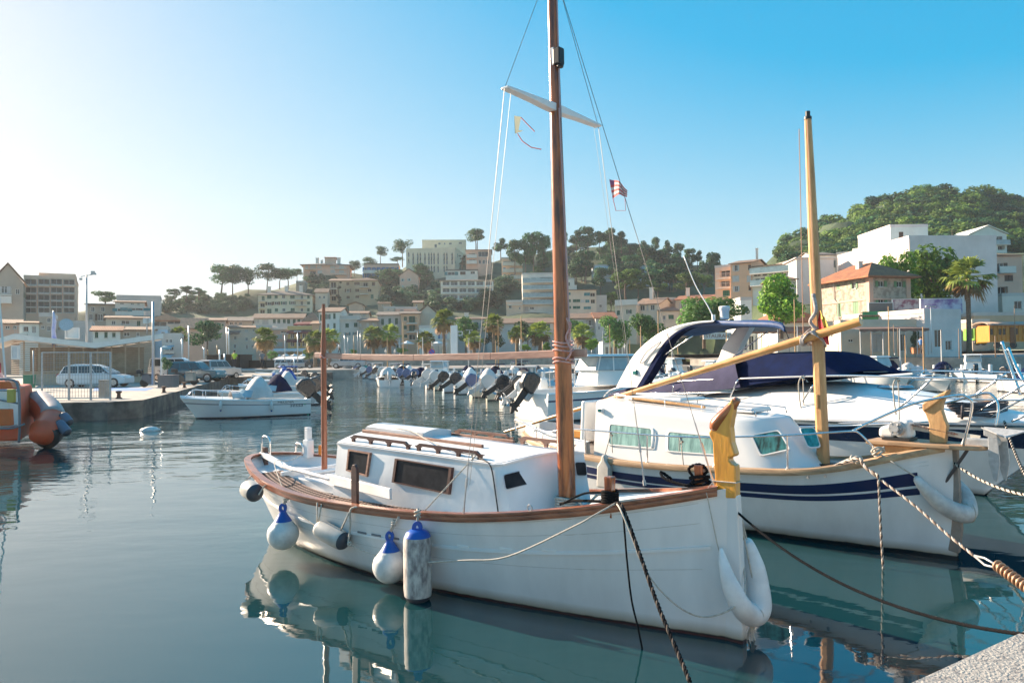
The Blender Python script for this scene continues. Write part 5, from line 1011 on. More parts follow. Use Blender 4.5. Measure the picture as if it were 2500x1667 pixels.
 for x, y, w, h in ((-.95, -.05, .26, .3), (-.7, .42, .22, .16)):
  t = MB(); t.tube(spline([(x-w/2, y, 1.06), (x-w/2, y, 1.06+h*.7), (x-w*.3, y, 1.06+h), (x+w*.3, y, 1.06+h), (x+w/2, y, 1.06+h*.7), (x+w/2, y, 1.06)], 6), .016, 8); t.build('stern_hoop', chrome, R, smooth=True)
 bl = MB(); bl.box((-.55, .5, 1.14), (.13, .13, .3)); bl.box((-.55, .5, 1.36), (.09, .09, .2)); bl.prism([(-.595, .455, 1.46), (-.505, .455, 1.46), (-.505, .545, 1.46), (-.595, .545, 1.46)], (0, 0, 0), (0, 0, .04)); bl.build('stern_bollard', paintw, R, bev=.008)
 bl = MB(); bl.cyl((-.35, .62, 1.04), (-.35, .62, 1.2), .05, n=14); bl.build('orange_lamp', mat('orange_lamp', (.7, .2, .02), .3), R, bev=.01)
 rh = MB(); rh.box((-1.08, 0, .98), (.14, .06, .4)); rh.build('rudder_head', wood_d, R, bev=.01)
 pA = Vector((-1.16, 0, 1.06)); pB = fr.ty(Z1(395, 450), -.35); pC = fr.ty(Z1(690, 530), -.6); pD = fr.ty(Z1(1105, 632), -.93)
 ti = MB(); ti.tube([pA, pA.lerp(pB, .9)], [.055, .05], 4, ph=pi/4); ti.tube([pA.lerp(pB, .85), pB, pC], [.04, .035, .028], 10); ti.bar(pC-(pD-pC)*.05, pD, .035, .13); ti.build('tiller', paintw, R, bev=.012, smooth=40)
 cx = 2.8; cy = -(H.bs(cx)-.1); cr = MB(); zc = H.zs(cx)
 cr.prism([(cx-.055, 0, zc-.12), (cx+.055, 0, zc-.12), (cx+.06, 0, zc+.4), (cx+.05, 0, zc+.46), (cx+.02, 0, zc+.5), (cx-.02, 0, zc+.5), (cx-.05, 0, zc+.46), (cx-.06, 0, zc+.4)], (0, cy-.02, 0), (0, cy+.02, 0)); cr.build('tiller_crutch', wood_d, R, bev=.008)
 # ---- cabin: main box with sloping front ring
 A0 = 1.75
 def rz_(x, y): b = interp([(A0, 1.5), (4.7, 1.452)], x); return b+.13*(1-((y-.15)/.7)**2)*interp([(A0, 1), (3.5, 1), (4.9, .8)], x)
 bot = [(A0, -.63), (4.8, -.63), (4.93, -.57), (5.02, -.28), (5.1, 0), (5.18, .25), (5.3, .42), (5.25, .52), (5.0, .6), (A0, .66)]
 top = [(A0, -.54), (4.62, -.51), (4.73, -.47), (4.84, -.235), (4.945, 0), (5.05, .25), (5.17, .43), (5.1, .5), (4.9, .54), (A0, .58)]
 mid = [((a[0]+b[0])/2, (a[1]+b[1])/2) for a, b in zip(bot, top)]
 cab = MB(); rows = [[Vector((x, y, .7)) for x, y in bot], [Vector((x, y, (.7+rz_(x, y))/2)) for x, y in mid], [Vector((x, y, rz_(x, y)-.03)) for x, y in top], [Vector((lerp(3, x, .99), y*.98, rz_(x, y)-.004)) for x, y in top]]
 cab.grid(rows, close=True); cab.build('cabin', paintw, R, smooth=38)
 rf = MB(); rr = []; lf = [(A0-.02, -.53), (4.6, -.505), (4.72, -.46), (4.84, -.25), (4.93, 0)]; rt = [(A0-.02, .57), (4.88, .53), (5.08, .49), (5.15, .42), (5.04, .25)]
 for i in range(19):
  t = i/18; x = lerp(A0-.02, 4.62, min(1, t/.6))
  if t <= .6: y0, y1 = interp(lf, x), lerp(.57, .53, t); P = [(x, lerp(y0, y1, k/12)) for k in range(13)]; P = [(px+(interp([(0, 0), (.6, 0)], 0)), py) for px, py in P]
  else:
   f = (t-.6)/.4; P = []
   for k in range(13):
    e = k/12; xe = interp([(0, 4.62), (.04, 4.7), (.24, 4.83), (.47, 4.93), (.7, 5.04), (.88, 5.15), (1, 4.95)], e); P.append((lerp(4.62, xe, f), lerp(-.505, .53, e) if e > 0 else -.505))
  rr.append([Vector((x_, y_, rz_(x_, y_)+.002)) for x_, y_ in P])
 rf.grid(rr); rf.grid([rr[-1], [p-Vector((0, 0, .03)) for p in rr[-1]]]); rf.grid([rr[0], [p-Vector((0, 0, .04)) for p in rr[0]]]); rf.build('cabin_roof', paintw, R, smooth=45)
 ed = MB(); pe_ = [(x, y*1.01, rz_(x, y)-.012) for x, y in top]; ed.sweep(pe_, [(-.02, -.014), (.012, -.012), (.014, .008), (-.02, .012)]); ed.build('roof_edge', paintw, R, smooth=40)
 wr = MB(); wr.tube(spline([(4.3, -.45, 1.5), (4.46, -.5, 1.49), (4.6, -.535, 1.42), (4.72, -.59, 1.1), (4.84, -.66, .8)], 5), .008, 6); wr.build('cable', darkr, R)
 def wq(pts, y): return [fr.ty(Z1(*p), y) for p in pts]
 def onside(q):  # push to the cabin side surface
  out = []
  for p in q:
   z = p.z; y = -interp([(.7, .63), (1.5, .54)], z)-.004; out.append(Vector((p.x, y, z)))
  return out
 wm = mat('window_glass_dusty', (.03, .032, .038), .35, c2=(.012, .014, .018), vs=5, spec=.1)
 framed_window(R, onside(wq([(820, 325), (970, 350), (962, 510), (818, 470)], -.55)), .028, wood_f, wm, .022)
 framed_window(R, onside(wq([(1143, 388), (1532, 450), (1525, 630), (1135, 548)], -.55)), .035, wood_d, wm, .024)
 def onfront(uv, i):
  a, b = Vector((bot[i][0], bot[i][1], .7)), Vector((bot[i+(2 if i == 2 else 1)][0], bot[i+(2 if i == 2 else 1)][1], .7)); c = Vector((top[i][0], top[i][1], rz_(*top[i])-.03)); d_ = Vector((top[i+1][0], top[i+1][1], rz_(*top[i+1])-.03)); n = (b-a).cross(c-a).normalized(); n = n if n.x > 0 else -n
  d = ray(*uv); d = Vector((d.dot(fr.a), d.dot(fr.p), d.z)); o = fr.loc(CAMO); k = (a-o).dot(n)/d.dot(n); return o+d*k+n*.035, n
 for pts, i in (([(745, 765), (1010, 700), (1035, 845), (770, 912)], 2), ([(1490, 628), (1600, 628), (1612, 762), (1510, 762)], 5)):
  qq = [onfront(Z2(*p), i) for p in pts]; n = qq[0][1]; q = [x[0] for x in qq]; mb = MB(); c = sum(q, Vector())/4; P = []
  for k_, p in enumerate(q):
   a = q[k_-1]; b = q[(k_+1) % 4]; ra = p+(a-p).normalized()*.028; rb = p+(b-p).normalized()*.028; P += [ra*(1-t)**2+p*2*t*(1-t)+rb*t*t for t in (0, .33, .66, 1)]
  mb.add(P+[p-n*.012 for p in P], [tuple(range(16))]+[(k_, (k_+1) % 16, 16+(k_+1) % 16, 16+k_) for k_ in range(16)]); w = mb.build('front_window', wm, R, fixn=False)
  f = MB(); O_ = [c+(p-c)*1.1-n*.001 for p in P]; f.add(O_+[c+(p-c)*1.01-n*.0 for p in P], [(k_, (k_+1) % 16, 16+(k_+1) % 16, 16+k_) for k_ in range(16)]); f.build('window_seal', mat('grey_window_seal', (.5, .52, .56), .5), w)
 sh = MB(); rows = []; y0, y1 = -.1, .4
 for x in (1.8, 3.0): rows.append([Vector((x, lerp(y0, y1, k/10), rz_(x, .1)+.055+.04*(1-(k/5-1)**2))) for k in range(11)])
 sh.grid(rows)
 for r in rows: sh.grid([r, [Vector((p.x, p.y, rz_(p.x, .1)-.02)) for p in r]])
 for y in (y0, y1): sh.box((2.4, y, rz_(2.4, .1)+.02), (1.2, .012, .07))
 sh.build('sliding_hatch', paintw, R, smooth=35)
 for y in (y0-.035, y1+.035): rn = MB(); rn.bar((1.78, y, rz_(1.8, y)+.022), (4.1, y, rz_(4.1, y)+.018), .035, .045); rn.build('hatch_runner', wood_f, R, bev=.008)
 for a, b, n in ((2.0, 3.12, 3), (3.32, 4.36, 3)): arch_handrail(R, (a, -.46, rz_(a, -.46)-.004), (b, -.46, rz_(b, -.46)-.004), n, .095, wood_d)
 for a, b, n in ((3.05, 3.98, 3), (4.2, 4.95, 2)): arch_handrail(R, (a, .48, rz_(a, .48)), (b, .48, rz_(b, .48)), n, .1, wood_f)
 # ---- mast, spreaders, boom, mizzen post
 ms = MB(); mh = 7.2; ms.tube([(5.262-.02*z, 0, z) for z in (.8, 1.6, 2.7, 3.8, 5.0, 5.9, mh)], [.098, .098, .093, .082, .07, .062, .05], 20); mast = ms.build('mast', wood_v, R, smooth=50)
 lm = MB(); lm.box((5.22, -.02, 5.99), (.1, .1, .19)); lm.cyl((5.24, -.02, 5.86), (5.24, -.02, 5.9), .04, n=12); lm.build('masthead_lamp', darkr, mast, bev=.015); lm = MB(); lm.box((5.15, -.05, 6.0), (.05, .02, .2)); lm.build('lamp_bracket', paintw, mast)
 spr = MB();
 for sd in (-1, 1):
  spr.prism([(5.15, 0, 5.475), (5.15, sd*.25, 5.465), (5.15, sd*.86, 5.445), (5.15, sd*.86, 5.415), (5.15, sd*.4, 5.4), (5.15, sd*.18, 5.385), (5.15, 0, 5.38)], (-.05, 0, 0), (.05, 0, 0))
 spr.build('spreader', paintw, mast, bev=.01)
 bm = MB(); p0 = fr.ty((768, 867), 0); p1 = fr.ty((1418, 861), 0); p0.y, p1.y = .02, .1; md = p0.lerp(p1, .45)-Vector((0, 0, .045)); P = [p0, p0.lerp(md, .5)-Vector((0, 0, .012)), md, md.lerp(p1, .5)+Vector((0, 0, -.01)), p1]
 for a, b in zip(P, P[1:]): bm.bar(a, b, .05, .085)
 bm.build('boom', mat('weathered_pink_boom', (.58, .36, .28), .6, c2=(.38, .2, .15), vs=3, stretch=(.5, 4, 4), bump=.2, bs=18), R, bev=.008)
 mz = MB(); zt = fr.ty((790, 742), 0).z; mz.tube([(.645, 0, .75), (.645, 0, 2.9), (.65, 0, 3.05), (.65, 0, zt)], [.045, .042, .03, .024], 8); mz.build('mizzen_post', mat('red_brown_post', (.3, .085, .035), .4, c2=(.18, .05, .022), vs=4, stretch=(3, 3, .5), coat=.3), R, smooth=50)
 lash = MB(); mx_ = 5.21
 for z in (2.71, 2.76, 2.80, 2.58, 2.62): lash.tube([(mx_+.115*cos(t), .01+.115*sin(t), z+.012*sin(t*2+z*9)) for t in [2*pi*i/20 for i in range(21)]], .009, 6)
 lash.tube(spline([(5.32, -.04, 2.78), (5.34, -.04, 2.95), (5.31, -.05, 3.06), (5.36, -.05, 2.98), (5.3, -.06, 2.85), (5.36, -.05, 2.7), (5.3, -.07, 2.6)], 6), .012, 6); lash.tube([(.65+.06*cos(t), .06*sin(t), 2.69+.03*sin(t*3)) for t in [i*.5 for i in range(30)]], .008, 5)
 lash.build('lashing', mat('pink_white_line', (.62, .45, .4), .8, c2=(.5, .2, .2), vs=40), mast, smooth=True)
 rg = MB(); wire = lambda a, b, r=.0055: rg.tube([a, b], r*.62, 5)
 tA, tB = (5.13, -.06, 7.0), (5.13, .06, 7.0); eL, eR = (5.15, -.86, 5.42), (5.15, .86, 5.42)
 cL = Vector((4.52, -.9, .94)); cR = fr.ty(Z3(676, 1066), .82); cF = Vector((6.98, 0, 1.4)); ends = []
 for c, e in ((cL, eL), (cR, eR), (cF, tB)): ends.append(c+(Vector(e)-c).normalized()*.62)
 wire(tA, eL); wire(eL, ends[0], .006); wire(tB, eR); wire(eR, ends[1], .006); wire(tB, ends[2], .006)
 q = fr.ty(Z2(410, 860), -.86); wire((5.15, -.76, 5.4), q, .004); q = fr.ty(Z3(640, 800), .84); wire((5.15, .76, 5.4), q, .003)
 rg.build('rigging', mat('rigging_wire', (.2, .19, .18), .5, .4), R)
 for c, e in ((cL, eL), (cR, eR), (cF, tB)):
  tb = MB(); q = c; up = (Vector(e)-c).normalized(); tb.tube([q, q+up*.1], .013, 6); tb.tube([q+up*.1, q+up*.32], .009, 6); tb.tube([q+up*.32, q+up*.42], .016, 6); tb.tube([q+up*.42, q+up*.62], .007, 6); tb.cyl(q, q-up*.06, .02, n=8); tb.build('turnbuckle', galv, R)
 hr = MB(); rope(hr, [fr.ty(Z1(1285, 800), -1.0), Vector((4.3, -.46, 1.53))], .009); hr.tube([(4.28+.05*cos(t), -.46, 1.52+.05*sin(t)) for t in [i*.6 for i in range(16)]], .012, 5); hr.build('lashing_line', ropew, R)
 hr = MB(); hr.tube(spline([(1.95, -.0, 1.68), (2.7, -.1, 1.69), (3.3, -.3, 1.62), (3.9, -.42, 1.54), (4.3, -.46, 1.53)], 6), .007, 5); hr.build('roof_line', ropew, R)
 hy = MB(); hy.tube([(5.24, -.05, 5.4), (5.34, -.05, 3.05)], .008, 6); hy.tube([(5.19, .0, 7.1), (5.24, -.03, 5.3)], .007, 6); hy.build('halyard', mat('faded_pink_line', (.5, .32, .32), .8), R)
 hy = MB();
 for k in range(4): hy.tube([(5.24+.125*cos(t), .125*sin(t), 1.0+.03*k+.006*sin(3*t)) for t in [2*pi*i/22 for i in range(23)]], .016, 6)
 hy.tube(spline([(5.34, -.05, 1.05), (5.45, -.12, 1.12), (5.55, -.1, 1.03), (5.5, .05, 1.05), (5.6, .1, 1.15), (5.75, .0, 1.1), (5.7, -.15, 1.05)], 6), .015, 6); hy.build('mast_foot_rope', ropew, R, smooth=True)
 # ---- stemhead
 sh = MB(); sh.prism([(x_+.092, 0, z_) for x_, z_ in ((6.93, 1.3), (7.12, 1.32), (7.12, 1.62), (7.09, 1.63), (7.06, 1.66), (7.06, 1.69), (7.1, 1.7), (7.12, 1.72), (7.085, 1.83), (7.075, 1.97), (7.115, 2.18), (7.1, 2.235), (6.95, 2.05), (6.86, 1.9), (6.9, 1.82), (6.91, 1.6))], (0, -.055, 0), (0, .055, 0)); sh.build('stemhead', wood_y, R, bev=.012)
 cp = MB(); A, B, C_, D = fr.ty(Z3(1535, 295), -.09), fr.ty(Z3(1440, 410), -.09), fr.ty(Z3(1340, 530), -.09), fr.ty(Z3(1320, 610), -.09)
 P = [Vector((p.x, 0, p.z)) for p in (A, B, C_, D)]; cp.tube(spline(P, 5), [.03, .035, .04, .044, .048, .052, .056, .06, .062, .064, .064, .064, .06, .055, .04, .015], 12); o = cp.build('stemhead_cap', mat('cap_mahogany', (.35, .11, .03), .25, c2=(.2, .05, .015), vs=4, coat=.6), R, smooth=True); o.scale = (1, 1.35, 1)
 ln = MB(); ln.tube([(6.99, -.06, 1.46), (7.22, -.06, 1.465), (7.225, .0, 1.466), (7.22, .06, 1.465), (6.99, .06, 1.46), (6.97, 0, 1.46)], .006, 5, closed=True); ln.tube([(7.0, -.065, 1.46), (6.96, -.14, 1.38), (7.04, -.1, .9), (7.08, -.08, .72)], .005, 5); ln.build('stem_lashing', ropew, R)
 for x, y, h in ((6.1, -.45, .3), (6.7, .26, .26)):
  bt = MB(); bt.box((x, y, H.zs(x)+h/2-.06), (.075, .075, h+.1), tx=1.15, ty=1.15); bt.build('bitt', wood_v, R, bev=.01)
 ey = MB(); ey.tube([(5.33+.03*cos(t), -.755, 1.11+.03*sin(t)) for t in [2*pi*i/14 for i in range(14)]], .008, 6, closed=True); ey.build('eye_bolt', galv, R)
 return fr, H, R
frM, HM, BM = boat_main()
# fenders and ropes of the front boat (hang from it, so things of their own)
vin = mat('white_fender_vinyl', (.74, .73, .7), .4, var=.3, vs=5, detail=9, bump=.15, bs=20); vind = mat('grimy_fender_vinyl', (.58, .53, .48), .65, c2=(.2, .17, .17), vs=8, stretch=(1.6, 1.6, .7), vpos=(.36, .6), bump=.2, bs=30, detail=9); vinb = mat('old_grey_fender', (.55, .52, .47), .5, c2=(.35, .33, .3), vs=4, vpos=(.3, .7)); vink = mat('dark_fender_end', (.05, .055, .07), .5)
def wl(fr, p): return fr.o+fr.a*p[0]+fr.p*p[1]+Vector((0, 0, p[2]))
def ball_fender(pos, r, label, rope_to=None):
 o = thing('fender', label, 'fender', pos); L = r*2.75
 prof = [(.001, -r)]+[(r*sin(t), -r*cos(t)) for t in [radians(a) for a in range(12, 118, 8)]]; zz = prof[-1][1]; rr = prof[-1][0]; top = L-r
 for k in range(1, 8): t = k/7; prof.append((lerp(rr, r*.2, t**.85), lerp(zz, top*.8, t)))
 cut = next(i for i, p in enumerate(prof) if p[1] > top*.42 and i > 8)
 a = MB(); a.lathe(prof[:cut+1], 28); a.build('ball', vin, o, smooth=60)
 b = MB(); b.lathe([(p[0]*1.005+.001, p[1]) for p in prof[cut:]]+[(r*.2, top*.84)], 28); cp = b.build('neck', blue_p, o, smooth=60)
 e = MB(); n = 16; ro, ri, w = r*.22, r*.12, r*.17; e.sweep([(ro*.75*cos(t), 0, top*.95+ro*1.1*sin(t)) for t in [2*pi*i/n for i in range(n)]], [(-w*.5, -w*.6), (w*.5, -w*.6), (w*.5, w*.6), (-w*.5, w*.6)], closed=True, up=(0, 1, 0)); e.build('eye', blue_p, cp, smooth=40)
 if rope_to is not None:
  m = MB(); e0 = Vector((0, 0, top*.95+ro*.9)); e1 = rope_to-pos; m.tube([e0-Vector((0, .0, .02)), e0.lerp(e1, .3)+Vector((.012, 0, 0)), e1], .009, 6); m.tube([e0, e0.lerp(e1, .35)-Vector((.014, 0, 0)), e1+Vector((.02, 0, 0))], .009, 6); m.tube([e0.lerp(e1, .45)+Vector((.022*cos(t), .022*sin(t), .004*t)) for t in [i*.7 for i in range(22)]], .009, 5); m.build('lanyard', ropew, o, smooth=True)
 return o
def cyl_fender(A, B, r, label, body, endm, both=True, flute=True):
 A = Vector(A); B = Vector(B); o = thing('fender', label, 'fender', A); M = oriented((0, 0, 0), B-A).to_3x3(); L = (B-A).length; mb = MB(); n = 40
 prof = [(.001, 0), (r*.5, r*.06), (r*.8, r*.25), (r*.95, r*.55), (r, r*.95), (r, L-r*.95), (r*.95, L-r*.55), (r*.8, L-r*.25), (r*.5, L-r*.06), (.001, L)]
 def ring(prof, fl=False):
  vs = []
  for q, z in prof:
   for k in range(n):
    a = 2*pi*k/n; rr = q*(1-(.018 if fl and k % 4 == 0 and q > r*.95 else 0)); vs.append(M @ Vector((z, rr*cos(a), rr*sin(a))))
  return vs
 P = prof[3:7]; mb.add(ring(P, flute), [(i*n+k, i*n+(k+1) % n, (i+1)*n+(k+1) % n, (i+1)*n+k) for i in range(len(P)-1) for k in range(n)]); mb.build('body', body, o, smooth=60)
 for P, mm in ((prof[:4], endm[0]), (prof[6:], endm[1])):
  e = MB(); e.add(ring(P), [(i*n+k, i*n+(k+1) % n, (i+1)*n+(k+1) % n, (i+1)*n+k) for i in range(len(P)-1) for k in range(n)]); e.build('end_cap', mm, o, smooth=60)
 return o, M, L
def fenders_main():
 fr = frM; H = HM
 def hang(Z, px, py, y): q = fr.ty(Z(px, py), y); return wl(fr, q)
 def railp(x, dz=.03, out=.02): return wl(fr, (x, -(H.bs(x)+out), H.zs(x)+dz))
 def solve(Z, px, py, extra):      # point on the hull's outside at this pixel, pushed out by extra
  best = None
  for k in range(60):
   y = -.2-k*.02; q = fr.ty(Z(px, py), y); u = (q.x+1.2)/8.37
   if 0 < u < 1 and q.z > 0:
    w = abs(H.pt(u, min(q.z, H.zs(q.x))).y)+extra
    if best is None or abs(w+y) < best[0]: best = (abs(w+y), q)
  return wl(fr, best[1])
 ball_fender(solve(Z1, 367, 905, .2), .205, 'left round white fender with blue neck under the boat quarter', solve(Z1, 395, 665, .03))
 ball_fender(solve(Z1, 1098, 1120, .17), .2, 'teardrop white fender with blue neck left of the tall fender', solve(Z1, 1155, 785, .03))
 T0 = solve(Z1, 1285, 880, .15); o, M, L = cyl_fender(T0-Vector((0, 0, T0.z+.03)), T0+Vector((0, 0, .02)), .155, 'tall grimy cylindrical fender with blue top hanging to the waterline', vind, (vink, blue_p))
 e = MB(); r = .036; e.sweep([(r*cos(t), 0, T0.z+.06+r*1.4*sin(t)) for t in [2*pi*i/16 for i in range(16)]], [(-.022, -.02), (.022, -.02), (.022, .02), (-.022, .02)], closed=True, up=(0, 1, 0)); e.build('eye', blue_p, o, smooth=40)
 e = MB(); e.tube([(0, 0, T0.z+.12), (.01, .01, T0.z+.2), (.0, .04, T0.z+.26)], .014, 6); e.tube([Vector((.0, .02, T0.z+.17))+Vector((.03*cos(t), .03*sin(t), .006*t)) for t in [i*.7 for i in range(20)]], .012, 5); e.build('lanyard', ropew, o, smooth=True)
 a = solve(Z1, 600, 860, .13); b = solve(Z1, 800, 965, .13); o, M, L = cyl_fender(a, b, .115, 'cream cylindrical fender lying slanted with dark round end', vinb, (vinb, vink), flute=False)
 m = MB(); t0 = solve(Z1, 600, 690, .04)-a; t1 = solve(Z1, 630, 700, .04)-a; m.tube([Vector((0, 0, .0)), t0], .009, 6); m.tube([Vector((.01, 0, .02)), t1], .009, 6)
 t2 = solve(Z1, 830, 735, .05)-a; t3 = solve(Z1, 900, 720, .0)-a; e1 = b-a; m.tube(spline([e1+Vector((.03, -.04, .0)), e1.lerp(t2, .5)+Vector((.02, 0, 0)), t2, t3], 5), .012, 6); m.tube([e1*.8+Vector((0, 0, .1)), t2], .011, 6); m.tube([e1+Vector((.05+.02*cos(t), -.05, .02*sin(t))) for t in [i*.6 for i in range(20)]], .012, 5); m.build('lanyard', ropew, o, smooth=True)
 a = solve(Z1, 115, 585, .2); b = solve(Z1, 190, 635, .16); o, M, L = cyl_fender(a, b, .13, 'grey fender with dark blue end at the very stern', vinb, (vinb, vink), flute=False)
 m = MB(); e1 = b-a; t0 = solve(Z1, 250, 570, .02)-a; t1 = solve(Z1, 160, 500, .0)-a; m.tube(spline([e1+Vector((.03, -.03, 0)), e1.lerp(t0, .6), t0, t0+Vector((.12, .0, .0))], 5), .011, 6); m.tube([Vector((0, 0, .1)), t1], .009, 6); m.build('lanyard', ropew, o, smooth=True)
 P = [fr.ty(Z4(1345, 590), -.16), fr.ty(Z4(1370, 720), -.17), fr.ty(Z4(1430, 920), -.17), fr.ty(Z4(1530, 1120), -.1), fr.ty(Z4(1620, 1190), .12), fr.ty(Z4(1690, 1120), .22), fr.ty(Z4(1672, 900), .26), fr.ty(Z4(1630, 700), .26), fr.ty(Z4(1590, 540), .24), fr.ty(Z4(1580, 510), .23)]
 W_ = [wl(fr, p) for p in P]; o = thing('bow_fender', 'white horn shaped bow fender wrapped round the stem of the front boat', 'fender', W_[4]); mb = MB(); S = spline([p-W_[4] for p in W_], 6); n = len(S)
 rad = [interp([(0, .012), (.06, .03), (.25, .085), (.5, .12), (.75, .1), (.93, .04), (1, .015)], i/(n-1)) for i in range(n)]; mb.tube(S, rad, 20); mb.build('body', mat('bow_fender_white', (.76, .76, .75), .45, c2=(.6, .6, .6), vs=5, bump=.15, bs=9), o, smooth=True)
 m = MB(); up = wl(fr, fr.ty(Z3(1550, 1210), .06))-W_[4]; m.tube(sag(S[-1], up, .0), .008, 6); m.tube(sag(S[int(n*.52)]+Vector((0, 0, .1)), up, .0), .008, 6); m.build('lanyard', ropew, o)
 m = MB()
 for k in range(6): a = k*1.1; m.tube([S[n//2-3]+Vector((.0, 0, -.1)), S[n//2-3]+Vector((.04*cos(a), .04*sin(a), -.17-.02*k))], .009, 5)
 m.build('rope_tails', ropew, o)
fenders_main()
def rope_thing(name, label, pts, r, m3, cat='rope', twist=True):
 o = thing(name, label, cat, pts[0]); mb = MB(); L = [Vector(p)-Vector(pts[0]) for p in pts]
 if twist: rope(mb, L, r, m=(0, 1, 2))
 else: mb.tube(L, r, 8)
 ms = m3 if isinstance(m3, (list, tuple)) else [m3]*3
 mb.build('strands' if twist else 'line', ms, o, smooth=True); return o
def ropes_main():
 fr = frM; F = lambda Z, x, y, yy: wl(fr, fr.ty(Z(x, y), yy))
 tarred = mat('tarred_brown_rope', (.08, .06, .045), .85, c2=(.03, .022, .02), vs=20)
 b0 = F(Z3, 430, 1250, -.62)
 e1 = wl(fr, fr.ty(Z4(960, 1568), -1.45)); P = [F(Z3, 400, 1290, -.6), F(Z3, 455, 1300, -.72), F(Z3, 500, 1400, -.8)]; P += [F(Z4, x, y, yy) for x, y, yy in ((540, 460, -.85), (640, 740, -1.0), (760, 1080, -1.2), (880, 1370, -1.38), (965, 1568, -1.5), (1060, 1800, -1.7))]
 rope_thing('mooring_rope', 'thick dark laid mooring rope falling from the near bitt to the quay', spline(P, 6), .018, [ropek, tarred, ropek])
 P = [F(Z3, 445, 1290, -.63), F(Z3, 468, 1330, -.74), F(Z4, 465, 420, -.78), F(Z4, 490, 720, -.76), F(Z4, 530, 1060, -.74), F(Z4, 590, 1320, -.72), F(Z4, 640, 1568, -.7)]
 rope_thing('dark_line', 'thin dark line hanging from the near bitt into the water', spline(P, 6), .009, ropek, twist=False)
 tang = MB(); o = thing('belayed_rope', 'black rope wound round the near bitt', 'rope', b0)
 bc = wl(fr, (6.1, -.45, HM.zs(6.1)+.04))-b0
 for k in range(5): tang.tube([bc+Vector((.075*cos(t), .075*sin(t), .025*k+.01*sin(2*t))) for t in [i*.45 for i in range(15)]], .016, 7)
 tang.tube(spline([bc, bc+fr.a*-.25+Vector((0, 0, -.02)), bc+fr.a*-.5+fr.p*.05+Vector((0, 0, -.06)), bc+fr.a*-.62+fr.p*.0+Vector((0, 0, -.1))], 6), .015, 7); tang.tube(spline([bc+Vector((0, 0, .09)), bc+fr.a*-.3+Vector((0, 0, .05)), bc+fr.a*-.55+fr.p*-.05+Vector((0, 0, -.08))], 6), .011, 6); tang.build('coils', ropek, o, smooth=True)
 c0 = wl(fr, (6.7, .26, HM.zs(6.7)+.03)); o = thing('belayed_rope', 'black rope coiled round the far bitt beside the golden stemhead', 'rope', c0); tang = MB()
 for k in range(4): rope(tang, [Vector(((.075+.02*(k % 2))*cos(t), (.075)*sin(t), .03*k+.02*sin(t+k))) for t in [i*.45 for i in range(15)]], .017)
 rope(tang, spline([Vector((0, -.05, 0)), fr.a*-.2+Vector((0, 0, .0)), fr.a*-.42+fr.p*.05+Vector((0, 0, .03)), fr.a*-.5+fr.p*.12+Vector((0, 0, .08)), fr.a*-.38+fr.p*.12+Vector((0, 0, .02))], 6), .017); rope(tang, spline([Vector((0, 0, .1)), fr.a*.08+Vector((0, 0, .16)), fr.a*.0+Vector((0, 0, .22)), fr.a*-.12+Vector((0, 0, .16)), Vector((0, 0, .02))], 6), .016); tang.build('coils', ropek, o, smooth=True)
 P = [F(Z3, 405, 1285, -.62), F(Z3, 200, 1400, -.82), F(Z3, 0, 1510, -.9), F(Z1, 1900, 1060, -1.0), F(Z1, 1600, 1085, -1.1), F(Z1, 1360, 1098, -1.16)]
 rope_thing('guest_line', 'pale line looping along the hull side from bitt to tall fender', spline(P, 6), .009, ropew, twist=False)
 P = [F(Z1, 1000, 1050, -1.1), F(Z1, 840, 985, -1.14), F(Z1, 560, 830, -1.1), F(Z1, 420, 705, -1.06), F(Z1, 330, 500, -.8), F(Z1, 315, 405, -.45), F(Z1, 420, 400, .1), F(Z1, 560, 320, .75)]
 rope_thing('guest_line', 'thin pale line from stern bulwark across the tiller and along the hull', spline(P, 6), .006, ropew, twist=False)
 P = [F(Z3, 410, 1290, -.63), F(Z4, 430, 240, -.8), F(Z4, 540, 500, -.85), F(Z4, 640, 760, -.8), F(Z4, 800, 980, -.7), F(Z4, 1000, 1150, -.55), F(Z4, 1200, 1215, -.38), F(Z4, 1420, 1150, -.26), F(Z4, 1560, 1000, -.1), F(Z4, 1545, 700, .05), F(Z4, 1535, 450, .06)]
 rope_thing('bow_loop_line', 'pale line hanging in a loop in front of the bow', spline(P, 6), .008, ropew, twist=False)
 c = wl(fr, (.35, .98, 1.03)); o = thing('rope_coil', 'coil of pale rope draped on the far rail near the reddish mizzen post', 'rope', c); m = MB()
 for k in range(7): m.tube([Vector(((.1+.02*sin(k))*cos(t)-.02*k, .05*sin(t), .06+.07*sin(t+k*.4)+.01*k)) for t in [i*.45 for i in range(15)]], .012, 6)
 m.tube(spline([(.1, 0, .05), (.3, 0, .08), (.5, -.05, .05), (.6, -.05, .0)], 5), .014, 6); m.build('coils', ropew, o, smooth=True)
 def flag(name, label, pts_fn, cols, pole):
  pass
 A = [fr.ty(ZM(x, y), .8) for x, y in ((945, 1225), (1070, 1300), (1065, 1350), (970, 1355))]; B0 = wl(fr, A[0]); o = thing('striped_flag', 'small tattered striped flag with blue canton on the right flag halyard', 'flag', B0)
 rows = []; n = 14
 for j in range(8):
  r = []
  for i in range(n+1):
   u, v = i/n, j/7; p = A[0].lerp(A[1], u).lerp(A[3].lerp(A[2], u), v)+Vector((0, 0, .035*sin(u*pi))); q = wl(fr, p)-B0+Vector((.0, .03*sin(u*9+v), 0)); r.append(q)
  rows.append(r)
 fm = [mat('flag_red', (.6, .12, .12), .8), mat('flag_white', (.75, .68, .65), .8), mat('flag_purple', (.4, .16, .28), .8)]; mb = MB()
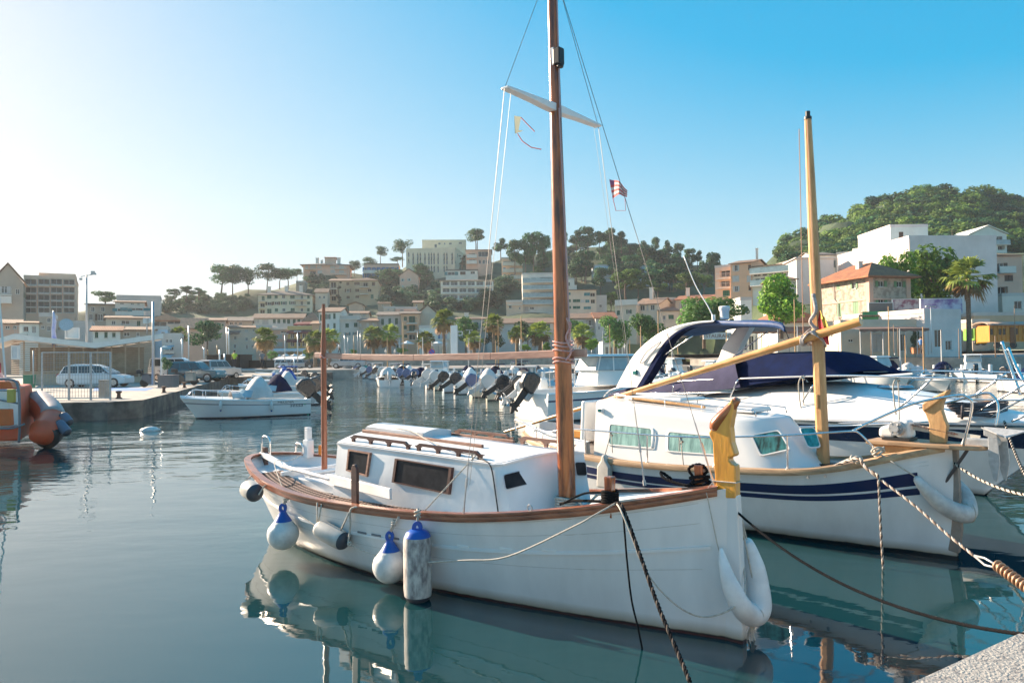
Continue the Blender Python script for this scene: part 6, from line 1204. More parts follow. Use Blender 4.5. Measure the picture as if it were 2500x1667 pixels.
 for j in range(7):
  for i in range(n):
   k = 2 if (j < 2 and i < 4) else j % 2; mb.add([rows[j][i], rows[j][i+1], rows[j+1][i+1], rows[j+1][i]], [(0, 1, 2, 3)], k)
 mb.build('cloth', fm, o, fixn=False); m = MB(); q = [wl(fr, fr.ty(ZM(x, y), .8))-B0 for x, y in ((970, 1355), (990, 1440), (1056, 1440), (1052, 1350))]; m.tube(q, .004, 4); m.build('torn_edge', fm[0], o)
 A = [fr.ty(ZM(x, y), -.76) for x, y in ((295, 792), (342, 800), (325, 890), (355, 895), (300, 915))]; B0 = wl(fr, A[0]); o = thing('torn_flag', 'torn pale yellow remnant of a flag under the left spreader', 'flag', B0); mb = MB(); P = [wl(fr, p)-B0 for p in A]; mb.prism(P, (0, 0, 0), (0, .004, 0)); mb.build('cloth', mat('torn_yellow_cloth', (.68, .62, .42), .8), o)
 m = MB();
 for pts in (((342, 805), (395, 860), (435, 900)), ((318, 915), (350, 965), (410, 1008), (480, 1022))): m.tube([wl(fr, fr.ty(ZM(*p), -.76))-B0 for p in pts], .005, 4)
 m.build('threads', fm[0], o)
ropes_main()
def boat_second():
 fr = Frame(G(2339, 1368), -47.5, 7.4)
 R = thing('cabin_boat', 'white cabin boat with two navy stripes, pale wooden mast and long slanting yard', 'boat', fr.o, fr.rz)
 zs = [(-.4, 1.1), (.5, 1.03), (1.5, .96), (2.8, .92), (3.8, .93), (4.5, .965), (5.4, 1.01), (5.8, 1.05), (6.13, 1.11), (6.5, 1.2), (6.87, 1.31), (7.16, 1.39), (7.4, 1.45)]
 bs = [(-.4, 0), (-.3, .25), (0, .5), (.5, .8), (1.5, 1.08), (2.8, 1.17), (3.8, 1.12), (4.5, 1.05), (5.4, .93), (5.8, .86), (6.13, .77), (6.5, .62), (6.87, .41), (7.16, .22), (7.4, .04)]
 bw = [(.1, 0), (.6, .4), (1.5, .72), (3, .86), (4.0, .78), (4.73, .58), (5.57, .42), (6.2, .27), (6.6, .19), (7.1, .08), (7.4, .02)]
 H = Hull(zs, bs, bw, -.4, 7.38, .1, 7.4, zk=-.5, p=.7, pb=1.15, n=56, m=24); LX = 7.78
 hw = hullpaint('white_gelcoat_hull', (.74, .74, .74), boot=(.07, (.008, .008, .01), (.01, .01, .012)))
 hull = H.mesh().build('hull', hw, R, smooth=60)
 nv = mat('navy_stripe_paint', (.006, .012, .075), .3, coat=.3)
 def band(f0_, f1_, off, m, nm, a=.03, b=.955):
  for sd in (-1, 1):
   mb = MB(); us = [lerp(a, b, i/50) for i in range(51)]; rows = []
   for u in us:
    Z = H.zs(lerp(H.x0, H.x1, u)); rows.append([H.pt(u, Z*lerp(f0_, f1_, k/4), off, sd) for k in range(5)])
   mb.grid(rows); mb.build(nm, m, hull, smooth=60)
 band(.69, .815, .004, nv, 'navy_stripe'); band(.6, .665, .004, nv, 'navy_stripe')
 for f in (.975, .9, .865):
  mb = MB(); mb.sweep(H.line(lambda x, f=f: H.zs(x)*f, -.003, -1, .02, .97), [(-.02, -.004), (.004, -.002), (.007, .003), (-.02, .005)]); mb.build('moulded_plank_edge', hw, hull)
 rl = MB()
 for sd in (-1, 1):
  s_ = 1 if sd < 0 else -1; rl.sweep(H.line(lambda x: H.zs(x), 0, sd, 0, .99, 80), [(-.09*s_, 0), (.02*s_, -.01), (.035*s_, -.05), (.045*s_, -.02), (.03*s_, .03), (-.09*s_, .035)])
 rl.build('rub_rail', wood_tx, R, smooth=40)
 H.inner(-.2).build('bulwark', gel, R, smooth=60)
 tk = mat('grey_teak_deck', (.28, .24, .21), .75, var=.2, vs=5, wave=('Y', 9, .4)); H.deck(-.06, .05, camber=.02).build('deck', tk, R, smooth=60)
 sp = MB(); sp.prism([(7.3, 0, 1.4), (7.43, 0, 1.42), (7.46, 0, .4), (7.42, 0, .1), (7.3, 0, .12)], (0, -.045, 0), (0, .045, 0)); sp.build('stem_band', mat('grey_wood_stem', (.3, .24, .2), .6, var=.3, vs=6), R, bev=.008)
 for x in (5.85, 6.06):
  mb = MB(); u = (x+.4)/LX; p = H.pt(u, H.zs(x)*.92, .004); mb.box(p, (.035, .012, .035), rz=-.3); mb.build('deck_drain', galv, hull)
 zr = lambda x: interp([(1.9, 1.86), (3.5, 1.80), (4.7, 1.70)], x)
 bot = [(1.95, -.7), (5.0, -.72), (5.35, -.66), (5.75, -.42), (5.95, 0), (5.75, .42), (5.35, .66), (5.0, .72), (1.95, .7)]
 top = [(1.9, -.56), (4.6, -.54), (4.85, -.49), (5.12, -.3), (5.22, 0), (5.12, .3), (4.85, .49), (4.6, .54), (1.9, .56)]
 Rg = lambda t, dz=0: [Vector((lerp(a[0], b[0], t), lerp(a[1], b[1], t), lerp(.86, zr(lerp(a[0], b[0], t)) - .06, t)+dz)) for a, b in zip(bot, top)]
 cab = MB(); rows = [Rg(t) for t in (0, .33, .66, .88, 1)]
 rows.append([Vector((lerp(3.2, p.x, .985), p.y*.93, p.z+.045)) for p in rows[-1]]); rows.append([Vector((lerp(3.2, p.x, .96), p.y*.85, p.z+.02)) for p in rows[-1]])
 for r in rows: pass
 cab.grid(rows, close=True); L_ = rows[-1]; n = len(L_)
 for a, b, c, d in ((0, 1, 7, 8), (1, 2, 6, 7), (2, 3, 5, 6)): cab.add([L_[a], L_[b], (L_[b]+L_[c])/2+Vector((0, 0, .035)), (L_[a]+L_[d])/2+Vector((0, 0, .035)), L_[c], L_[d]], [(0, 1, 2, 3), (3, 2, 4, 5)])
 cab.add([L_[3], L_[4], L_[5], (L_[3]+L_[5])/2+Vector((0, 0, .035))], [(0, 1, 3), (1, 2, 3)])
 cab.build('cabin', gel, R, smooth=48, sub=0)
 curt = mat('curtained_window_glass', (.3, .5, .46), .25, c2=(.1, .2, .19), vs=2.2, stretch=(6, 6, .6), spec=.5); teal = mat('teal_curtain_glass', (.05, .36, .36), .25, c2=(.02, .16, .18), vs=3, stretch=(7, 7, .5))
 def side_pt(uv, out=.006):
  best = None
  for k in range(40):
   y = -.5-k*.008; q = fr.ty(uv, y); t = (q.z-.86)/(zr(q.x)-.06-.86); w = lerp(lerp(.7, .72, .5), .55, t)
   if best is None or abs(w+y) < best[0]: best = (abs(w+y), q)
  q = best[1]; q.y -= out; return q
 def win(pts, pt, fw, gm, rnd=.05):
  q = [pt(Z3(*p)) for p in pts]; c = sum(q, Vector())/4; nrm = (q[1]-q[0]).cross(q[3]-q[0]).normalized(); nrm = nrm if nrm.y < 0 else -nrm
  def rr(s, o):
   P = []; qs = [c+(p-c)*s for p in q]
   for k_, p in enumerate(qs):
    a = qs[k_-1]; b = qs[(k_+1) % 4]; ra = p+(a-p).normalized()*rnd*s; rb = p+(b-p).normalized()*rnd*s; P += [ra*(1-t)**2+p*2*t*(1-t)+rb*t*t+nrm*o for t in (0, .25, .5, .75, 1)]
   return P
  A, B, C_ = rr(1.12, -.004), rr(1.08, .016), rr(.985, .014); mb = MB(); k = 20; mb.add(A+B+C_, [(i, (i+1) % k, k+(i+1) % k, k+i) for i in range(k)]+[(k+i, k+(i+1) % k, 2*k+(i+1) % k, 2*k+i) for i in range(k)]); f = mb.build('window', fw, R, smooth=50)
  g = MB(); g.add(rr(.99, .008), [tuple(range(k))]); g.build('pane', gm, f, fixn=False)
 win([(352, 530), (755, 575), (752, 755), (345, 722)], side_pt, gel, curt); win([(912, 603), (1420, 655), (1420, 822), (908, 785)], side_pt, gel, curt)
 def plane_pt(i, j, t0=0):
  a, b = Vector((*bot[i], .86)), Vector((*bot[j], .86)); c = Vector((top[i][0], top[i][1], zr(top[i][0])-.06)); nn = (b-a).cross(c-a).normalized(); nn = nn if nn.x > 0 else -nn
  def f(uv):
   d = ray(*uv); d = Vector((d.dot(fr.a), d.dot(fr.p), d.z)); o = fr.loc(CAMO); return o+d*((a-o).dot(nn)/d.dot(nn))+nn*.012
  return f
 win([(1712, 640), (1965, 595), (2068, 770), (1800, 830)], plane_pt(1, 2), gel, mat('dim_curtain_glass', (.08, .3, .29), .25, c2=(.03, .04, .03), vs=2, stretch=(6, 6, .5)), .05)
 z5 = lambda p: Z5(*p); q3 = [(Z5(x, y)) for x, y in ((165, 460), (275, 455), (322, 600), (230, 605))]; win([((u-1400)*3.92, (v-900)*3.92) for u, v in q3], plane_pt(2, 3), gel, teal, .05)
 hb = MB(); hb.box((4.45, .05, zr(4.45)+.06), (.62, .6, .07), tx=.94, ty=.94); hb.build('roof_hatch', gel, R, bev=.02)
 hb = MB(); hb.box((2.9, .1, 1.9), (1.2, .75, .05), tx=.96, ty=.94); hb.build('sliding_hatch', gel, R, bev=.02); hb = MB(); hb.bar((2.45, -.28, 1.9), (3.95, -.28, 1.80), .04, .04); hb.build('teak_runner', wood_t, R, bev=.008)
 for y in (-.45, .5):
  hr = MB(); P = [Vector((x, y, zr(x)+.1)) for x in (2.3, 3.2, 4.1, 4.9)]; hr.tube([P[0]-Vector((.03, 0, .08))]+P+[P[-1]+Vector((.02, 0, -.09))], .011, 7)
  for x in (2.6, 3.3, 4.0, 4.6): hr.tube([(x, y, zr(x)-.02), (x, y, zr(x)+.1)], .009, 6)
  hr.build('hand_rail', chrome, R, smooth=True)
 nl = MB(); q = side_pt(Z3(275, 398)); nl.box(q+Vector((0, -.02, 0)), (.1, .05, .07)); nl.build('lamp_housing', gel, R, bev=.01); nl = MB(); nl.box(q+Vector((-.015, -.052, 0)), (.05, .03, .05)); nl.build('green_side_lamp', mat('green_lamp', (.0, .12, .12), .2), R)
 ck = MB(); rows = []
 for i in range(12):
  x = lerp(-.25, 2.0, i/11); b = H.bs(x)*.86; rows.append([(x, -b, H.zs(x)+.0), (x, -b+.02, H.zs(x)+.2), (x, -b+.12, H.zs(x)+.22), (x, -b+.14, H.zs(x)-.1)])
 ck.grid(rows); ck.grid([[(p[0], -p[1], p[2]) for p in r] for r in rows]); ck.build('coaming', gel, R, smooth=50)
 bp = MB(); bp.box((1.55, .0, 1.45), (.1, 1.15, .75), ty=.9); bp.build('bulkhead', gel, R, bev=.04); bd = MB(); bd.box((.9, .3, 1.12), (.5, .4, .16)); bd.build('orange_wood_locker', mat('orange_locker_wood', (.6, .27, .06), .4), R, bev=.02)
 hm = fr.ty((1970, 283), 0).z; ms = MB(); ms.tube([(5.71-.0245*(z-1.1), 0, z) for z in (.95, 2, 2.8, 2.82, 4, 5.2, hm-.05)], [.088, .086, .084, .082, .075, .062, .048], 8, ph=pi/8); mast = ms.build('mast', wood_t, R, smooth=40)
 cpp = MB(); xt = 5.71-.0245*(hm-1.1); cpp.cyl((xt, 0, hm-.06), (xt, 0, hm-.02), .055, n=14); cpp.cyl((xt, 0, hm-.02), (xt, 0, hm+.06), .035, n=12); cpp.build('mast_cap', mat('black_cap', (.03, .03, .03), .5), mast); cpp = MB(); cpp.cyl((5.71, 0, 1.03), (5.71, 0, 1.06), .13, n=20); cpp.build('mast_collar', darkr, mast)
 cl = MB(); cl.box((5.68, -.085, 1.95), (.03, .05, .2)); cl.build('mast_cleat', wood_t, mast, bev=.006)
 p1 = fr.ty((2102, 784), -.14); p0 = fr.ty((1232, 1054), -.14); pm = p1.lerp(p0, .18); yd = MB(); yd.tube([p1, p1.lerp(p0, .1), p1.lerp(p0, .5), p0], [.062, .063, .045, .026], 14); yd.build('yard', mat('pale_varnished_yard', (.66, .36, .13), .35, c2=(.48, .23, .07), vs=3, stretch=(1.2, 3, 3), coat=.4), R, smooth=60)
 ls = MB(); pc = fr.ty(Z7(345, 90), -.14);
 for k in range(5): ls.tube([Vector((5.66+.03*k-.08+.09*cos(t), -.07+.16*sin(t), pc.z+.1*cos(t+k*.5)-.01*k)) for t in [i*.4 for i in range(17)]], .013, 6)
 pc2 = fr.ty(Z7(235, 120), -.14)
 for k in range(3): ls.tube([pc2+Vector((.02*k+.01*cos(t), .075*sin(t), .075*cos(t))) for t in [i*.45 for i in range(15)]], .012, 6)
 ls.tube(spline([pc2+Vector((0, 0, .07)), pc2.lerp(pc, .5)+Vector((0, 0, .12)), Vector((5.66, -.07, pc.z+.16))], 5), .01, 5)
 ls.tube(spline([Vector((5.65, -.09, 3.5)), Vector((5.7, -.12, 3.25)), Vector((5.62, -.13, 3.1)), Vector((5.7, -.1, 2.98))], 5), .03, 6); ls.build('yard_lashing', mat('grey_white_lashing', (.5, .47, .45), .85, c2=(.25, .22, .22), vs=30), R, smooth=True)
 hl = MB(); hl.tube([(5.5, -.1, hm-.2), fr.ty(Z7(240, 120), -.14)], .006, 5); hl.tube([(5.62, -.09, hm-.1), (5.68, -.1, 3.5)], .006, 5); hl.build('halyard', mat('brown_halyard', (.38, .22, .15), .8), R)
 rr = .0135; nr = MB(); stx = [(.6, -.78), (2.1, -1.08), (3.4, -1.08), (4.55, -1.0), (5.6, -.86)]
 P = [fr.ty(p, y) for p, y in ((Z2(900, 190), -.75), (Z2(1180, 310), -.9), (Z3(0, 577), -1.05), (Z3(740, 635), -1.08), (Z3(1280, 655), -1.02), (Z5(50, 510), -.88), (Z5(330, 492), -.76), (Z5(560, 478), -.66), (Z5(615, 490), -.62), (Z5(680, 550), -.58), (Z5(752, 625), -.5))]
 q0 = fr.ty(Z2(890, 190), -.7); nr.tube(spline([q0+Vector((0, 0, -.22)), q0+Vector((-.04, 0, -.08))]+P, 6), rr, 10); nr.build('side_rail', chrome, R, smooth=True)
 for x, y in stx:
  zt = interp([(p.x, p.z) for p in P[:9]], x); st = MB(); st.tube([(x, y, H.zs(x)), (x, y, zt)], .0125, 8); st.cyl((x, y, H.zs(x)+.03), (x, y, H.zs(x)+.045), .03, n=12); st.build('stanchion', chrome, R, smooth=40)
 fp = [Vector((p.x, -p.y, p.z)) for p in P]; nr = MB(); nr.tube(spline([Vector((x, .0-y*-1, z)) if False else Vector((x, -y, z)) for x, y, z in [(p.x, p.y, p.z) for p in P[2:9]]], 6), rr, 10); nr.build('side_rail', chrome, R, smooth=True)
 PP = [fr.ty(Z5(570, 475), -.62), fr.ty(Z5(700, 410), -.52), fr.ty(Z5(900, 320), -.38), fr.ty(Z5(1080, 255), -.3), fr.ty(Z5(1360, 205), -.26), fr.ty(Z5(1440, 215), -.24), fr.ty(Z5(1485, 290), -.22), fr.ty(Z5(1415, 590), -.17)]
 pu = MB(); pu.tube(spline(PP, 7), .016, 10); pu.build('pulpit', chrome, R, smooth=True)
 PP = [fr.ty(Z5(1080, 300), .3), fr.ty(Z5(1290, 262), .28), fr.ty(Z5(1560, 190), .26), fr.ty(Z5(1640, 205), .24), fr.ty(Z5(1685, 290), .22), fr.ty(Z5(1665, 440), .17)]
 pu = MB(); pu.tube(spline(PP, 7), .016, 10); pu.build('pulpit', chrome, R, smooth=True)
 before_ = set(bpy.data.objects)
 zt = 1.475; pf = MB(); poly = [(6.72, -.3), (7.0, -.3), (7.7, -.24), (8.0, -.13), (8.06, 0), (8.0, .13), (7.7, .24), (6.72, .3)]
 pf.prism([(x, y, 0) for x, y in poly], (0, 0, zt-.055), (0, 0, zt)); pf.build('bow_platform', wood_tx, R, bev=.012)
 pf = MB(); pf.prism([(6.75, 0, zt-.06), (7.55, 0, zt-.06), (7.3, 0, zt-.1), (6.8, 0, zt-.2)], (0, -.22, 0), (0, .22, 0)); pf.build('platform_chock', wood_t, R, bev=.01)
 sh = MB(); sh.prism([(7.42, 0, zt), (7.6, 0, zt), (7.63, 0, 1.7), (7.6, 0, 1.78), (7.57, 0, 1.9), (7.58, 0, 1.98), (7.63, 0, 2.1), (7.66, 0, 2.16), (7.5, 0, 2.06), (7.36, 0, 1.97), (7.34, 0, 1.9), (7.38, 0, 1.84), (7.42, 0, 1.72)], (0, -.05, 0), (0, .05, 0)); sh.build('stemhead', wood_t, R, bev=.01)
 sh = MB(); sh.prism([(7.355, 0, 1.885), (7.37, 0, 1.865), (7.62, 0, 2.07), (7.66, 0, 2.16), (7.48, 0, 2.06), (7.35, 0, 1.97)], (0, -.075, 0), (0, .075, 0)); sh.build('stemhead_cap', wood_t, R, bev=.015)
 wl_ = MB(); wl_.box((7.05, -.02, zt+.02), (.34, .3, .03)); wl_.build('windlass_base', darkr, R); wl_ = MB(); wl_.box((7.12, 0, zt+.15), (.2, .24, .24), tx=.8); wl_.build('windlass', gel, R, bev=.05, seg=4)
 g2 = MB(); g2.tube([(7.08, -.13, zt+.17), (7.08, -.15, zt+.17), (7.08, -.17, zt+.17), (7.08, -.21, zt+.17), (7.08, -.23, zt+.17)], [.09, .1, .065, .065, .09], 24); g2.tube([(7.08, -.23, zt+.17), (7.08, -.27, zt+.17)], .045, 16)
 for k in range(6): a = k*pi/3; g2.bar((7.08+.03*cos(a), -.245, zt+.17+.03*sin(a)), (7.08+.075*cos(a), -.25, zt+.17+.075*sin(a)), .02, .02)
 g2.build('gypsy_wheel', galv, R, smooth=40); g2 = MB(); g2.prism([(6.82, 0, zt+.03), (7.02, 0, zt+.03), (7.02, 0, zt+.2), (6.9, 0, zt+.19), (6.82, 0, zt+.15)], (0, -.13, 0), (0, .1, 0)); g2.build('motor_cover', gel, R, bev=.04, seg=3)
 ch = MB(); a, b = Vector((7.18, -.05, zt+.22)), Vector((7.75, -.03, zt+.12))
 for i in range(18):
  p = a.lerp(b, i/18); d = (b-a).normalized()*.02; w = Vector((0, .012, 0)) if i % 2 else Vector((0, 0, .012)); ch.tube([p-d-w, p+d-w, p+d*1.2, p+d+w, p-d+w, p-d*1.2], .005, 5, closed=True)
 ch.build('anchor_chain', mat('rusty_chain', (.4, .34, .3), .5, .5, c2=(.25, .1, .05), vs=9), R); st = MB(); st.box((7.55, .02, zt+.135), (.85, .03, .07), M=Matrix.Rotation(.12, 3, 'Y')); st.build('pale_strap', mat('pale_strap', (.6, .55, .47), .7), R)
 rb = MB(); rb.box((7.95, 0, zt+.04), (.36, .11, .1), tx=.8); rb.cyl((8.13, -.06, zt+.05), (8.13, .06, zt+.05), .06, n=16); rb.build('bow_roller', galv, R, bev=.012)
 br = MB(); br.tube([(7.86, -.1, zt-.06), (7.5, -.06, .82)], .02, 8); br.build('platform_strut', mat('dark_steel_strut', (.12, .1, .1), .4, .6), R)
 for o_ in set(bpy.data.objects)-before_: o_.location.x -= .3
 A0 = wl(fr, (7.86, 0, zt+.1)); an = thing('anchor', 'galvanised plough anchor hanging on the bow roller of the striped boat', 'anchor', A0, fr.rz); m = MB()
 m.prism([(-.14, 0, .1), (.0, 0, .04), (.0, 0, -.02), (-.14, 0, .03)], (0, -.02, 0), (0, .02, 0)); m.prism([(-.16, -.05, .12), (.12, -.14, .02), (.3, -.01, .1), (.02, 0, .02)], (0, 0, 0), (0, 0, .015)); m.prism([(-.16, .05, .12), (.12, .2, .06), (.34, .02, .1), (.02, 0, .02)], (0, 0, 0), (0, 0, .015)); m.build('fluke', galv, an, bev=.004)
 for y, dx in ((-.07, -.03), (.09, .03)):
  m = MB(); m.prism([(dx-.05, y, .02), (dx+.05, y, .0), (dx+.07, y, -.3), (dx+.03, y+.0, -.52), (dx, y, -.5), (dx-.05, y, -.3)], (0, -.012, 0), (0, .012, 0)); m.build('shank_plate', galv, an, bev=.004)
 cyl = vinb
 P = [fr.ty(Z5(1050, 825), -.42), fr.ty(Z5(1120, 910), -.38), fr.ty(Z5(1260, 1040), -.22), fr.ty(Z5(1400, 1105), -.02), fr.ty(Z5(1450, 1075), .1), fr.ty(Z5(1420, 950), .24), fr.ty(Z5(1330, 830), .34)]
 W_ = [wl(fr, p) for p in P]; o = thing('bow_fender', 'grey sausage shaped bow fender slung under the platform of the striped boat', 'fender', W_[3]); S = spline([p-W_[3] for p in W_], 7); n = len(S)
 mb = MB(); mb.tube(S, [interp([(0, .02), (.05, .05), (.3, .1), (.55, .125), (.8, .1), (1, .04)], i/(n-1)) for i in range(n)], 20); mb.build('body', mat('grey_bow_fender', (.6, .6, .58), .6, c2=(.4, .4, .4), vs=6, bump=.3, bs=18), o, smooth=True)
 m = MB();
 for k in range(6): c = S[n//2+4]; m.tube([c+Vector((.03*k-.1, .12*cos(t)*.9, .12*sin(t)*1.0)) for t in [i*.5 for i in range(13)]], .01, 5)
 m.tube([S[0], wl(fr, fr.ty(Z5(790, 660), -.52))-W_[3]], .009, 6); m.build('lanyard', ropew, o, smooth=True)
 a = wl(fr, fr.ty(Z3(300, 820), -1.2)); o = thing('fender', 'flat white fender hanging between the two wooden boats', 'fender', a); m = MB(); w = fr.a
 m.prism([w*-.16+Vector((0, 0, -.55)), w*.12+Vector((0, 0, -.55)), w*.13+Vector((0, 0, -.2)), w*.06+Vector((0, 0, -.1)), w*.03+Vector((0, 0, 0)), w*-.03+Vector((0, 0, 0)), w*-.06+Vector((0, 0, -.1)), w*-.14+Vector((0, 0, -.2))], fr.p*-.05, fr.p*.05); m.build('body', vinb, o, bev=.03, seg=3); m = MB(); e = wl(fr, fr.ty(Z3(362, 600), -1.06))-a; m.tube([Vector((0, 0, -.02)), e], .008, 6); m.tube([e, e+Vector((.0, 0, -.35))+w*.02], .007, 5); m.tube([e+Vector((.025*cos(t), .02*sin(t), -.01*t)) for t in [i*.6 for i in range(14)]], .011, 5); m.build('lanyard', ropew, o, smooth=True)
 m0 = wl(fr, fr.ty(Z3(1035, 650), -1.05)); o = thing('hanging_line', 'short knotted pale line hanging from the side rail of the striped boat', 'rope', m0); m = MB(); m.tube([(0, 0, 0), (0, 0, -.2), (.02, 0, -.42), (.05, 0, -.47), (.01, 0, -.45)], .009, 6); m.tube([(.025*cos(t), .02*sin(t), -.012*t) for t in [i*.6 for i in range(16)]], .012, 5); m.tube([(-.03, 0, -.02), (-.04, 0, -.22)], .008, 5); m.build('line', ropew, o, smooth=True)
 F = lambda Z, x, y, yy: wl(fr, fr.ty(Z(x, y), yy)); bw_ = [mat('white_fleck_rope', (.6, .55, .5), .8, var=.3, vs=30), mat('dark_fleck_rope', (.06, .045, .04), .85), mat('tan_fleck_rope', (.35, .26, .2), .85)]
 P = [F(Z5, 430, 745, -.7), F(Z5, 540, 705, -.76), F(Z5, 625, 690, -.84), F(Z5, 655, 745, -.9), F(Z5, 800, 860, -1.0), F(Z5, 1050, 1050, -1.25), F(Z5, 1300, 1270, -1.5), F(Z5, 1500, 1430, -1.7)]
 rope_thing('mooring_rope', 'flecked mooring rope running from the striped boat to the spring at the right', spline(P, 5), .016, bw_)
 E0 = F(Z5, 1500, 1430, -1.7); E1 = wl(fr, fr.ty((2432, 1378), -1.95)); o = thing('mooring_spring', 'rusty coiled mooring spring at the right edge', 'mooring spring', E0)
 E2 = wl(fr, fr.ty((2500, 1428), -2.15)); m = MB(); m.tube([Vector(), (E1-E0)*.5+Vector((0, 0, .02)), E1-E0], .012, 6); m.tube([Vector((0, 0, .0)), (E1-E0)*.5-Vector((0, 0, .05)), E1-E0+Vector((0, 0, -.03))], .012, 6); m.build('shackle_eye', galv, o, smooth=True)
 rust = mat('rusty_spring_steel', (.42, .27, .17), .5, .6, c2=(.3, .16, .1), vs=9); d = (E2-E1); M = oriented((0, 0, 0), d).to_3x3(); L = d.length*1.25; m = MB(); m.tube([E1-E0+M @ Vector((L*t/(9*2*pi), .045*cos(t), .045*sin(t))) for t in [i*.35 for i in range(int(9*2*pi/.35))]], .014, 7); m.tube([E1-E0, E1-E0+M @ Vector((L*1.3, 0, 0))], .016, 8); m.build('coil', rust, o, smooth=True)
 P = [F(Z5, 740, 800, -.95), F(Z5, 765, 830, -1.0), F(Z5, 775, 1000, -1.0), F(Z5, 790, 1300, -1.0), F(Z5, 803, 1560, -1.0), F(Z9, 1462, 1100, -1.0)]
 q = [F(Z5, 625, 690, -.84), F(Z5, 680, 760, -.92)]+P; q[-1].z = -.2; q[-2].z = max(q[-2].z, .05)
 rope_thing('mooring_rope', 'flecked rope dropping straight down into the water beside the bow', spline(q, 5), .015, bw_)
 P = sag(wl(frM, (6.85, .2, 1.36)), G(2520, 1550, 1.06), .28, 24)
 rope_thing('mooring_rope', 'long dark mooring rope sagging across the water to the bottom right', P, .012, ropek)
 P = [F(Z5, 430, 745, -.6), F(Z5, 560, 690, -.7), F(Z5, 640, 700, -.8), F(Z5, 600, 720, -.7)]; c = F(Z5, 600, 705, -.72)
 o = thing('rope_tangle', 'pale rope bunched on the rail near the short dangling rope of the striped boat', 'rope', c); m = MB()
 m.tube(spline([p-c for p in P], 5), .018, 7); m.tube([Vector((.07*cos(t), .05*sin(t), .03+.03*sin(1.7*t))) for t in [i*.5 for i in range(22)]], .015, 6); m.build('coils', ropew, o, smooth=True)
 c = F(Z5, 765, 645, -.5); o = thing('rope_tangle', 'pale rope knotted round the foot of the pulpit rail', 'rope', c); m = MB()
 for k in range(3): m.tube([Vector(((.05+.015*k)*cos(t), .05*sin(t), .04*sin(t*1.3+k)+.02*k)) for t in [i*.5 for i in range(15)]], .014, 6)
 m.build('coils', ropew, o, smooth=True)
 A = [fr.ty(Z7(x, y), -.12) for x, y in ((365, -60), (420, -120), (440, 60), (395, 100))]; c = F(Z7, 385, -40, -.12)
 o = thing('flag', 'faded red and yellow flag wrapped round the pale mast', 'flag', c); cols = [mat('flag_faded_red', (.6, .05, .06), .8, var=.25, vs=6), mat('flag_faded_yellow', (.75, .55, .1), .8, var=.25, vs=6)]; m = MB()
 pts_l = [Z7(395, -165), Z7(372, -60), Z7(385, 20), Z7(400, 60), Z7(440, 110), Z7(470, 160)]; pts_r = [Z7(400, -160), Z7(445, -100), Z7(470, -20), Z7(490, 40), Z7(480, 90), Z7(485, 165)]
 rows = []
 for i, (a, b) in enumerate(zip(pts_l, pts_r)):
  pa, pb = F(lambda x, y: (x, y), a[0], a[1], -.12)-c, F(lambda x, y: (x, y), b[0], b[1], -.14)-c; rows.append([pa.lerp(pb, k/6)+Vector((.0, -.025*sin(k*1.9+i), 0)) for k in range(7)])
 for i in range(5):
  for k in range(6): m.add([rows[i][k], rows[i][k+1], rows[i+1][k+1], rows[i+1][k]], [(0, 1, 2, 3)], 1 if (k in (3, 4, 5) and i < 2) or (k == 5) else 0)
 m.build('cloth', cols, o, fixn=False, smooth=True)
 return fr, H
fr2, H2 = boat_second()
# motor boats
outk = mat('black_outboard_cowl', (.018, .02, .025), .25, coat=.4); outw = mat('white_outboard_cowl', (.55, .55, .55), .3, coat=.3); outb = mat('blue_outboard_cowl', (.02, .08, .22), .3, coat=.3)
shade_ = mat('hull_bottom_black', (.02, .022, .03), .5); acr = mat('windscreen_acrylic', (.35, .45, .5), .08, var=.3, vs=1, spec=.8); tanv = mat('pale_boat_cover', (.6, .57, .55), .8, var=.15, vs=4, bump=.4, bs=5)
def outboard(parent, x, y, z, m, tilt=55, s=1.0, name='outboard_motor'):
 M = Matrix.Translation((x, y, z)) @ Matrix.Rotation(radians(tilt), 4, 'Y') @ Matrix.Scale(s, 4)
 c = MB(); c.prism([(-.02, 0, .08), (-.06, 0, .6), (-.2, 0, .74), (-.5, 0, .7), (-.72, 0, .5), (-.66, 0, .12), (-.5, 0, -.02), (-.1, 0, -.02)], (0, -.17, 0), (0, .17, 0), M=M); o = c.build(name, m, parent, bev=.07*s, seg=3)
 l = MB(); l.prism([(-.16, 0, .04), (-.46, 0, .04), (-.42, 0, -.62), (-.5, 0, -.66), (-.3, 0, -.98), (-.22, 0, -.98), (-.2, 0, -.7)], (0, -.055, 0), (0, .055, 0), M=M); l.tube([M @ Vector(p) for p in ((-.08, 0, -.76), (-.3, 0, -.76), (-.52, 0, -.74))], [.03*s, .075*s, .04*s], 10); l.prism([(-.14, 0, -.58), (-.66, 0, -.58), (-.66, 0, -.6), (-.14, 0, -.6)], (0, -.1, 0), (0, .1, 0), M=M)
 l.build('motor_leg', darkr if m is not outw else outw, o, bev=.012*s); b = MB(); b.prism([(.0, 0, .1), (-.2, 0, .1), (-.2, 0, -.25), (0, 0, -.25)], (0, -.12, 0), (0, .12, 0), M=M); b.build('bracket', galv, o)
 p = MB()
 for k in range(3): a = k*2*pi/3; p.prism([(-.55, .03*cos(a), -.74+.03*sin(a)), (-.5, .16*cos(a-.35), -.74+.16*sin(a-.35)), (-.54, .18*cos(a), -.74+.18*sin(a)), (-.6, .15*cos(a+.35), -.74+.15*sin(a+.35))], (0, 0, 0), (-.015, 0, 0), M=M)
 p.build('propeller', galv, o); return o
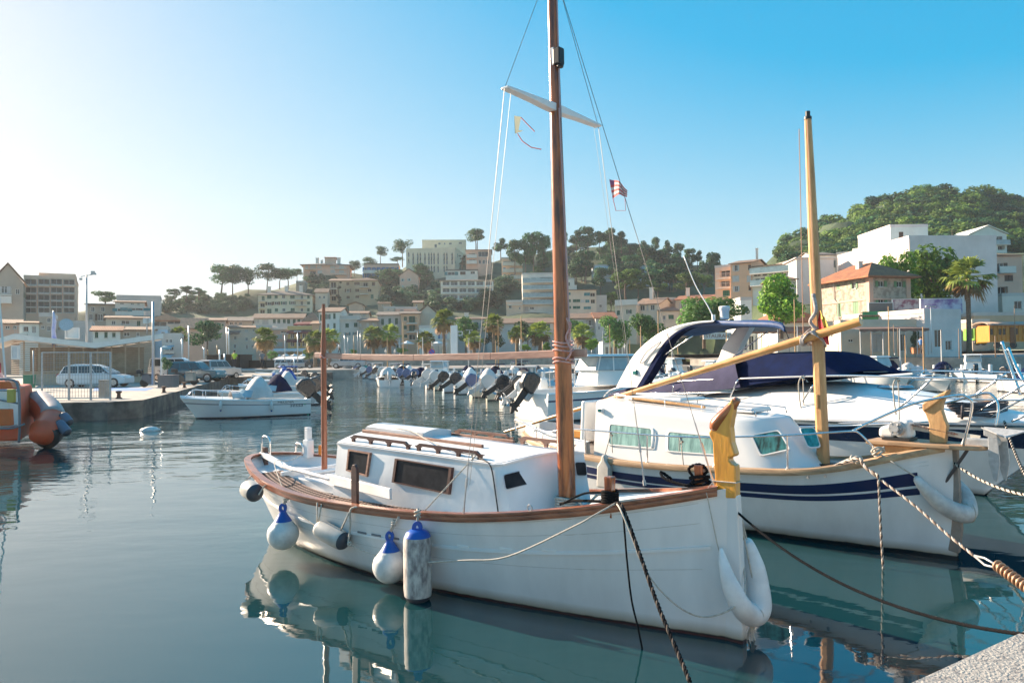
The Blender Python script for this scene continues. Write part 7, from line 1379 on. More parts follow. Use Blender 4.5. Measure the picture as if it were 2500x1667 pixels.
def motorboat(name, label, loc, rz, L=5.5, B=2.1, F=.75, hullm=None, top='console', cat='boat', group=None, ob=('k',), stripe=None, rails=True, cover=None, tilt=55, obs=1.0, deckm=None):
 R = thing(name, label, cat, loc, rz, group); hm = hullm or gel
 zs = [(0, F*.82), (L*.4, F*.88), (L*.8, F*1.02), (L, F*1.12)]; bs = [(0, B*.46), (L*.3, B*.5), (L*.6, B*.48), (L*.8, B*.36), (L*.93, B*.16), (L, .02)]; bw = [(0, B*.42), (L*.4, B*.42), (L*.65, B*.32), (L*.8, B*.12), (L*.88, .01)]
 H = Hull(zs, bs, bw, 0, L, 0, L*.88, zk=-.25, p=.5, pb=.8, n=22, m=9, transom=True); H.mesh().build('hull', hm, R, smooth=45)
 g = MB()
 for sd in (-1, 1): s_ = 1 if sd < 0 else -1; g.sweep(H.line(H.zs, 0, sd, 0, .985, 30), [(-.1*s_, -.0), (.025*s_, -.03), (.035*s_, .0), (.01*s_, .04), (-.1*s_, .05)])
 g.build('gunwale', gel, R, smooth=50)
 if stripe:
  b = MB()
  for sd in (-1, 1): b.grid([[H.pt(i/30, H.zs(L*i/30)*f, .004, sd) for f in (.72, .78)] for i in range(31)])
  b.build('side_stripe', stripe, R)
 b = MB()
 for sd in (-1, 1): b.grid([[H.pt(i/24, z, .005, sd) for z in (-.05, .06)] for i in range(25)])
 b.build('boot_stripe', shade_, R)
 fd = H.deck(.02, .04, n=14, camber=.1, a=.52); fd.build('foredeck', deckm or gel, R, smooth=40); H.deck(-.32, .06, n=8, b=.56).build('cockpit_floor', deckm or gel, R); H.inner(-.34, .06).build('cockpit_liner', gel, R, smooth=50)
 zc = F
 if top in ('console', 'shield', 'covered'):
  c = MB(); c.box((L*.45, 0, zc+.1), (.5, .65, .8), tx=.75, ty=.8); c.build('console', cover if (cover and top == 'covered') else gel, R, bev=.06, seg=3)
  w = MB(); rows = [[(L*.6, y*B*.4, zc+.1), (L*.53, y*B*.34, zc+.42)] for y in (-1, -.6, 0, .6, 1)]; rows[0] = [(L*.48, -B*.42, zc+.06), (L*.46, -B*.36, zc+.36)]; rows[-1] = [(L*.48, B*.42, zc+.06), (L*.46, B*.36, zc+.36)]; w.grid(rows); w.build('windscreen', acr, R, smooth=True)
 if top == 'covered' or cover:
  cv = MB(); rows = []
  for i in range(9):
   x = lerp(L*.3, L*.62, i/8); hh = .35+.75*sin(pi*min(1, i/5))*.9*(1 if i < 5 else (1-(i-4)/6)); rows.append([(x, B*.36*sin(t), zc+hh*max(0, cos(t*.98))+.03*sin(t*5+i)) for t in [radians(-90+180*k/8) for k in range(9)]])
  cv.grid(rows); cv.build('cockpit_cover', cover or tanv, R, smooth=True)
 if top == 'hardtop':
  c = MB(); c.box((L*.5, 0, zc+.35), (L*.3, B*.62, .7), tx=.85, ty=.85); c.build('cabin', gel, R, bev=.06, seg=3)
  w = MB(); w.box((L*.5, 0, zc+.95), (L*.31, B*.58, .6), tx=.78, ty=.88); w.build('glazing', acr, R, bev=.05)
  w = MB(); w.box((L*.46, 0, zc+1.3), (L*.36, B*.66, .1), tx=.9, ty=.85); w.build('hardtop', gel, R, bev=.05, seg=3)
  w = MB()
  for x in (L*.36, L*.47, L*.6):
   for y in (-B*.285, B*.285): w.bar((x, y, zc+.65), (lerp(L*.5, x, .8), y*.88, zc+1.26), .06, .05)
  w.build('window_posts', gel, R)
 if top == 'bimini':
  w = MB()
  for x in (L*.3, L*.52): w.tube(spline([(x, -B*.44, zc), (x-.03, -B*.42, zc+.9), (x, -B*.3, zc+1.12), (x, B*.3, zc+1.12), (x-.03, B*.42, zc+.9), (x, B*.44, zc)], 4), .018, 6)
  w.build('bimini_frame', chrome, R, smooth=True); c = MB(); c.box((L*.41, 0, zc+1.16), (L*.26, B*.66, .1)); c.build('folded_bimini', cover or tanv, R, bev=.05)
 if rails:
  for sd in (-1, 1):
   r = MB(); P = [H.pt(u, H.zs(L*u), -.06, sd)+Vector((0, 0, .38 if 0 < k < 5 else .0)) for k, u in enumerate((.52, .58, .7, .82, .9, .97))]; P[0].z += .02; r.tube(spline(P, 4), .014, 6)
   for k in (2, 3, 4): r.tube([P[k], P[k]-Vector((0, 0, .38))], .011, 5)
   r.build('bow_rail', chrome, R, smooth=True)
 for k, c in enumerate(ob):
  y = 0 if len(ob) == 1 else (-.32+.64*k); outboard(R, -.05, y, F*.75, {'k': outk, 'w': outw, 'b': outb}[c], tilt, obs)
 return R, H
def at_water(u, v): p = G(u, v, 0); return p
def mb_px(name, label, u1, v1, u2, v2, **k):      # stern and bow waterline pixels
 a, b = G(u1, v1), G(u2, v2); d = b-a; return motorboat(name, label, a, atan2(d.y, d.x), L=k.pop('L', d.length/.88), **k)
HB, HH = mb_px('motor_boat', 'white runabout with cream cockpit cover and lettering on its side by the left pier', 748, 1009, 498, 1021, L=5.6, B=2.1, F=.86, top='console', cover=tanv, stripe=mat('grey_line', (.25, .25, .27), .5), tilt=50, obs=1.25)
dkg = mat('dark_lettering', (.05, .05, .06), .5)
for txt, u, zf, sz, sh, st in (('HELENA', .215, .84, .17, 0, 1.2), ('sessa', .13, .58, .22, .25, 1.35)):
 sd = 1 if HB.matrix_world.to_3x3().determinant() and sin(HB.rotation_euler[2]) >= 0 else -1
 for sd in (1,):
  p = HH.pt(u, HH.zs(5.6*u)*zf, .012, sd); q = HH.pt(u-.05, HH.zs(5.6*(u-.05))*zf, .012, sd); X = (q-p).normalized(); Yv = Vector((0, 0, 1)); Zv = X.cross(Yv).normalized(); M = Matrix((X, Yv, Zv)).transposed().to_4x4(); M.translation = p; text_mesh(txt, sz, .002, 'lettering', dkg, HB, M, shear=sh, stretch=st)
for u, nm in ((.33, 'right'), (.72, 'left')):
 p = HH.pt(u, HH.zs(5.6*u)*.95, .07, 1); c = Matrix.Rotation(HB.rotation_euler[2], 4, 'Z') @ p+HB.location; o = thing('fender', 'small white blue tipped fender on the %s part of the runabout side' % nm, 'fender', c); m = MB(); m.lathe([(.001, -.42), (.05, -.4), (.075, -.33), (.075, -.1), (.04, -.03), (.02, 0), (.02, .1)], 14); m.build('body', vin, o, smooth=60); m = MB(); m.lathe([(.001, -.47), (.03, -.46), (.045, -.4), (.06, -.385)], 12); m.build('tip', blue_p, o, smooth=60)
gh_ = MB(); c = HB.location; P = [G(742, 986, .55), G(750, 990, .4), G(752, 1005, .1), G(752, 1024, -.1)]; o = thing('green_hose', 'bright green line hanging at the stern of the white runabout', 'rope', P[0]); gh_.tube(spline([p-P[0] for p in P], 5), .02, 6); gh_.build('line', mat('bright_green_line', (.02, .45, .2), .5), o, smooth=True)
MBX = [('motor_boat', 'white runabout with blue hooded cover just behind the first runabout', 770, 985, 560, 996, dict(F=.8, cover=navy, ob=('k',), L=5.6, obs=1.15)),
  ('motor_boat', 'white console boat with beige cover third along the left pier', 778, 966, 590, 972, dict(F=.8, cover=tanv, ob=('k', 'k'), L=5.4)),
  ('motor_boat', 'white boat with folded bimini fourth along the left pier', 770, 950, 600, 955, dict(F=.85, top='bimini', cover=blue_p, L=5.6)),
  ('motor_boat', 'small open boat with blue cover farthest along the left pier', 745, 935, 600, 938, dict(F=.8, cover=blue_p, L=5.5, rails=False)),
  ('motor_boat', 'white hulled boat tucked at the far end of the left pier', 720, 925, 620, 927, dict(F=.8, top='shield', L=5, rails=False))]
for n_, l_, a, b, c, d, k in MBX: mb_px(n_, l_, a, b, c, d, **k)
rw = random.Random(3); g_ = 'outboard boats berthed in a row at the centre pontoon'
ROW = [(1262, 990, 'w', 'console', 'white boat with two black outboards beside the hardtop cruiser', None, ('k', 'k')), (1110, 962, 'k', 'covered', 'white boat with beige tented cover and long white side in the middle of the row', tanv, ('k',)),
  (1040, 948, 'w', 'console', 'boat with white outboard right of the blue ones in the row', None, ('w',)), (1010, 943, 'b', 'shield', 'boat with bright blue outboard near the middle of the row', None, ('b',)), (975, 938, 'b', 'console', 'boat with grey blue outboard and white hull in the row', None, ('b',)),
  (945, 932, 'k', 'covered', 'boat with big black outboard and white cover in the row', wht, ('k',)), (915, 928, 'k', 'bimini', 'boat with black outboard and folded bimini in the row', tanv, ('k',)), (885, 923, 'w', 'console', 'boat with white outboard left of the black ones in the row', None, ('w',)),
  (868, 921, 'k', 'shield', 'boat with dark blue outboard near the far end of the row', None, ('b',)), (850, 918, 'w', 'covered', 'boat with teal cover near the far end of the row', mat('teal_cover', (.02, .3, .28), .7), ('w',)), (835, 916, 'k', 'console', 'second last boat of the row by the far quay', None, ('k',)), (820, 914, 'w', 'shield', 'last tiny boat of the row by the far quay', None, ('w',))]
for i, (u, v) in enumerate(((1225, 984), (1188, 976), (1150, 969), (1082, 957), (1060, 952), (992, 940), (960, 935), (930, 930), (900, 925), (876, 922), (842, 917))): ROW.append((u, v, 'k', ('console', 'bimini', 'shield', 'covered')[i % 4], '%s tightly berthed boat with %s outboard in the centre row, counted from the mast' % ('first second third fourth fifth sixth seventh eighth ninth tenth eleventh'.split()[i], 'black white blue'.split()[i % 3]), (None, tanv, None, wht)[i % 4], (('k',), ('w',), ('b',))[i % 3]))
for u, v, c, tp, lb, cv, ob in ROW:
 p = G(u, v); motorboat('moored_motor_boat', lb, p, hullm=rw.choice((None, None, mat('cream_gelcoat', (.66, .6, .48), .35), mat('pale_blue_gelcoat', (.45, .55, .62), .35))), rz=radians(rw.uniform(4, 12)), L=rw.uniform(5.2, 6.2), B=2.2, F=rw.uniform(.75, .9), top=tp, cover=cv, group=g_, ob=ob, tilt=rw.uniform(52, 64), obs=1.15)
hc = G(1300, 1026); motorboat('cabin_cruiser', 'white hardtop cruiser with clear windscreen and black outboard right of the tall mast', hc, radians(28), L=7.6, B=2.8, F=1.35, top='hardtop', stripe=mat('dark_blue_line', (.02, .03, .1), .4), ob=('k',), tilt=40, obs=1.15)
cc = G(1275, 1002); motorboat('motor_boat', 'white centre console boat left of the hardtop cruiser with black outboard', cc, radians(18), L=6.2, B=2.3, F=.9, top='bimini', ob=('w',), tilt=55, obs=1.05)
bgm = [motorboat('moored_boat', 'x', (0, 0, 0), 0, L=5.5, F=.8, top='console', ob=('k',), tilt=50)[0], motorboat('moored_boat', 'x', (0, 0, 0), 0, L=5.8, F=.8, top='covered', cover=tanv, ob=('w',), tilt=50)[0],
  motorboat('moored_boat', 'x', (0, 0, 0), 0, L=6.2, F=1.0, top='hardtop', ob=('k',), tilt=20, rails=False)[0], motorboat('moored_boat', 'x', (0, 0, 0), 0, L=5.6, F=.8, top='bimini', cover=navy, ob=('b',), tilt=50)[0], motorboat('moored_boat', 'x', (0, 0, 0), 0, L=5.2, F=.75, top='covered', cover=navy, ob=('k',), tilt=50, rails=False)[0]]
for k_ in (1, 4, 3): m_ = MB(); m_.tube([(2.9, 0, .6), (2.9, 0, 4.6 if k_ != 3 else 6.5)], [.06, .035], 7); m_.build('mast', wood_t if k_ != 4 else galv, bgm[k_])
used_ = [0]*5
KN = ['white console boat with black outboard', 'white boat under a pale cover', 'small white hardtop boat', 'white boat with folded navy bimini', 'white boat under a navy cover']
GX = [(950, 'below the boom, left part'), (1010, 'below the boom, left of centre'), (1065, 'under the middle of the boom'), (1120, 'between the left stays'), (1180, 'left of the tall mast'), (1235, 'close left of the tall mast'), (1290, 'touching the tall mast'), (1400, 'right of the tall mast'), (1450, 'between the right shrouds'), (1505, 'left of the radar arch'), (1560, 'behind the radar arch foot'), (1620, 'seen through the radar arch'), (1680, 'under the bimini, left'), (1740, 'under the bimini, right'), (1800, 'right of the bimini'), (1860, 'left of the pale mast'), (1930, 'close left of the pale mast'), (2030, 'close right of the pale mast'), (2100, 'right of the navy cover'), (2170, 'before the annex'), (2240, 'before the cafe'), (2310, 'before the palm'), (2380, 'before the promo truck'), (2450, 'before the tram')]
def put(k, u, Y, rz, lab, grp):
 p = Vector(((u-CX)/FPX*Y, Y, 0));
 if used_[k] == 0: o = bgm[k]; o.location = p; o.rotation_euler = (0, 0, rz); o['label'] = lab; o['group'] = grp
 else: o = copy_tree(bgm[k], None, p, rz, rw.uniform(.9, 1.1), lab, grp)
 used_[k] += 1; return o
for i, (u, w) in enumerate(GX):
 k = (i*3+1) % 5; Y = lerp(78, 60, max(0, (u-1400)/1100)) if u > 1400 else 66; put(k, u, Y+rw.uniform(-2, 2), radians(rw.uniform(60, 115)), KN[k]+' '+w+' (nearer row)', 'nearer background row of boats')
 k = (i*2+3) % 5; Y2 = Y-14 if u > 1400 else Y+14;
 if not 2180 < u < 2420: put(k, u+22, Y2, radians(rw.uniform(-100, -70)), KN[k]+' '+w+' (farther row)', 'second background row of boats')
for k in range(5):
 if used_[k] == 0: put(k, 1500+30*k, 80, 1.5, KN[k]+' filling the background', 'second background row of boats')
def yacht():
 sw = G(2405, 1209); a = radians(-62); fr = Frame(sw, -62, 10.3)
 R = thing('motor_yacht', 'big white motor yacht with navy hull band, curved arch and dark blue canopy', 'yacht', fr.o, fr.rz); L1 = 12.0
 zs = [(0, 1.15), (4, 1.22), (8, 1.3), (10.5, 1.38), (12, 1.45)]; bs = [(0, 1.65), (3, 1.75), (6, 1.65), (8, 1.35), (9.5, .98), (10.8, .55), (11.6, .22), (12, .03)]; bw = [(0, 1.5), (4, 1.5), (7, 1.1), (9, .5), (10.2, .05)]
 H = Hull(zs, bs, bw, 0, L1, 0, 10.3, zk=-.4, p=.55, pb=1.0, n=44, m=20, transom=True); hull = H.mesh().build('hull', hullpaint('yacht_white_hull', (.74, .75, .77), boot=(.03, (.02, .02, .03), (.02, .02, .03))), R, smooth=50)
 nb = mat('yacht_navy_band', (.008, .012, .05), .2, coat=.5)
 for sd in (-1, 1):
  b = MB(); b.grid([[H.pt(i/50, H.zs(L1*i/50)*f, .005, sd) for f in (.66, .74, .82, .9)] for i in range(50)]); b.build('navy_band', nb, hull, smooth=50)
  g = MB(); s_ = 1 if sd < 0 else -1; g.sweep(H.line(lambda x: H.zs(x)*.955, 0, sd, 0, .985, 50), [(-.02*s_, -.03), (.03*s_, -.02), (.035*s_, .02), (-.02*s_, .03)]); g.build('rubbing_strake', chrome, hull, smooth=50)
 for u in (.52, .66):
  p = H.pt(u, 1.02, .012); q = H.pt(u+.03, 1.02, .012); X = (q-p).normalized(); m = MB(); m.tube([p+X*(.28*cos(t))+Vector((0, 0, .085*sin(t))) for t in [2*pi*i/24 for i in range(24)]], .014, 6, closed=True); m.build('porthole_rim', chrome, hull, smooth=True)
  m = MB(); m.add([p+X*(.27*cos(t))+Vector((0, 0, .08*sin(t))) for t in [2*pi*i/24 for i in range(24)]], [tuple(range(24))]); m.build('porthole_glass', glassd, hull, fixn=False)
 dk = MB(); rows = []; hf = smooth_tab([(0, .12), (3, .35), (5, .6), (7, .74), (8.5, .66), (9.6, .48), (10.8, .24), (11.6, .08), (12, .02)])
 for i in range(41):
  x = L1*i/40; b = max(H.bs(x)-.02, .01); z = H.zs(x)*.96; h = hf(x); prof = [(-1, 0), (-.97, .28), (-.9, .42), (-.82, .5), (-.62, .78), (-.4, .95), (0, 1.05)]; prof += [(-p, q) for p, q in prof[-2::-1]]; rows.append([(x, b*p, z+h*q) for p, q in prof])
 dk.grid(rows); dk.build('deck', gel, R, smooth=70)
 h2 = MB(); h2.lathe([(.01, .03), (.3, .03), (.33, .0), (.36, -.02)], 24, c=(8.6, 0, H.zs(8.6)*.96+hf(8.6)*1.05)); h2.build('deck_hatch', acr, R, smooth=40)
 T = lambda uv, y: fr.ty(uv, y); cv = MB(); pur = mat('purple_grey_canvas', (.06, .06, .11), .95, var=.3, vs=2, bump=.5, bs=4, spec=.1)
 y = -1.35; top = [Z6(300, 740), Z6(480, 690), Z6(760, 640), Z6(1100, 550), Z6(1330, 455)]; low = [Z6(290, 770), Z6(560, 735), Z6(800, 730), Z6(1080, 722), Z6(1370, 690)]
 A = spline([T(p, y+.25) for p in top], 6); B = spline([T(p, y) for p in low], 6); cv.grid([[B[i].lerp(A[i], k/5)+Vector((0, -.05*sin(k/5*pi)+.02*sin(i*1.3+k), 0)) for i in range(len(A))] for k in range(6)])
 cv.grid([A, [Vector((p.x, 1.1, p.z)) for p in A]]); cv.grid([[Vector((p.x, 1.1, p.z)) for p in A], [Vector((p.x, 1.35, q.z)) for p, q in zip(A, B)]]); cv.build('cockpit_cover', pur, R, smooth=True)
 cv = MB(); top = [Z6(1330, 450), Z6(1420, 437), Z6(1700, 428), Z6(1970, 430), Z6(2080, 500), Z6(2215, 588)]; low = [Z6(1370, 690), Z6(1480, 665), Z6(1700, 635), Z6(1970, 605), Z6(2080, 596), Z6(2220, 592)]
 A = spline([T(p, -.85) for p in top], 5); B = spline([T(p, -1.2) for p in low], 5); n = len(A); rows = []
 for i in range(n): a_, b_ = A[i], B[i]; rows.append([b_, b_.lerp(a_, .5)+Vector((0, -.05, 0)), a_]+[Vector((a_.x, lerp(a_.y, -a_.y, k/6), a_.z+.08*sin(pi*k/6))) for k in range(1, 6)]+[Vector((a_.x, -a_.y, a_.z)), Vector((b_.x, -b_.y, b_.z))])
 cv.grid(rows); cv.build('windscreen_cover', navy, R, smooth=True)
 am = gel; o_ = [Z6(350, 690), Z6(400, 590), Z6(500, 420), Z6(640, 290), Z6(800, 200), Z6(980, 155), Z6(1160, 140)]; i_ = [Z6(560, 690), Z6(640, 560), Z6(720, 420), Z6(790, 310), Z6(880, 230), Z6(1000, 180), Z6(1160, 160)]
 def leg(o, i, y, th, nm='arch_leg', trim=True):
  A = spline([T(p, y) for p in o], 5); B = spline([T(p, y) for p in i], 5); m = MB(); w = Vector((0, th, 0)); k = len(A)
  m.grid([A, [a+(b-a)*.5-w*.25 for a, b in zip(A, B)], B]); m.grid([[p+w for p in A], [p+w for p in B]]); m.grid([A, [p+w for p in A]]); m.grid([B, [p+w for p in B]]); m.build(nm, am, R, smooth=50)
  if trim: m = MB(); m.grid([[b+(b-a).normalized()*.012+w*f for a, b in zip(A, B)] for f in (-.1, 1.1)]); m.grid([[b+(b-a).normalized()*.012-w*.1 for a, b in zip(A, B)], [b-(b-a)*.16-w*.1 for a, b in zip(A, B)]]); m.build('arch_trim', navy, R, smooth=True)
  return A, B
 leg(o_, i_, -1.4, .22)
 leg([Z6(1070, 590), Z6(1180, 470), Z6(1230, 350), Z6(1340, 200)], [Z6(1250, 590), Z6(1330, 440), Z6(1380, 320), Z6(1450, 190)], 1.15, .2, trim=False)
 lm = MB(); c = T(Z6(508, 566), -1.46); lm.box(c, (.16, .08, .14)); lm.build('green_side_lamp', mat('green_lamp', (.0, .12, .12), .2), R, bev=.02)
 gv = MB(); gv.tube(spline([T(p, -1.5) for p in (Z6(545, 490), Z6(600, 400), Z6(700, 325), Z6(715, 322), Z6(680, 365), Z6(600, 460), Z6(560, 492))], 4), .018, 6, closed=True); gv.build('arch_groove', mat('grey_groove', (.4, .4, .41), .6), R, smooth=True)
 bf = [T(Z6(x, y_), -1.35) for x, y_ in ((800, 235), (960, 165), (1150, 142), (1400, 148), (1600, 152), (1690, 165), (1728, 190))]; bb = [T(Z6(x, y_), 1.2) for x, y_ in ((880, 260), (1000, 262), (1130, 240), (1300, 205), (1450, 190), (1560, 190), (1700, 195))]
 A = spline(bf, 5); B = spline(bb, 5); cn = MB(); cn.grid([[a.lerp(b, k/8)+Vector((0, 0, .1*sin(pi*k/8))) for a, b in zip(A, B)] for k in range(9)]); cn.grid([A, [a-Vector((0, 0, .12)) for a in A]]); co = cn.build('bimini_canopy', mat('bimini_blue', (.008, .06, .2), .6, var=.3, vs=3, bump=.4, bs=4), R, smooth=True); s = co.modifiers.new('s', 'SOLIDIFY'); s.thickness = .03
 def pipes(nm, lst, y, r=.018, m=chrome):
  p = MB(); p.tube(spline([T(q, y) for q in lst], 4), r, 8); return p.build(nm, m, R, smooth=True)
 pipes('canopy_strut', [Z6(730, 435), Z6(980, 268)], -1.35); pipes('canopy_strut', [Z6(1310, 440), Z6(1590, 235)], 1.0)
 pipes('canopy_strap', [Z6(1725, 190), Z6(1765, 290)], -1.2, .012, darkr)
 pipes('antenna', [Z6(1150, 120), Z6(1100, 20), Z6(1000, -150), Z6(905, -385)], 0, .014, gel); pipes('antenna_base', [Z6(1150, 145), Z6(1148, 95)], 0, .05, gel)
 d = MB(); c = T(Z6(1240, 135), .2); d.lathe([(.05, 0), (.12, .02), (.12, .22), (.15, .26), (.15, .34), (.12, .36), (.02, .37)], 20, c=c); d.build('radar_dome', gel, R, smooth=40)
 pipes('side_rail', [Z6(240, 775), Z6(300, 715), Z6(430, 680), Z6(620, 660), Z6(750, 650), Z6(1000, 632), Z6(1340, 618), Z6(1880, 600), Z7(700, 458), Z7(1400, 478), Z7(2352, 500), Z7(2900, 530)], -1.25, .02)
 pipes('lower_rail', [Z6(260, 745), Z6(800, 738), Z6(1300, 730)], -1.4, .01)
 pipes('far_rail', [Z7(820, 420), Z7(1390, 412), Z7(2160, 425), Z7(2400, 440)], 1.1, .018)
 for q, w, y in ((Z6(1350, 625), Z6(1270, 800), -1.35), (Z6(1250, 500), Z6(1010, 770), -.9), (Z6(820, 670), Z6(810, 760), -1.4), (Z7(335, 545), Z7(225, 720), -1.3), (Z7(1480, 485), Z7(1150, 775), -1.2), (Z7(1390, 415), Z7(1230, 560), 1.0), (Z7(2180, 440), Z7(1830, 680), -.4), (Z7(2352, 545), Z7(1930, 790), -.6), (Z7(2420, 640), Z7(2030, 850), -.5), (Z7(2420, 820), Z7(2235, 895), -.6)): pipes('stanchion', [q, w], y, .017)
 pipes('lower_rail', [Z7(1200, 632), Z7(1700, 680), Z7(2352, 695)], -.9, .014); pipes('lower_rail', [Z7(460, 912), Z7(960, 915)], -1.3, .012); pipes('lower_rail', [Z7(1080, 912), Z7(1440, 900)], -1.2, .014)
 pipes('boarding_ladder', [Z7(2140, 130), Z7(2200, 320), Z7(2320, 640)], .2, .03); pipes('boarding_ladder', [Z7(2200, 190), Z7(2270, 360), Z7(2400, 600)], .2, .03)
 for q, y in ((Z7(1145, 470), -1.15), (Z7(235, 460), -1.3)):
  c = wl(fr, T(q, y)); o = thing('hanging_line', 'pale line with loose end hanging from the yacht rail, %s' % ('right one by the stemhead' if q[0] > 2100 else 'left one beside the pale mast'), 'rope', c); m = MB(); m.tube(spline([(0, 0, 0), (.01, 0, -.4), (0, 0, -1.1)], 4), .012, 6); m.tube(spline([(-.02, 0, 0), (-.09, 0, -.15), (-.08, 0, -.45), (-.05, 0, -.7)], 4), .014, 6); m.tube([(.03*cos(t), .03*sin(t), -.012*t) for t in [i*.6 for i in range(14)]], .016, 5); m.build('line', ropew, o, smooth=True)
 c = wl(fr, T(Z7(1950, 840), -.5)); o = thing('rope_coil', 'dark coiled mooring rope lying on the yacht foredeck', 'rope', c); m = MB()
 for k in range(8): m.tube([Vector(((.42+.02*k)*cos(t), .13*sin(t)+.02*k, .03*k+.02*sin(t*2+k))) for t in [i*.4 for i in range(17)]], .018, 6)
 m.tube([(-.4, -.1, .25), (-.42, -.1, -.05)], .025, 6); m.build('coils', mat('dark_coil_rope', (.1, .09, .1), .85, var=.6, vs=30), o, smooth=True)
 P = sag(wl(fr, (10.9, -.45, 1.42)), G(2600, 1260, 1.0), .3, 20); rope_thing('mooring_rope', 'dark mooring rope running from the yacht bow to the right edge', P, .02, [ropek, ropek, ropew])
 P = sag(wl(fr2, (7.2, .2, 1.3)), G(2560, 1215, 1.2), .12, 20); rope_thing('mooring_rope', 'rope with white strand leaving the striped boat bow towards the right', P, .016, [ropek, ropew, ropew])
yacht()
# red rigid inflatable at the left edge
def rib():
 o0 = G(60, 1098); R = thing('rescue_rib', 'orange red rescue inflatable with grey tube tops at the left edge', 'inflatable boat', Vector((o0.x, o0.y, 0))); red_ = mat('orange_red_hypalon', (.8, .085, .02), .45, c2=(.65, .09, .03), vs=2, bump=.2, bs=6); Yb = o0.y
 T = lambda u, v, dy=0: W(u, v, Yb+dy)-R.location
 P = spline([T(70, 985, 3.2), T(100, 990, 2.4), T(125, 1020, 1.4), T(112, 1050, .5), T(80, 1068, 0)], 7); n = len(P); r0 = .42; m = MB(); m.tube(P, [r0*(1 if i < n-6 else max(.25, 1-.13*(i-n+6))) for i in range(n)], 20); m.build('side_tube', red_, R, smooth=True)
 g = MB(); g.tube([p+Vector((.02, 0, .1)) for p in P[5:-12]], r0*.88, 20); g.build('tube_top_patch', mat('faded_grey_hypalon', (.5, .42, .4), .6, var=.3, vs=3), R, smooth=True)
 k = MB(); k.tube([p+Vector((.1, -.02, -.14)) for p in P[-11:-5]], r0*.9, 18); k.build('black_tube_stripe', darkr, R, smooth=True)
 c = MB(); c.prism([T(-60, 945, 0), T(45, 945, 0), T(50, 1000, 0), T(52, 1075, 0), T(-60, 1080, 0)], (0, 0, 0), (-1.6, 3, 0)); c.build('hull', red_, R, bev=.06)
 c = MB(); c.prism([T(-60, 950, -.1), T(38, 950, -.1), T(40, 1040, -.1), T(-60, 1045, -.1)], (0, -.25, 0), (0, .2, 0)); c.build('white_console', gel, R, bev=.05)
 c = MB(); c.prism([T(-60, 998, -.4), T(28, 998, -.4), T(30, 1038, -.4), T(-60, 1042, -.4)], (0, -.05, 0), (0, .1, 0)); c.build('orange_locker', mat('bright_orange', (.75, .13, .02), .4), R, bev=.03)
 c = MB(); c.prism([T(-60, 928, .2), T(36, 930, .2), T(44, 950, .2), T(-60, 948, .2)], (0, -.2, 0), (-.7, 1.2, 0)); c.build('roof', mat('bright_orange', (.75, .13, .02), .4), R, bev=.05)
 f = MB(); f.tube(spline([T(-60, 928, -.5), T(20, 926, -.5), T(44, 945, -.5), T(48, 1030, -.5), T(46, 1080, -.4)], 5), .035, 8); f.tube([T(-60, 965, -.5), T(46, 985, -.5)], .025, 6); f.tube([T(-60, 950, -.5), T(46, 955, -.5)], .02, 6); f.tube(spline([T(-60, 1040, -.6), T(20, 1046, -.6), T(60, 1035, -.6)], 4), .03, 6); f.build('frame_rails', mat('grey_frame_metal', (.2, .22, .25), .5, .5), R, smooth=True)
 y_ = MB(); y_.box(T(28, 966, -.55), (.22, .12, .4)); y_.build('yellow_light_box', mat('dull_yellow', (.55, .4, .08), .5), R, bev=.03)
 for a, b, l in ((T(140, 1028, .6), T(168, 1060, .5), 'lower'), (T(150, 1010, 1), T(172, 1036, .9), 'upper')): cyl_fender(R.location+a, R.location+b, .15, 'long dark grey blue fender, %s of the pair beside the rescue inflatable' % l, mat('slate_fender', (.12, .14, .2), .5), (vink, vink), flute=False)
 b = W(10, 900, Yb+1)-R.location; fl = MB(); fl.tube([T(14, 930, .5), T(-4, 700, .5)], .03, 6); fl.build('flag_staff', gel, R); o = thing('red_cross_flag', 'small white flag with red emblem on the staff at the left edge', 'flag', W(12, 866, Yb+.5)); m = MB(); m.grid([[Vector((-.28*(1-v)+.06*i-.2, .03*sin(i+v*5), -.9*v+.05*i)) for i in range(4)] for v in (0, .3, .6, 1)]); m.build('cloth', mat('white_flag_cloth', (.7, .68, .68), .8), o); m = MB(); m.box((-.14, -.06, -.4), (.12, .02, .3)); m.build('emblem', cols_red if False else mat('flag_red', (.6, .12, .12), .8), o)
rib()
bu = G(364, 1052); o = thing('mooring_buoy', 'small white oval buoy floating by the left pier', 'buoy', bu); m = MB(); m.lathe([(.02, -.35), (.12, -.3), (.17, -.1), (.17, .1), (.12, .28), (.05, .36), (.04, .42)], 20, M=Matrix.Rotation(1.45, 3, 'Y')); m.build('float', vin, o, smooth=60)
bu = G(2294, 932); o = thing('mooring_buoy', 'small yellow buoy floating on the open water at the right', 'buoy', bu); m = MB(); m.lathe([(.02, -.2), (.17, -.12), (.24, 0), (.17, .14), (.03, .22)], 18); m.build('float', mat('yellow_buoy', (.75, .68, .02), .4), o, smooth=60)
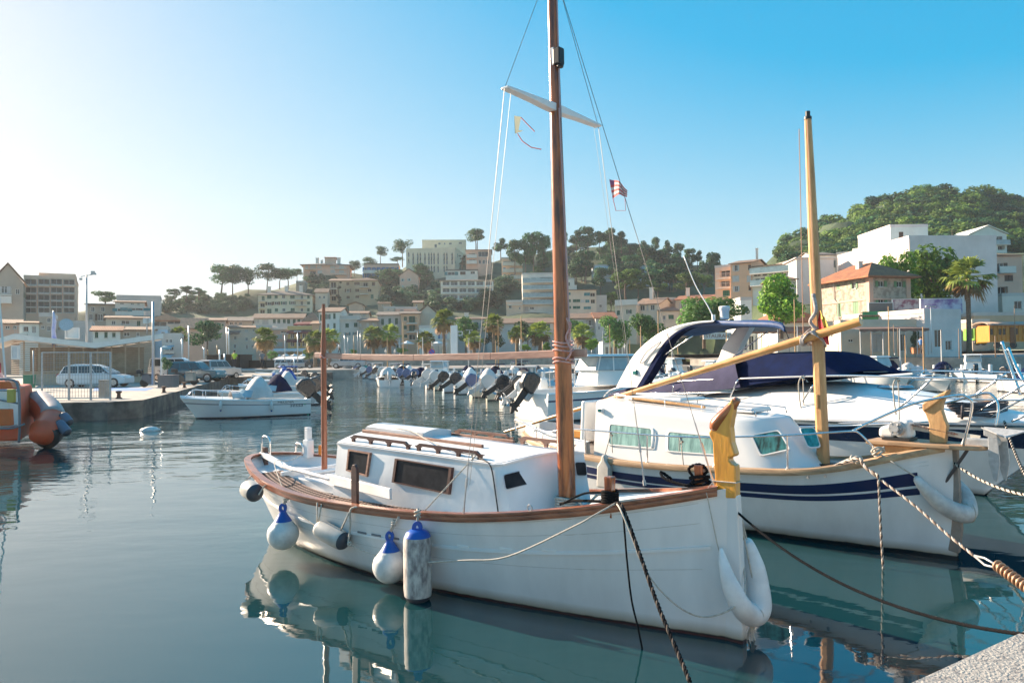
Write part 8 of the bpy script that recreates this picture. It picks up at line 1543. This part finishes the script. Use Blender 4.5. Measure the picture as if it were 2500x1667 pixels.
# the pier building with slatted screens and butterfly roof
def pier_building():
 Y = 57; slat = mat('warm_timber_slat', (.5, .34, .22), .7, var=.3, vs=3); cwall = mat('pier_wall_render', (.5, .4, .3), .8, var=.15)
 P0 = W(*ZA(190, 1035), Y); P0.z = PIER; P1 = G(*ZA(1215, 1010), PIER); e = Vector((cos(radians(28)), sin(radians(28)), 0)); B = thing('pier_building', 'low pier pavilion with timber slat screens and a shallow butterfly roof', 'building', P0, radians(28))
 w = 17.0; q = ray(*ZA(1215, 900)); nn = Vector((-e.y, e.x, 0)); k = (P0-CAMO).dot(nn)/q.dot(nn); w = (CAMO+q*k-P0).dot(e); hs = lambda uv: (CAMO+ray(*uv)*((P0-CAMO).dot(nn)/ray(*uv).dot(nn))).z-PIER
 hl, hm_, hr = hs(ZA(230, 655)), hs(ZA(770, 735)), hs(ZA(1210, 655)); D = 6
 pts = [(-2.2, hl-.45), (-.6, hl+.15), (w*.54, hm_+.25), (w+.8, hr+.2)]; r = MB(); r.grid([[(x, yy, z) for x, z in pts] for yy in (-.9, D)]); r.grid([[(x, yy, z-.42) for x, z in pts] for yy in (-.9, D)]); r.grid([[(x, -.9, z-d) for x, z in pts] for d in (0, .42)]); r.grid([[(pts[i][0], yy, pts[i][1]-d) for d in (0, .42)] for i in (0,) for yy in (-.9, D)]); r.grid([[(pts[3][0], yy, pts[3][1]-d) for d in (0, .42)] for yy in (-.9, D)]); r.build('roof', mat('pale_roof_fascia', (.8, .76, .7), .6, var=.1), B)
 m = MB(); m.box((w/2, 2.2, 1.5), (w-1.2, .2, 3.0)); m.box((.3, 4, 1.5), (.2, 4, 3)); m.build('inner_wall', mat('dim_inner_wall', (.26, .19, .14), .8), B); m = MB(); m.box((w/2, 2.0, 1.9), (w-4, .1, 1.3)); m.build('glazing', mat('warm_reflecting_glass', (.35, .33, .25), .15, var=.6, vs=1), B)
 m = MB(); m.box((1.5, .1, .55), (3, .2, 1.1)); m.box((w*.5, .1, .25), (w, .15, .5)); m.build('plinth', cwall, B)
 def zt(x): return interp([(0, hl-.4), (w*.54, hm_-.25), (w, hr-.3)], x)
 for i in range(19):
  z = .95+i*.17
  segs = []; x0 = None
  for s_ in range(121):
   x = w*s_/120
   if zt(x) > z+.05:
    x0 = x if x0 is None else x0
   elif x0 is not None: segs.append((x0, x)); x0 = None
  if x0 is not None: segs.append((x0, w))
  for a, b in segs:
   if b-a > .3: m = MB(); m.bar((a, -.05, z), (b, -.05, z), .05, .065); m.build('slat', slat, B)
  if z < hl-.4: m = MB(); m.bar((0, 0, z), (-1.2, 3.2, z), .05, .065); m.build('slat', slat, B)
 for x in [w*i/9 for i in range(10)]: m = MB(); m.box((x, .03, zt(x)/2), (.12, .1, zt(x))); m.build('post', cwall, B)
 a = MB(); a.lathe([(.02, 0), (.25, .03), (.45, .12), (.52, .2)], 18, M=Matrix.Rotation(radians(75), 3, 'X'), c=(w*.3, 2, hs(ZA(530, 560)))); a.tube([(w*.3, 2.1, hl), (w*.3, 2.1, hs(ZA(530, 560)))], .04, 6); a.build('satellite_dish', galv, B, smooth=40)
 m = MB(); m.box((w*.34, 3, hl+.35), (1.0, 1.6, .9)); m.build('roof_vent', FRW, B)
 return B, w
pier_building()
def pole(name, label, u, vb, vt, Y, r, m, head=None, cat='pole', base=None, Z=ZA):
 b = W(*Z(u, vb), Y); t = W(*Z(u, vt), Y); o = thing(name, label, cat, b); h = t.z-b.z; p = MB(); p.tube([(0, 0, 0), (0, 0, h)], [r, r*.7], 10); p.build('post', m, o, smooth=True)
 if head == 'lamp': q = MB(); q.box((0, 0, h+.03), (1.1, .3, .07)); q.box((-.4, 0, h-.04), (.3, .2, .08)); q.box((.4, 0, h-.04), (.3, .2, .08)); q.build('lamp_head', galv, o, bev=.02)
 if head == 'cctv':
  q = MB(); q.bar((-.5, 0, h*.97), (.55, 0, h*1.0), .06, .06); q.tube([(-.5, 0, h*.95), (-.5, 0, h*.92)], .13, 10); q.box((.6, 0, h*1.01), (.4, .18, .16)); q.box((.55, 0, h*1.04), (.3, .15, .14)); q.build('camera_heads', galv, o)
 if head == 'flood': q = MB(); q.box((0, -.1, h-.15), (.5, .2, .45)); q.box((.3, -.1, h*.9), (.4, .2, .35)); q.build('floodlight', FRW, o, bev=.03)
 return o
pole('camera_mast', 'tall thin mast with cameras above the pier building', 690, 700, 165, 62, .09, galv, 'cctv'); pole('lamp_post', 'thick grey square lamp post at the right end of the pier building', 1222, 1045, 380, 48, .1, galv)
pole('floodlight_pole', 'short pole with floodlights left of the thick lamp post', 1172, 640, 520, 60, .07, galv, 'flood'); pole('flag_pole', 'flag pole on the pavilion roof', 424, 650, 450, 60, .05, gel); pole('sign_post', 'low sign post beside the green bin', 265, 1035, 770, 45, .05, galv); pole('bollard_pole', 'slim white pole beside the planter', 1287, 980, 750, 47, .07, gel)
o = thing('blue_white_flag', 'furled blue and white flag above the pier building', 'flag', W(*ZA(424, 460), 59.9)); m = MB(); m.tube([(.02, 0, 0), (.1, 0, -.8), (.02, 0, -1.6), (.1, 0, -2.4), (.05, 0, -3.2)], [.05, .16, .14, .2, .1], 8); m.build('cloth', mat('furled_flag_cloth', (.65, .65, .68), .8, c2=(.05, .12, .5), vs=.45), o, smooth=True)
for u, vb, vt, l in ((285, 1300, 920, 'leaning mast left of the dark tree'), (208, 1310, 1075, 'short mast left of the leaning one'), (720, 1245, 935, 'thick white mast right of the dark tree'), (745, 1245, 945, 'second thick white mast right of the dark tree'), (640, 1405, 1195, 'white pier pole before the dark hut'), (698, 1410, 1240, 'second white pier pole before the dark hut'), (460, 1300, 1170, 'thin mast behind the silver van'), (612, 1240, 1140, 'brown wooden mast right of the silver van'), (505, 1290, 1195, 'reddish short mast behind the van'), (1495, 1400, 1290, 'short white post by the moored boats')):
 pole('boat_mast', l, u, vb, vt, 70 if vb > 1350 else 88, .09, wood_t if 'brown' in l or 'reddish' in l else gel, cat='mast', Z=ZB)
for u, l in ((1390, 'left of the ochre restaurant'), (1538, 'before the ochre restaurant')): pole('street_lamp', 'white street lamp '+l, u, 1330, 1010 if u < 1500 else 985, 112, .07, gel, 'lamp', 'street lamp', Z=ZB)
for u, vt, l in ((118, 1250, 'near the left squat palm'), (632, 1265, 'before the pale terrace house'), (805, 1245, 'left of the palm pair'), (1235, 1340, 'right of the palm pair'), (1432, 1240, 'before the orange townhouse'), (2002, 1235, 'right of the white harbour pylon')): pole('street_lamp', 'pale street lamp '+l, u, 1500, vt, 116, .07, gel, 'lamp', 'street lamp', Z=ZC)
for u, vt, l in ((778, 1240, 'tall thin mast left of the palm pair'), (735, 1290, 'brown stubby mast left of the palm pair'), (670, 1310, 'grey furled mast by the cafes')): pole('boat_mast', l, u, 1500, vt, 108, .07, wood_t if 'brown' in l else galv, cat='mast', Z=ZC)
for u, vt, vb, Y, l, k in ((1258, 1120, 1330, 70, 'left of the annex doors', 1), (1420, 1065, 1270, 72, 'before the annex right door', 1), (1635, 1140, 1300, 70, 'reddish one beside the walking person', 1), (1888, 1095, 1310, 66, 'pale wooden one before the cafe', 1), (1690, 935, 1270, 78, 'tall white lamp before the cafe', 2), (2290, 930, 1215, 80, 'tall one before the tram', 1), (2148, 1145, 1300, 66, 'short one before the tram', 1), (1020, 1120, 1323, 66, 'thin grey one right of the pale mast', 0), (728, 1075, 1300, 80, 'thin one left of the pale mast', 0), (1450, 1090, 1290, 72, 'second one before the annex', 1)):
 pole('mooring_post' if k < 2 else 'street_lamp', 'thin post on the right quay, '+l, u, vb, vt, Y, .045, mat('weathered_post', (.3, .2, .13), .8) if k == 1 else gel, 'lamp' if k == 2 else None, 'post', Z=ZE)
for i, u in enumerate((1270, 1325, 1385, 1420, 1445, 1500, 1525, 1655)): pole('boat_mast', 'thin mast rising from the moored boats, %s one right of the tall mast' % ('first second third fourth fifth sixth seventh eighth'.split()[i]), 1250+(u-1250)*1.0, 775+95-5, 826+(i*37 % 30), 76, .06, wood_t if i % 2 else galv, cat='mast', Z=Zf(0, 0, 1))
a = W(*ZC(1795, 1520), 104); b = W(*ZC(1868, 1520), 104); t = W(*ZC(1795, 1185), 104); o = thing('harbour_pylon', 'plain white square harbour pylon with a small bracket', 'pylon', a); w = (b-a).x; h = t.z-a.z; m = MB(); m.box((w/2, w/2, h/2), (w, w, h)); m.build('shaft', gel, o, bev=.05); m = MB(); m.bar((w, w/2, h*.8), (w+.7, w/2, h*.8), .1, .1); m.bar((w, w/2, h*.68), (w+.7, w/2, h*.68), .1, .1); m.bar((w+.7, w/2, h*.8), (w+.7, w/2, h*.68), .1, .1); m.build('bracket', gel, o); m = MB(); m.bar((-.6, 0, 0), (-.6, 0, h*.85), .06, .06); m.build('ladder_rail', galv, o)
fm = mat('fence_wire', (.35, .35, .35), .5, .5)
def fence(label, u0, u1, Y):
 a = G(*ZA(u0, 1165), PIER); b = W(*ZA(u1, 1150), a.y); a = W(*ZA(u0, 1165), a.y); d = (b-a).x; o = thing('mesh_fence_panel', label, 'fence', Vector((a.x, a.y, PIER))); h = (W(*ZA(u0, 785), a.y)).z-PIER; p = MB()
 for x in (0, d): p.bar((x, 0, 0), (x, 0, h), .08, .06)
 p.bar((0, 0, h), (d, 0, h), .05, .05); p.bar((0, 0, .1), (d, 0, .1), .05, .05); p.build('frame', galv, o); p = MB(); n = int(abs(d)/.13)
 for i in range(1, n): p.bar((d*i/n, 0, .1), (d*i/n, 0, h), .012, .012)
 for j in range(1, int(h/.2)): p.bar((0, 0, .2*j), (d, 0, .2*j), .012, .012)
 p.build('wire_mesh', fm, o)
fence('left mesh fence panel in front of the white car', 335, 548, 0); fence('middle mesh fence panel in front of the white car', 552, 722, 0); fence('right mesh fence panel in front of the white car', 726, 880, 0)
def boxy(name, label, u, vt, vb, wpx, Y, m, cat, Z=ZA, bev=.03, tx=1):
 b = W(*Z(u, vb), Y); t = W(*Z(u, vt), Y); w = (W(*Z(u+wpx/2, vb), Y)-W(*Z(u-wpx/2, vb), Y)).x; h = t.z-b.z; o = thing(name, label, cat, b); k = MB(); k.box((0, 0, h/2), (w, w, h), tx=tx, ty=tx); k.build('body', m, o, bev=bev); k = MB(); k.box((0, 0, h+.02), (w*tx*1.05, w*tx*1.05, .05)); k.build('top', m, o, bev=.01); return o
boxy('wheelie_bin', 'green wheelie bin in front of the pier building', 235, 968, 1068, 58, 45, mat('bin_green', (.03, .2, .12), .5), 'bin', tx=1.1); boxy('planter', 'square grey concrete planter on the pier', 1343, 970, 1062, 118, 42, mat('planter_grey', (.16, .16, .17), .8), 'planter'); boxy('service_pedestal', 'beige service pedestal on the pier beyond the planter', 1522, 945, 1010, 62, 50, conc, 'pedestal'); boxy('service_pedestal', 'beige service pedestal behind the mesh fence', 830, 1010, 1150, 60, 36, conc, 'pedestal')
boxy('timber_hut', 'long dark timber fence hut behind the parked van', ZB(0, 0)[0] and 760, 1255, 1400, 375, 74, mat('dark_timber_boards', (.045, .035, .03), .8, var=.3, vs=2, wave=('Z', 5, .4)), 'hut', Z=ZB); boxy('timber_hut', 'lower dark timber screen left of the yellowing palm', 1085, 1320, 1405, 280, 76, mat('dark_timber_boards', (.045, .035, .03), .8), 'hut', Z=ZB)
o = board('direction_board', 'blue and white board on legs left of the slat screens', ZA, 105, 145, 740, 830, 50, mat('pale_sign_face', (.5, .55, .58), .5)); boxy('red_kiosk', 'red railed crate on the far quay behind the outboards', 1860+0, 0, 0, 1, 1, red, 'kiosk') if False else None
_b = G(*ZA(900, 1080), PIER+.006); _c = [G(*ZA(u, v), PIER+.006) for u, v in ((740, 1090), (1160, 1090), (1230, 1068), (760, 1066))]; m = MB(); m.add(_c, [(0, 1, 2, 3)]); tag(m.build('blue_bay_marking', mat('blue_road_paint', (.04, .2, .5), .8, var=.3, vs=.8)), kind='structure')
# vehicles
tyre = mat('tyre_rubber', (.02, .02, .02), .8); alloy = mat('alloy_rim', (.55, .55, .57), .3, .8); carg = mat('car_glass', (.03, .05, .06), .06, spec=.8); tl = mat('tail_lamp_red', (.5, .02, .02), .2); hlm = mat('head_lamp', (.7, .7, .7), .1)
def car(name, label, cat, u, v, Y, L, Hh, paint, prof, roofp, rz=0, Z=ZA, group=None, wheels=(.18, .8), wr=.33, Wd=1.8, base=None):
 p = W(*Z(u, v), Y); p.z = base if base is not None else p.z; R = thing(name, label, cat, p, rz, group); P = [(x*L, z*Hh) for x, z in prof]; m = MB(); m.prism([(x, 0, z) for x, z in P], (0, -Wd/2, 0), (0, Wd/2, 0)); bd = m.build('body', paint, R, bev=.09, seg=3)
 Q = [(x*L, z*Hh) for x, z in roofp]; m = MB(); yb, yt = Wd/2-.06, Wd/2-.24; zb = min(z for _, z in Q); zt = max(z for _, z in Q); vs = []
 for sd in (-1, 1): vs += [Vector((x, sd*lerp(yb, yt, (z-zb)/(zt-zb)), z)) for x, z in Q]
 n = len(Q); m.add(vs, [tuple(range(n-1, -1, -1)), tuple(range(n, 2*n))]+[(i, (i+1) % n, n+(i+1) % n, n+i) for i in range(n)]); m.build('cabin', paint, bd, bev=.06, seg=3)
 c = sum((Vector((x, 0, z)) for x, z in Q), Vector())/n; segs = [(0.04, .36), (.38, .68), (.70, .95)]; xb0, xb1 = Q[0][0], Q[-1][0]; xt0, xt1 = Q[1][0], Q[-2][0]
 for sd in (-1, 1):
  for a, b in segs:
   def pt(t, h): x = lerp(lerp(xb0, xb1, t), lerp(xt0, xt1, t), h); z = lerp(zb+.03, zt-.07, h); return Vector((x, sd*(lerp(yb, yt, (z-zb)/(zt-zb))+.012), z))
   w = MB(); w.add([pt(a, .08), pt(b, .08), pt(b, .9), pt(a, .9)], [(0, 1, 2, 3)]); w.build('side_window', carg, bd)
 for (xa, za), (xc, zc), s_ in ((Q[0], Q[1], -1), (Q[-1], Q[-2], 1)):
  f = lambda t, y: Vector((lerp(xa, xc, t)+s_*.015, y*lerp(yb, yt, t)*.9, lerp(za, zc, t)+.012)); w = MB(); w.add([f(.1, -1), f(.1, 1), f(.92, 1), f(.92, -1)], [(0, 1, 2, 3)]); w.build('windscreen' if s_ > 0 else 'rear_window', carg, bd)
 for wx in wheels:
  for sd in (-1, 1):
   w = MB(); y0 = sd*(Wd/2-.2); w.tube([(wx*L, y0, wr), (wx*L, y0+sd*.22, wr)], wr, 22); o = w.build('wheel', tyre, R, bev=.03); r = MB(); r.tube([(wx*L, y0+sd*.215, wr), (wx*L, y0+sd*.225, wr)], wr*.62, 16); r.build('rim', alloy, o)
   r = MB()
   for k in range(5): a = k*2*pi/5; r.bar((wx*L+.05*cos(a), y0+sd*.232, wr+.05*sin(a)), (wx*L+wr*.55*cos(a+.3), y0+sd*.232, wr+wr*.55*sin(a+.3)), .05, .01)
   r.build('hub_shadow', tyre, o)
 for sd in (-1, 1):
  w = MB(); w.box((L*.985, sd*Wd*.36, Hh*.42), (.12, .35, .14)); w.build('headlight', hlm, R, bev=.03); w = MB(); w.box((L*.012, sd*Wd*.42, Hh*.5), (.1, .2, .3)); w.build('tail_light', tl, R, bev=.03); w = MB(); w.box((L*.7, sd*(Wd/2+.08), Hh*.62), (.12, .16, .12)); w.build('mirror', paint, R, bev=.03)
 return R
MPV = [(0, .2), (0.0, .5), (.03, .58), (.7, .6), (.93, .5), (1, .4), (1, .15), (.9, .12), (.08, .12)]; MPVR = [(.03, .57), (.1, .92), (.25, 1), (.5, .98), (.64, .86), (.8, .6)]
SUV = [(0, .25), (0, .55), (.02, .62), (.68, .62), (.97, .56), (1, .3), (.95, .2), (.05, .2)]; SUVR = [(.01, .6), (.04, .97), (.15, 1), (.5, 1), (.56, .95), (.68, .62)]
wp = mat('white_car_paint', (.66, .68, .7), .25, coat=.6, var=.03); tp_ = mat('teal_car_paint', (.015, .12, .15), .25, coat=.6, var=.05); sp_ = mat('silver_car_paint', (.45, .45, .46), .3, .5, coat=.5); dp_ = mat('dark_car_paint', (.03, .035, .04), .25, coat=.6)
car('parked_car', 'white people carrier parked beside the pier building', 'car', 496, 1062, 51.5, 4.6, 1.66, wp, MPV, MPVR, radians(6), base=PIER, wheels=(.2, .84))
car('parked_car', 'teal off roader parked beyond the scooter on the pier', 'car', 1375, 985, 60, 4.3, 1.75, tp_, SUV, SUVR, radians(-4), base=PIER, wheels=(.17, .8), wr=.38)
car('parked_van', 'white van half hidden behind the planter', 'van', 1205, 970, 66, 4.6, 2.1, wp, SUV, [(.01, .6), (.02, .97), (.1, 1), (.6, 1), (.68, .9), (.76, .62)], radians(8), base=PIER)
car('parked_van', 'silver van seen from behind near the dark timber hut', 'van', 445, 1395, 66, 4.2, 1.85, sp_, SUV, SUVR, radians(70), Z=ZB, base=PIER)
car('parked_car', 'dark car behind the teal off roader', 'car', 1545, 960, 72, 4.2, 1.5, dp_, MPV, MPVR, radians(5), base=PIER)
car('pickup_truck', 'white and blue pickup on the far quay left of the palms', 'truck', 1925, 1400, 108, 5.2, 1.8, sp_, SUV, [(.3, .6), (.33, .97), (.4, 1), (.62, 1), (.68, .95), (.76, .62)], radians(180+2), Z=ZB, base=PZ, wheels=(.2, .83), wr=.4).location.x += 5.2
for i, (u, w, pm) in enumerate(((1330, 'white one under the restaurant awning', wp), (1440, 'white one right of the awning edge', sp_), (1260, 'white one beside the palm trunk', wp), (1620, 'dark one left of the mizzen post', dp_), (2110, 'grey one right of the mizzen post', sp_))): car('parked_car', 'small car on the far quay, '+w, 'car', u, 1378, 116, 4.2, 1.5, pm, MPV, MPVR, radians(5+i*3), Z=ZB, group='cars on the far quay', base=PZ)
def scooter(label, u, v, Y, rz, m):
 p = W(*ZA(u, v), Y); p.z = PIER; R = thing('motor_scooter', label, 'scooter', p, rz)
 for x in (0, 1.3): w = MB(); w.tube([(x, -.06, .3), (x, .06, .3)], .29, 20); w.build('wheel', tyre, R, bev=.02)
 b = MB(); b.prism([(-.15, 0, .55), (-.1, 0, .85), (.35, 0, .9), (.6, 0, .6), (.75, 0, .35), (1.05, 0, .35), (1.15, 0, .95), (1.28, 0, .95), (1.38, 0, .5), (1.05, 0, .2), (.4, 0, .22)], (0, -.17, 0), (0, .17, 0)); b.build('body', m, R, bev=.05); b = MB(); b.prism([(-.2, 0, .86), (.6, 0, .8), (.5, 0, .92), (-.15, 0, .98)], (0, -.15, 0), (0, .15, 0)); b.build('seat', darkr, R, bev=.03); b = MB(); b.bar((1.12, 0, .9), (1.05, 0, 1.15), .05, .05); b.bar((1.05, -.33, 1.15), (1.05, .33, 1.15), .04, .04); b.build('handlebar', darkr, R); b = MB(); b.box((-.3, 0, 1.1), (.36, .36, .28)); b.build('top_box', darkr, R, bev=.05)
scooter('dark scooter with top box right of the white car', 1150, 1045, 50, radians(4), mat('scooter_grey', (.12, .12, .13), .3)); scooter('scooter behind the planter', 1420, 1005, 53, radians(-10), dp_)
# people
def person(label, u, vf, Y, Z, top, leg_, h=1.74, walk=.18, rz=0, base=None, grp=None):
 p = W(*Z(u, vf), Y); p.z = base if base is not None else p.z; R = thing('person', label, 'person', p, rz, grp); s = h/1.74; sk = mat('skin', (.5, .3, .2), .6); J = dict(pel=(0, 0, .95), ch=(0, 0, 1.3), nk=(0, 0, 1.48), hd=(.02, 0, 1.6), tp=(.02, 0, 1.7))
 for sd, k in ((-1, 'l'), (1, 'r')): J['h'+k] = (0, sd*.09, .9); J['k'+k] = (walk*.5*sd+.04, sd*.1, .5); J['a'+k] = (walk*sd-.02, sd*.1, .08); J['t'+k] = (walk*sd+.13, sd*.11, .03); J['s'+k] = (0, sd*.18, 1.41); J['e'+k] = (-walk*.4*sd, sd*.24, 1.13); J['w'+k] = (-walk*.4*sd+.1, sd*.25, .9); J['f'+k] = (-walk*.4*sd+.14, sd*.25, .8)
 E = [('pel', 'ch', .14, .16), ('ch', 'nk', .15, .06), ('nk', 'hd', .05, .09), ('hd', 'tp', .1, .07)]
 for k in 'lr': E += [('pel', 'h'+k, .12, .1), ('h'+k, 'k'+k, .09, .06), ('k'+k, 'a'+k, .06, .04), ('a'+k, 't'+k, .045, .03), ('ch', 's'+k, .09, .06), ('s'+k, 'e'+k, .055, .042), ('e'+k, 'w'+k, .042, .03), ('w'+k, 'f'+k, .035, .02)]
 names = list(J); rad = {}
 for a, b, ra, rb in E: rad[a] = max(rad.get(a, 0), ra); rad[b] = max(rad.get(b, 0), rb) if b not in rad else rad[b]
 me = bpy.data.meshes.new('body'); me.from_pydata([tuple(Vector(J[n])*s) for n in names], [(names.index(a), names.index(b)) for a, b, _, _ in E], []); o = bpy.data.objects.new('body', me); COL.objects.link(o); o.parent = R
 sm = o.modifiers.new('skin', 'SKIN'); sv = me.skin_vertices[0].data
 for i, n in enumerate(names): sv[i].radius = (rad[n]*s, rad[n]*s)
 sv[0].use_root = True; b = o.modifiers.new('sub', 'SUBSURF'); b.levels = b.render_levels = 1; me.materials.append(sk)
 c = MB(); c.tube([Vector(q)*s for q in ((0, 0, .88), (0, 0, 1.0), (0, 0, 1.3), (0, 0, 1.44))], [.17*s, .165*s, .19*s, .12*s], 14); c.build('shirt', top, R, smooth=True)
 for k in 'lr': c = MB(); c.tube([Vector(J['s'+k])*s, Vector(J['e'+k])*s], [.075*s, .06*s], 8); c.build('sleeve', top, R, smooth=True); c = MB(); c.tube([Vector(J['h'+k])*s, Vector(J['k'+k])*s, Vector(J['a'+k])*s], [.115*s, .08*s, .06*s], 10); c.build('trouser_leg', leg_, R, smooth=True)
 c = MB(); c.lathe([(.001, .12), (.06, .11), (.1, .06), (.11, 0), (.1, -.05), (.07, -.06)], 14, c=(.0, 0, 1.63*s)); c.build('hair', mat('dark_hair', (.04, .025, .02), .8), R, smooth=True); return R
bs_ = mat('blue_shirt', (.08, .2, .42), .8); dk_ = mat('dark_trousers', (.03, .03, .04), .8); yw = mat('hi_vis_yellow', (.55, .7, .05), .7)
person('person in a light blue top walking past the potted red shrub', 1615, 1275, 72, ZE, bs_, dk_, rz=radians(30)); person('person in yellow high visibility jacket standing by the dark timber hut', 812, 1400, 72, ZB, yw, dk_, walk=.03, rz=radians(-90))
person('person in dark clothes beside the yellow jacket worker', 1130, 1402, 73, ZB, mat('grey_jacket', (.2, .2, .22), .8), dk_, rz=radians(120)); person('person in a white shirt standing by the cafe terraces', 575, 1490, 118, ZC, mat('white_shirt', (.7, .7, .7), .8), dk_)
boxy('plant_pot', 'terracotta pot under the red flowering shrub', 1570, 1232, 1275, 42, 76, mat('terracotta', (.45, .2, .1), .8), 'pot', Z=ZE, tx=1.2)
def parasol(label, Z, x, yt, yb, wpx, Y, m, shut=False):
 b = W(*Z(x, yb), Y); t = W(*Z(x, yt), Y); h = t.z-b.z; w = (W(*Z(x+wpx/2, yb), Y)-b).x; o = thing('parasol', label, 'parasol', b, 0, 'cafe parasols'); q = MB(); q.tube([(0, 0, 0), (0, 0, h)], .04, 6); q.build('pole', galv, o); q = MB()
 if shut: q.lathe([(.16, h*.35), (.2, h*.5), (.12, h*.85), (.02, h)], 8)
 else: q.lathe([(w, h*.72), (w, h*.78), (.03, h)], 8)
 q.build('canopy', m, o)
for i, (x, w, l) in enumerate(((1320, 150, 'right of the palm pair'), (1190, 110, 'between the palm pair and the orange house'), (1660, 160, 'at the white seafront house'))): parasol('open white cafe parasol '+l, ZC, x, 1350, 1490, w, 132, wht)
for i, x in enumerate((1085, 1185, 640)): parasol('closed white parasol %s' % ('right of the left palm of the pair', 'right of the pair of palms', 'in front of the pale terrace house')[i], ZC, x, 1440, 1500, 30, 122, wht, True)
for i, x in enumerate((990, 1010, 1030)): parasol('closed white parasol right of the tall mast, %s of three' % ('first', 'second', 'third')[i], ZD, x, 1165, 1280, 20, 112, wht, True)
for i, x in enumerate((1300, 1400, 1500, 1600)): parasol('open cream parasol under the ochre restaurant, %s from the left' % ('first', 'second', 'third', 'fourth')[i], ZB, x, 1240, 1345, 110, 126, wht)
o = thing('road_sign', 'round blue and red no stopping sign right of the small palm', 'sign', W(*ZC(1588, 1540), 112)); m = MB(); m.tube([(0, 0, 0), (0, 0, 2.6)], .05, 6); m.build('post', galv, o)
zz = W(*ZC(1588, 1475), 112).z-o.location.z; m = MB(); m.tube([(0, -.08, zz), (0, -.05, zz)], .5, 24); rs_ = m.build('rim', mat('sign_red', (.6, .03, .05), .5), o); m = MB(); m.tube([(0, -.1, zz), (0, -.081, zz)], .38, 24); m.build('face', mat('sign_blue', (.03, .1, .5), .5), rs_); m = MB(); m.bar((-.28, -.12, zz+.28), (.28, -.12, zz-.28), .03, .1); m.build('slash', mat('sign_red', (.6, .03, .05), .5), rs_)
for nm, lb, pts, z in (('floating_dock', 'wooden faced dock with grey end on open water at the right', [G(*ZR(640, 460)), G(*ZR(1005, 455)), G(*ZR(1300, 445))], .75),):
 o = thing(nm, lb, 'dock', pts[0]); d = pts[1]-pts[0]; m = MB(); m.prism([(0, 0, 0), (d.x, d.y, 0), (d.x+1, d.y+9, 0), (1, 9, 0)], (0, 0, -.3), (0, 0, z)); m.build('timber_face', mat('pale_dock_timber', (.55, .42, .28), .8, var=.3, vs=2), o); m = MB(); e2 = pts[2]-pts[0]; m.prism([(d.x+.02, d.y, 0), (e2.x, e2.y, 0), (e2.x+1, e2.y+8, 0), (d.x+1.02, d.y+8, 0)], (0, 0, -.3), (0, 0, z*.9)); m.build('concrete_end', stonew, o)
for lb, a, b, w in (('long pontoon behind the row of outboard boats', (3.5, 34, 0), (-19, 104, 0), 2.4), ('pontoon behind the boats at the right', (18, 66, 0), (46, 62, 0), 2.2)):
 a, b = Vector(a)+Vector((5.5, 2, 0)), Vector(b)+Vector((5.5, 2, 0)); o = thing('pontoon', lb, 'pontoon', a); m = MB(); m.bar((0, 0, .35), b-a+Vector((0, 0, .35)), w, .35); m.build('walkway', conc, o)
 for i in range(12):
  p = (b-a)*(i+.5)/12; q = MB(); q.box(p+Vector((0, 0, .95)), (.25, .25, .9)); q.build('service_post', gel, o, bev=.03)
for i, (u, v, w) in enumerate(((290, 976, 'nearest'), (400, 962, 'second'), (450, 950, 'third'), (520, 931, 'fourth'))):
 p = G(u, v-3, PIER); o = thing('mooring_bollard', 'rusty iron bollard on the left pier edge, %s from the mesh fence' % w, 'bollard', p, 0, 'pier bollards'); m = MB(); m.lathe([(.16, 0), (.15, .04), (.09, .08), (.08, .26), (.14, .3), (.14, .36), (.05, .39)], 16); m.build('post', mat('rusty_bollard', (.12, .06, .04), .7, var=.5, vs=8), o, smooth=50)
for i, (u, v, w) in enumerate(((470, 935, 'near'), (535, 917, 'far'))):
 p = G(u, v, PIER); o = thing('net_heap', 'brown heap of fishing net on the left pier, %s one' % w, 'net', p); m = MB()
 for k in range(14): m.tube([Vector(((.5-.02*k)*cos(t+k), (.35-.01*k)*sin(t+k), .03*k+.05*sin(3*t+k))) for t in [j*.6 for j in range(12)]], .06, 5)
 m.build('netting', mat('brown_net', (.16, .1, .06), .95, var=.5, vs=9), o, smooth=True)
bpy.context.view_layer.update()
def haze():
 m = bpy.data.materials.new('haze_air'); m.use_nodes = True; t = m.node_tree; t.nodes.clear(); v = t.nodes.new('ShaderNodeVolumePrincipled'); v.inputs['Color'].default_value = (.86, .93, 1, 1); v.inputs['Density'].default_value = .00026; v.inputs['Anisotropy'].default_value = .3
 o = t.nodes.new('ShaderNodeOutputMaterial'); t.links.new(v.outputs[0], o.inputs['Volume']); b = MB(); b.box((0, 180, 48.5), (900, 540, 100)); tag(b.build('haze', m), kind='stuff')
haze()
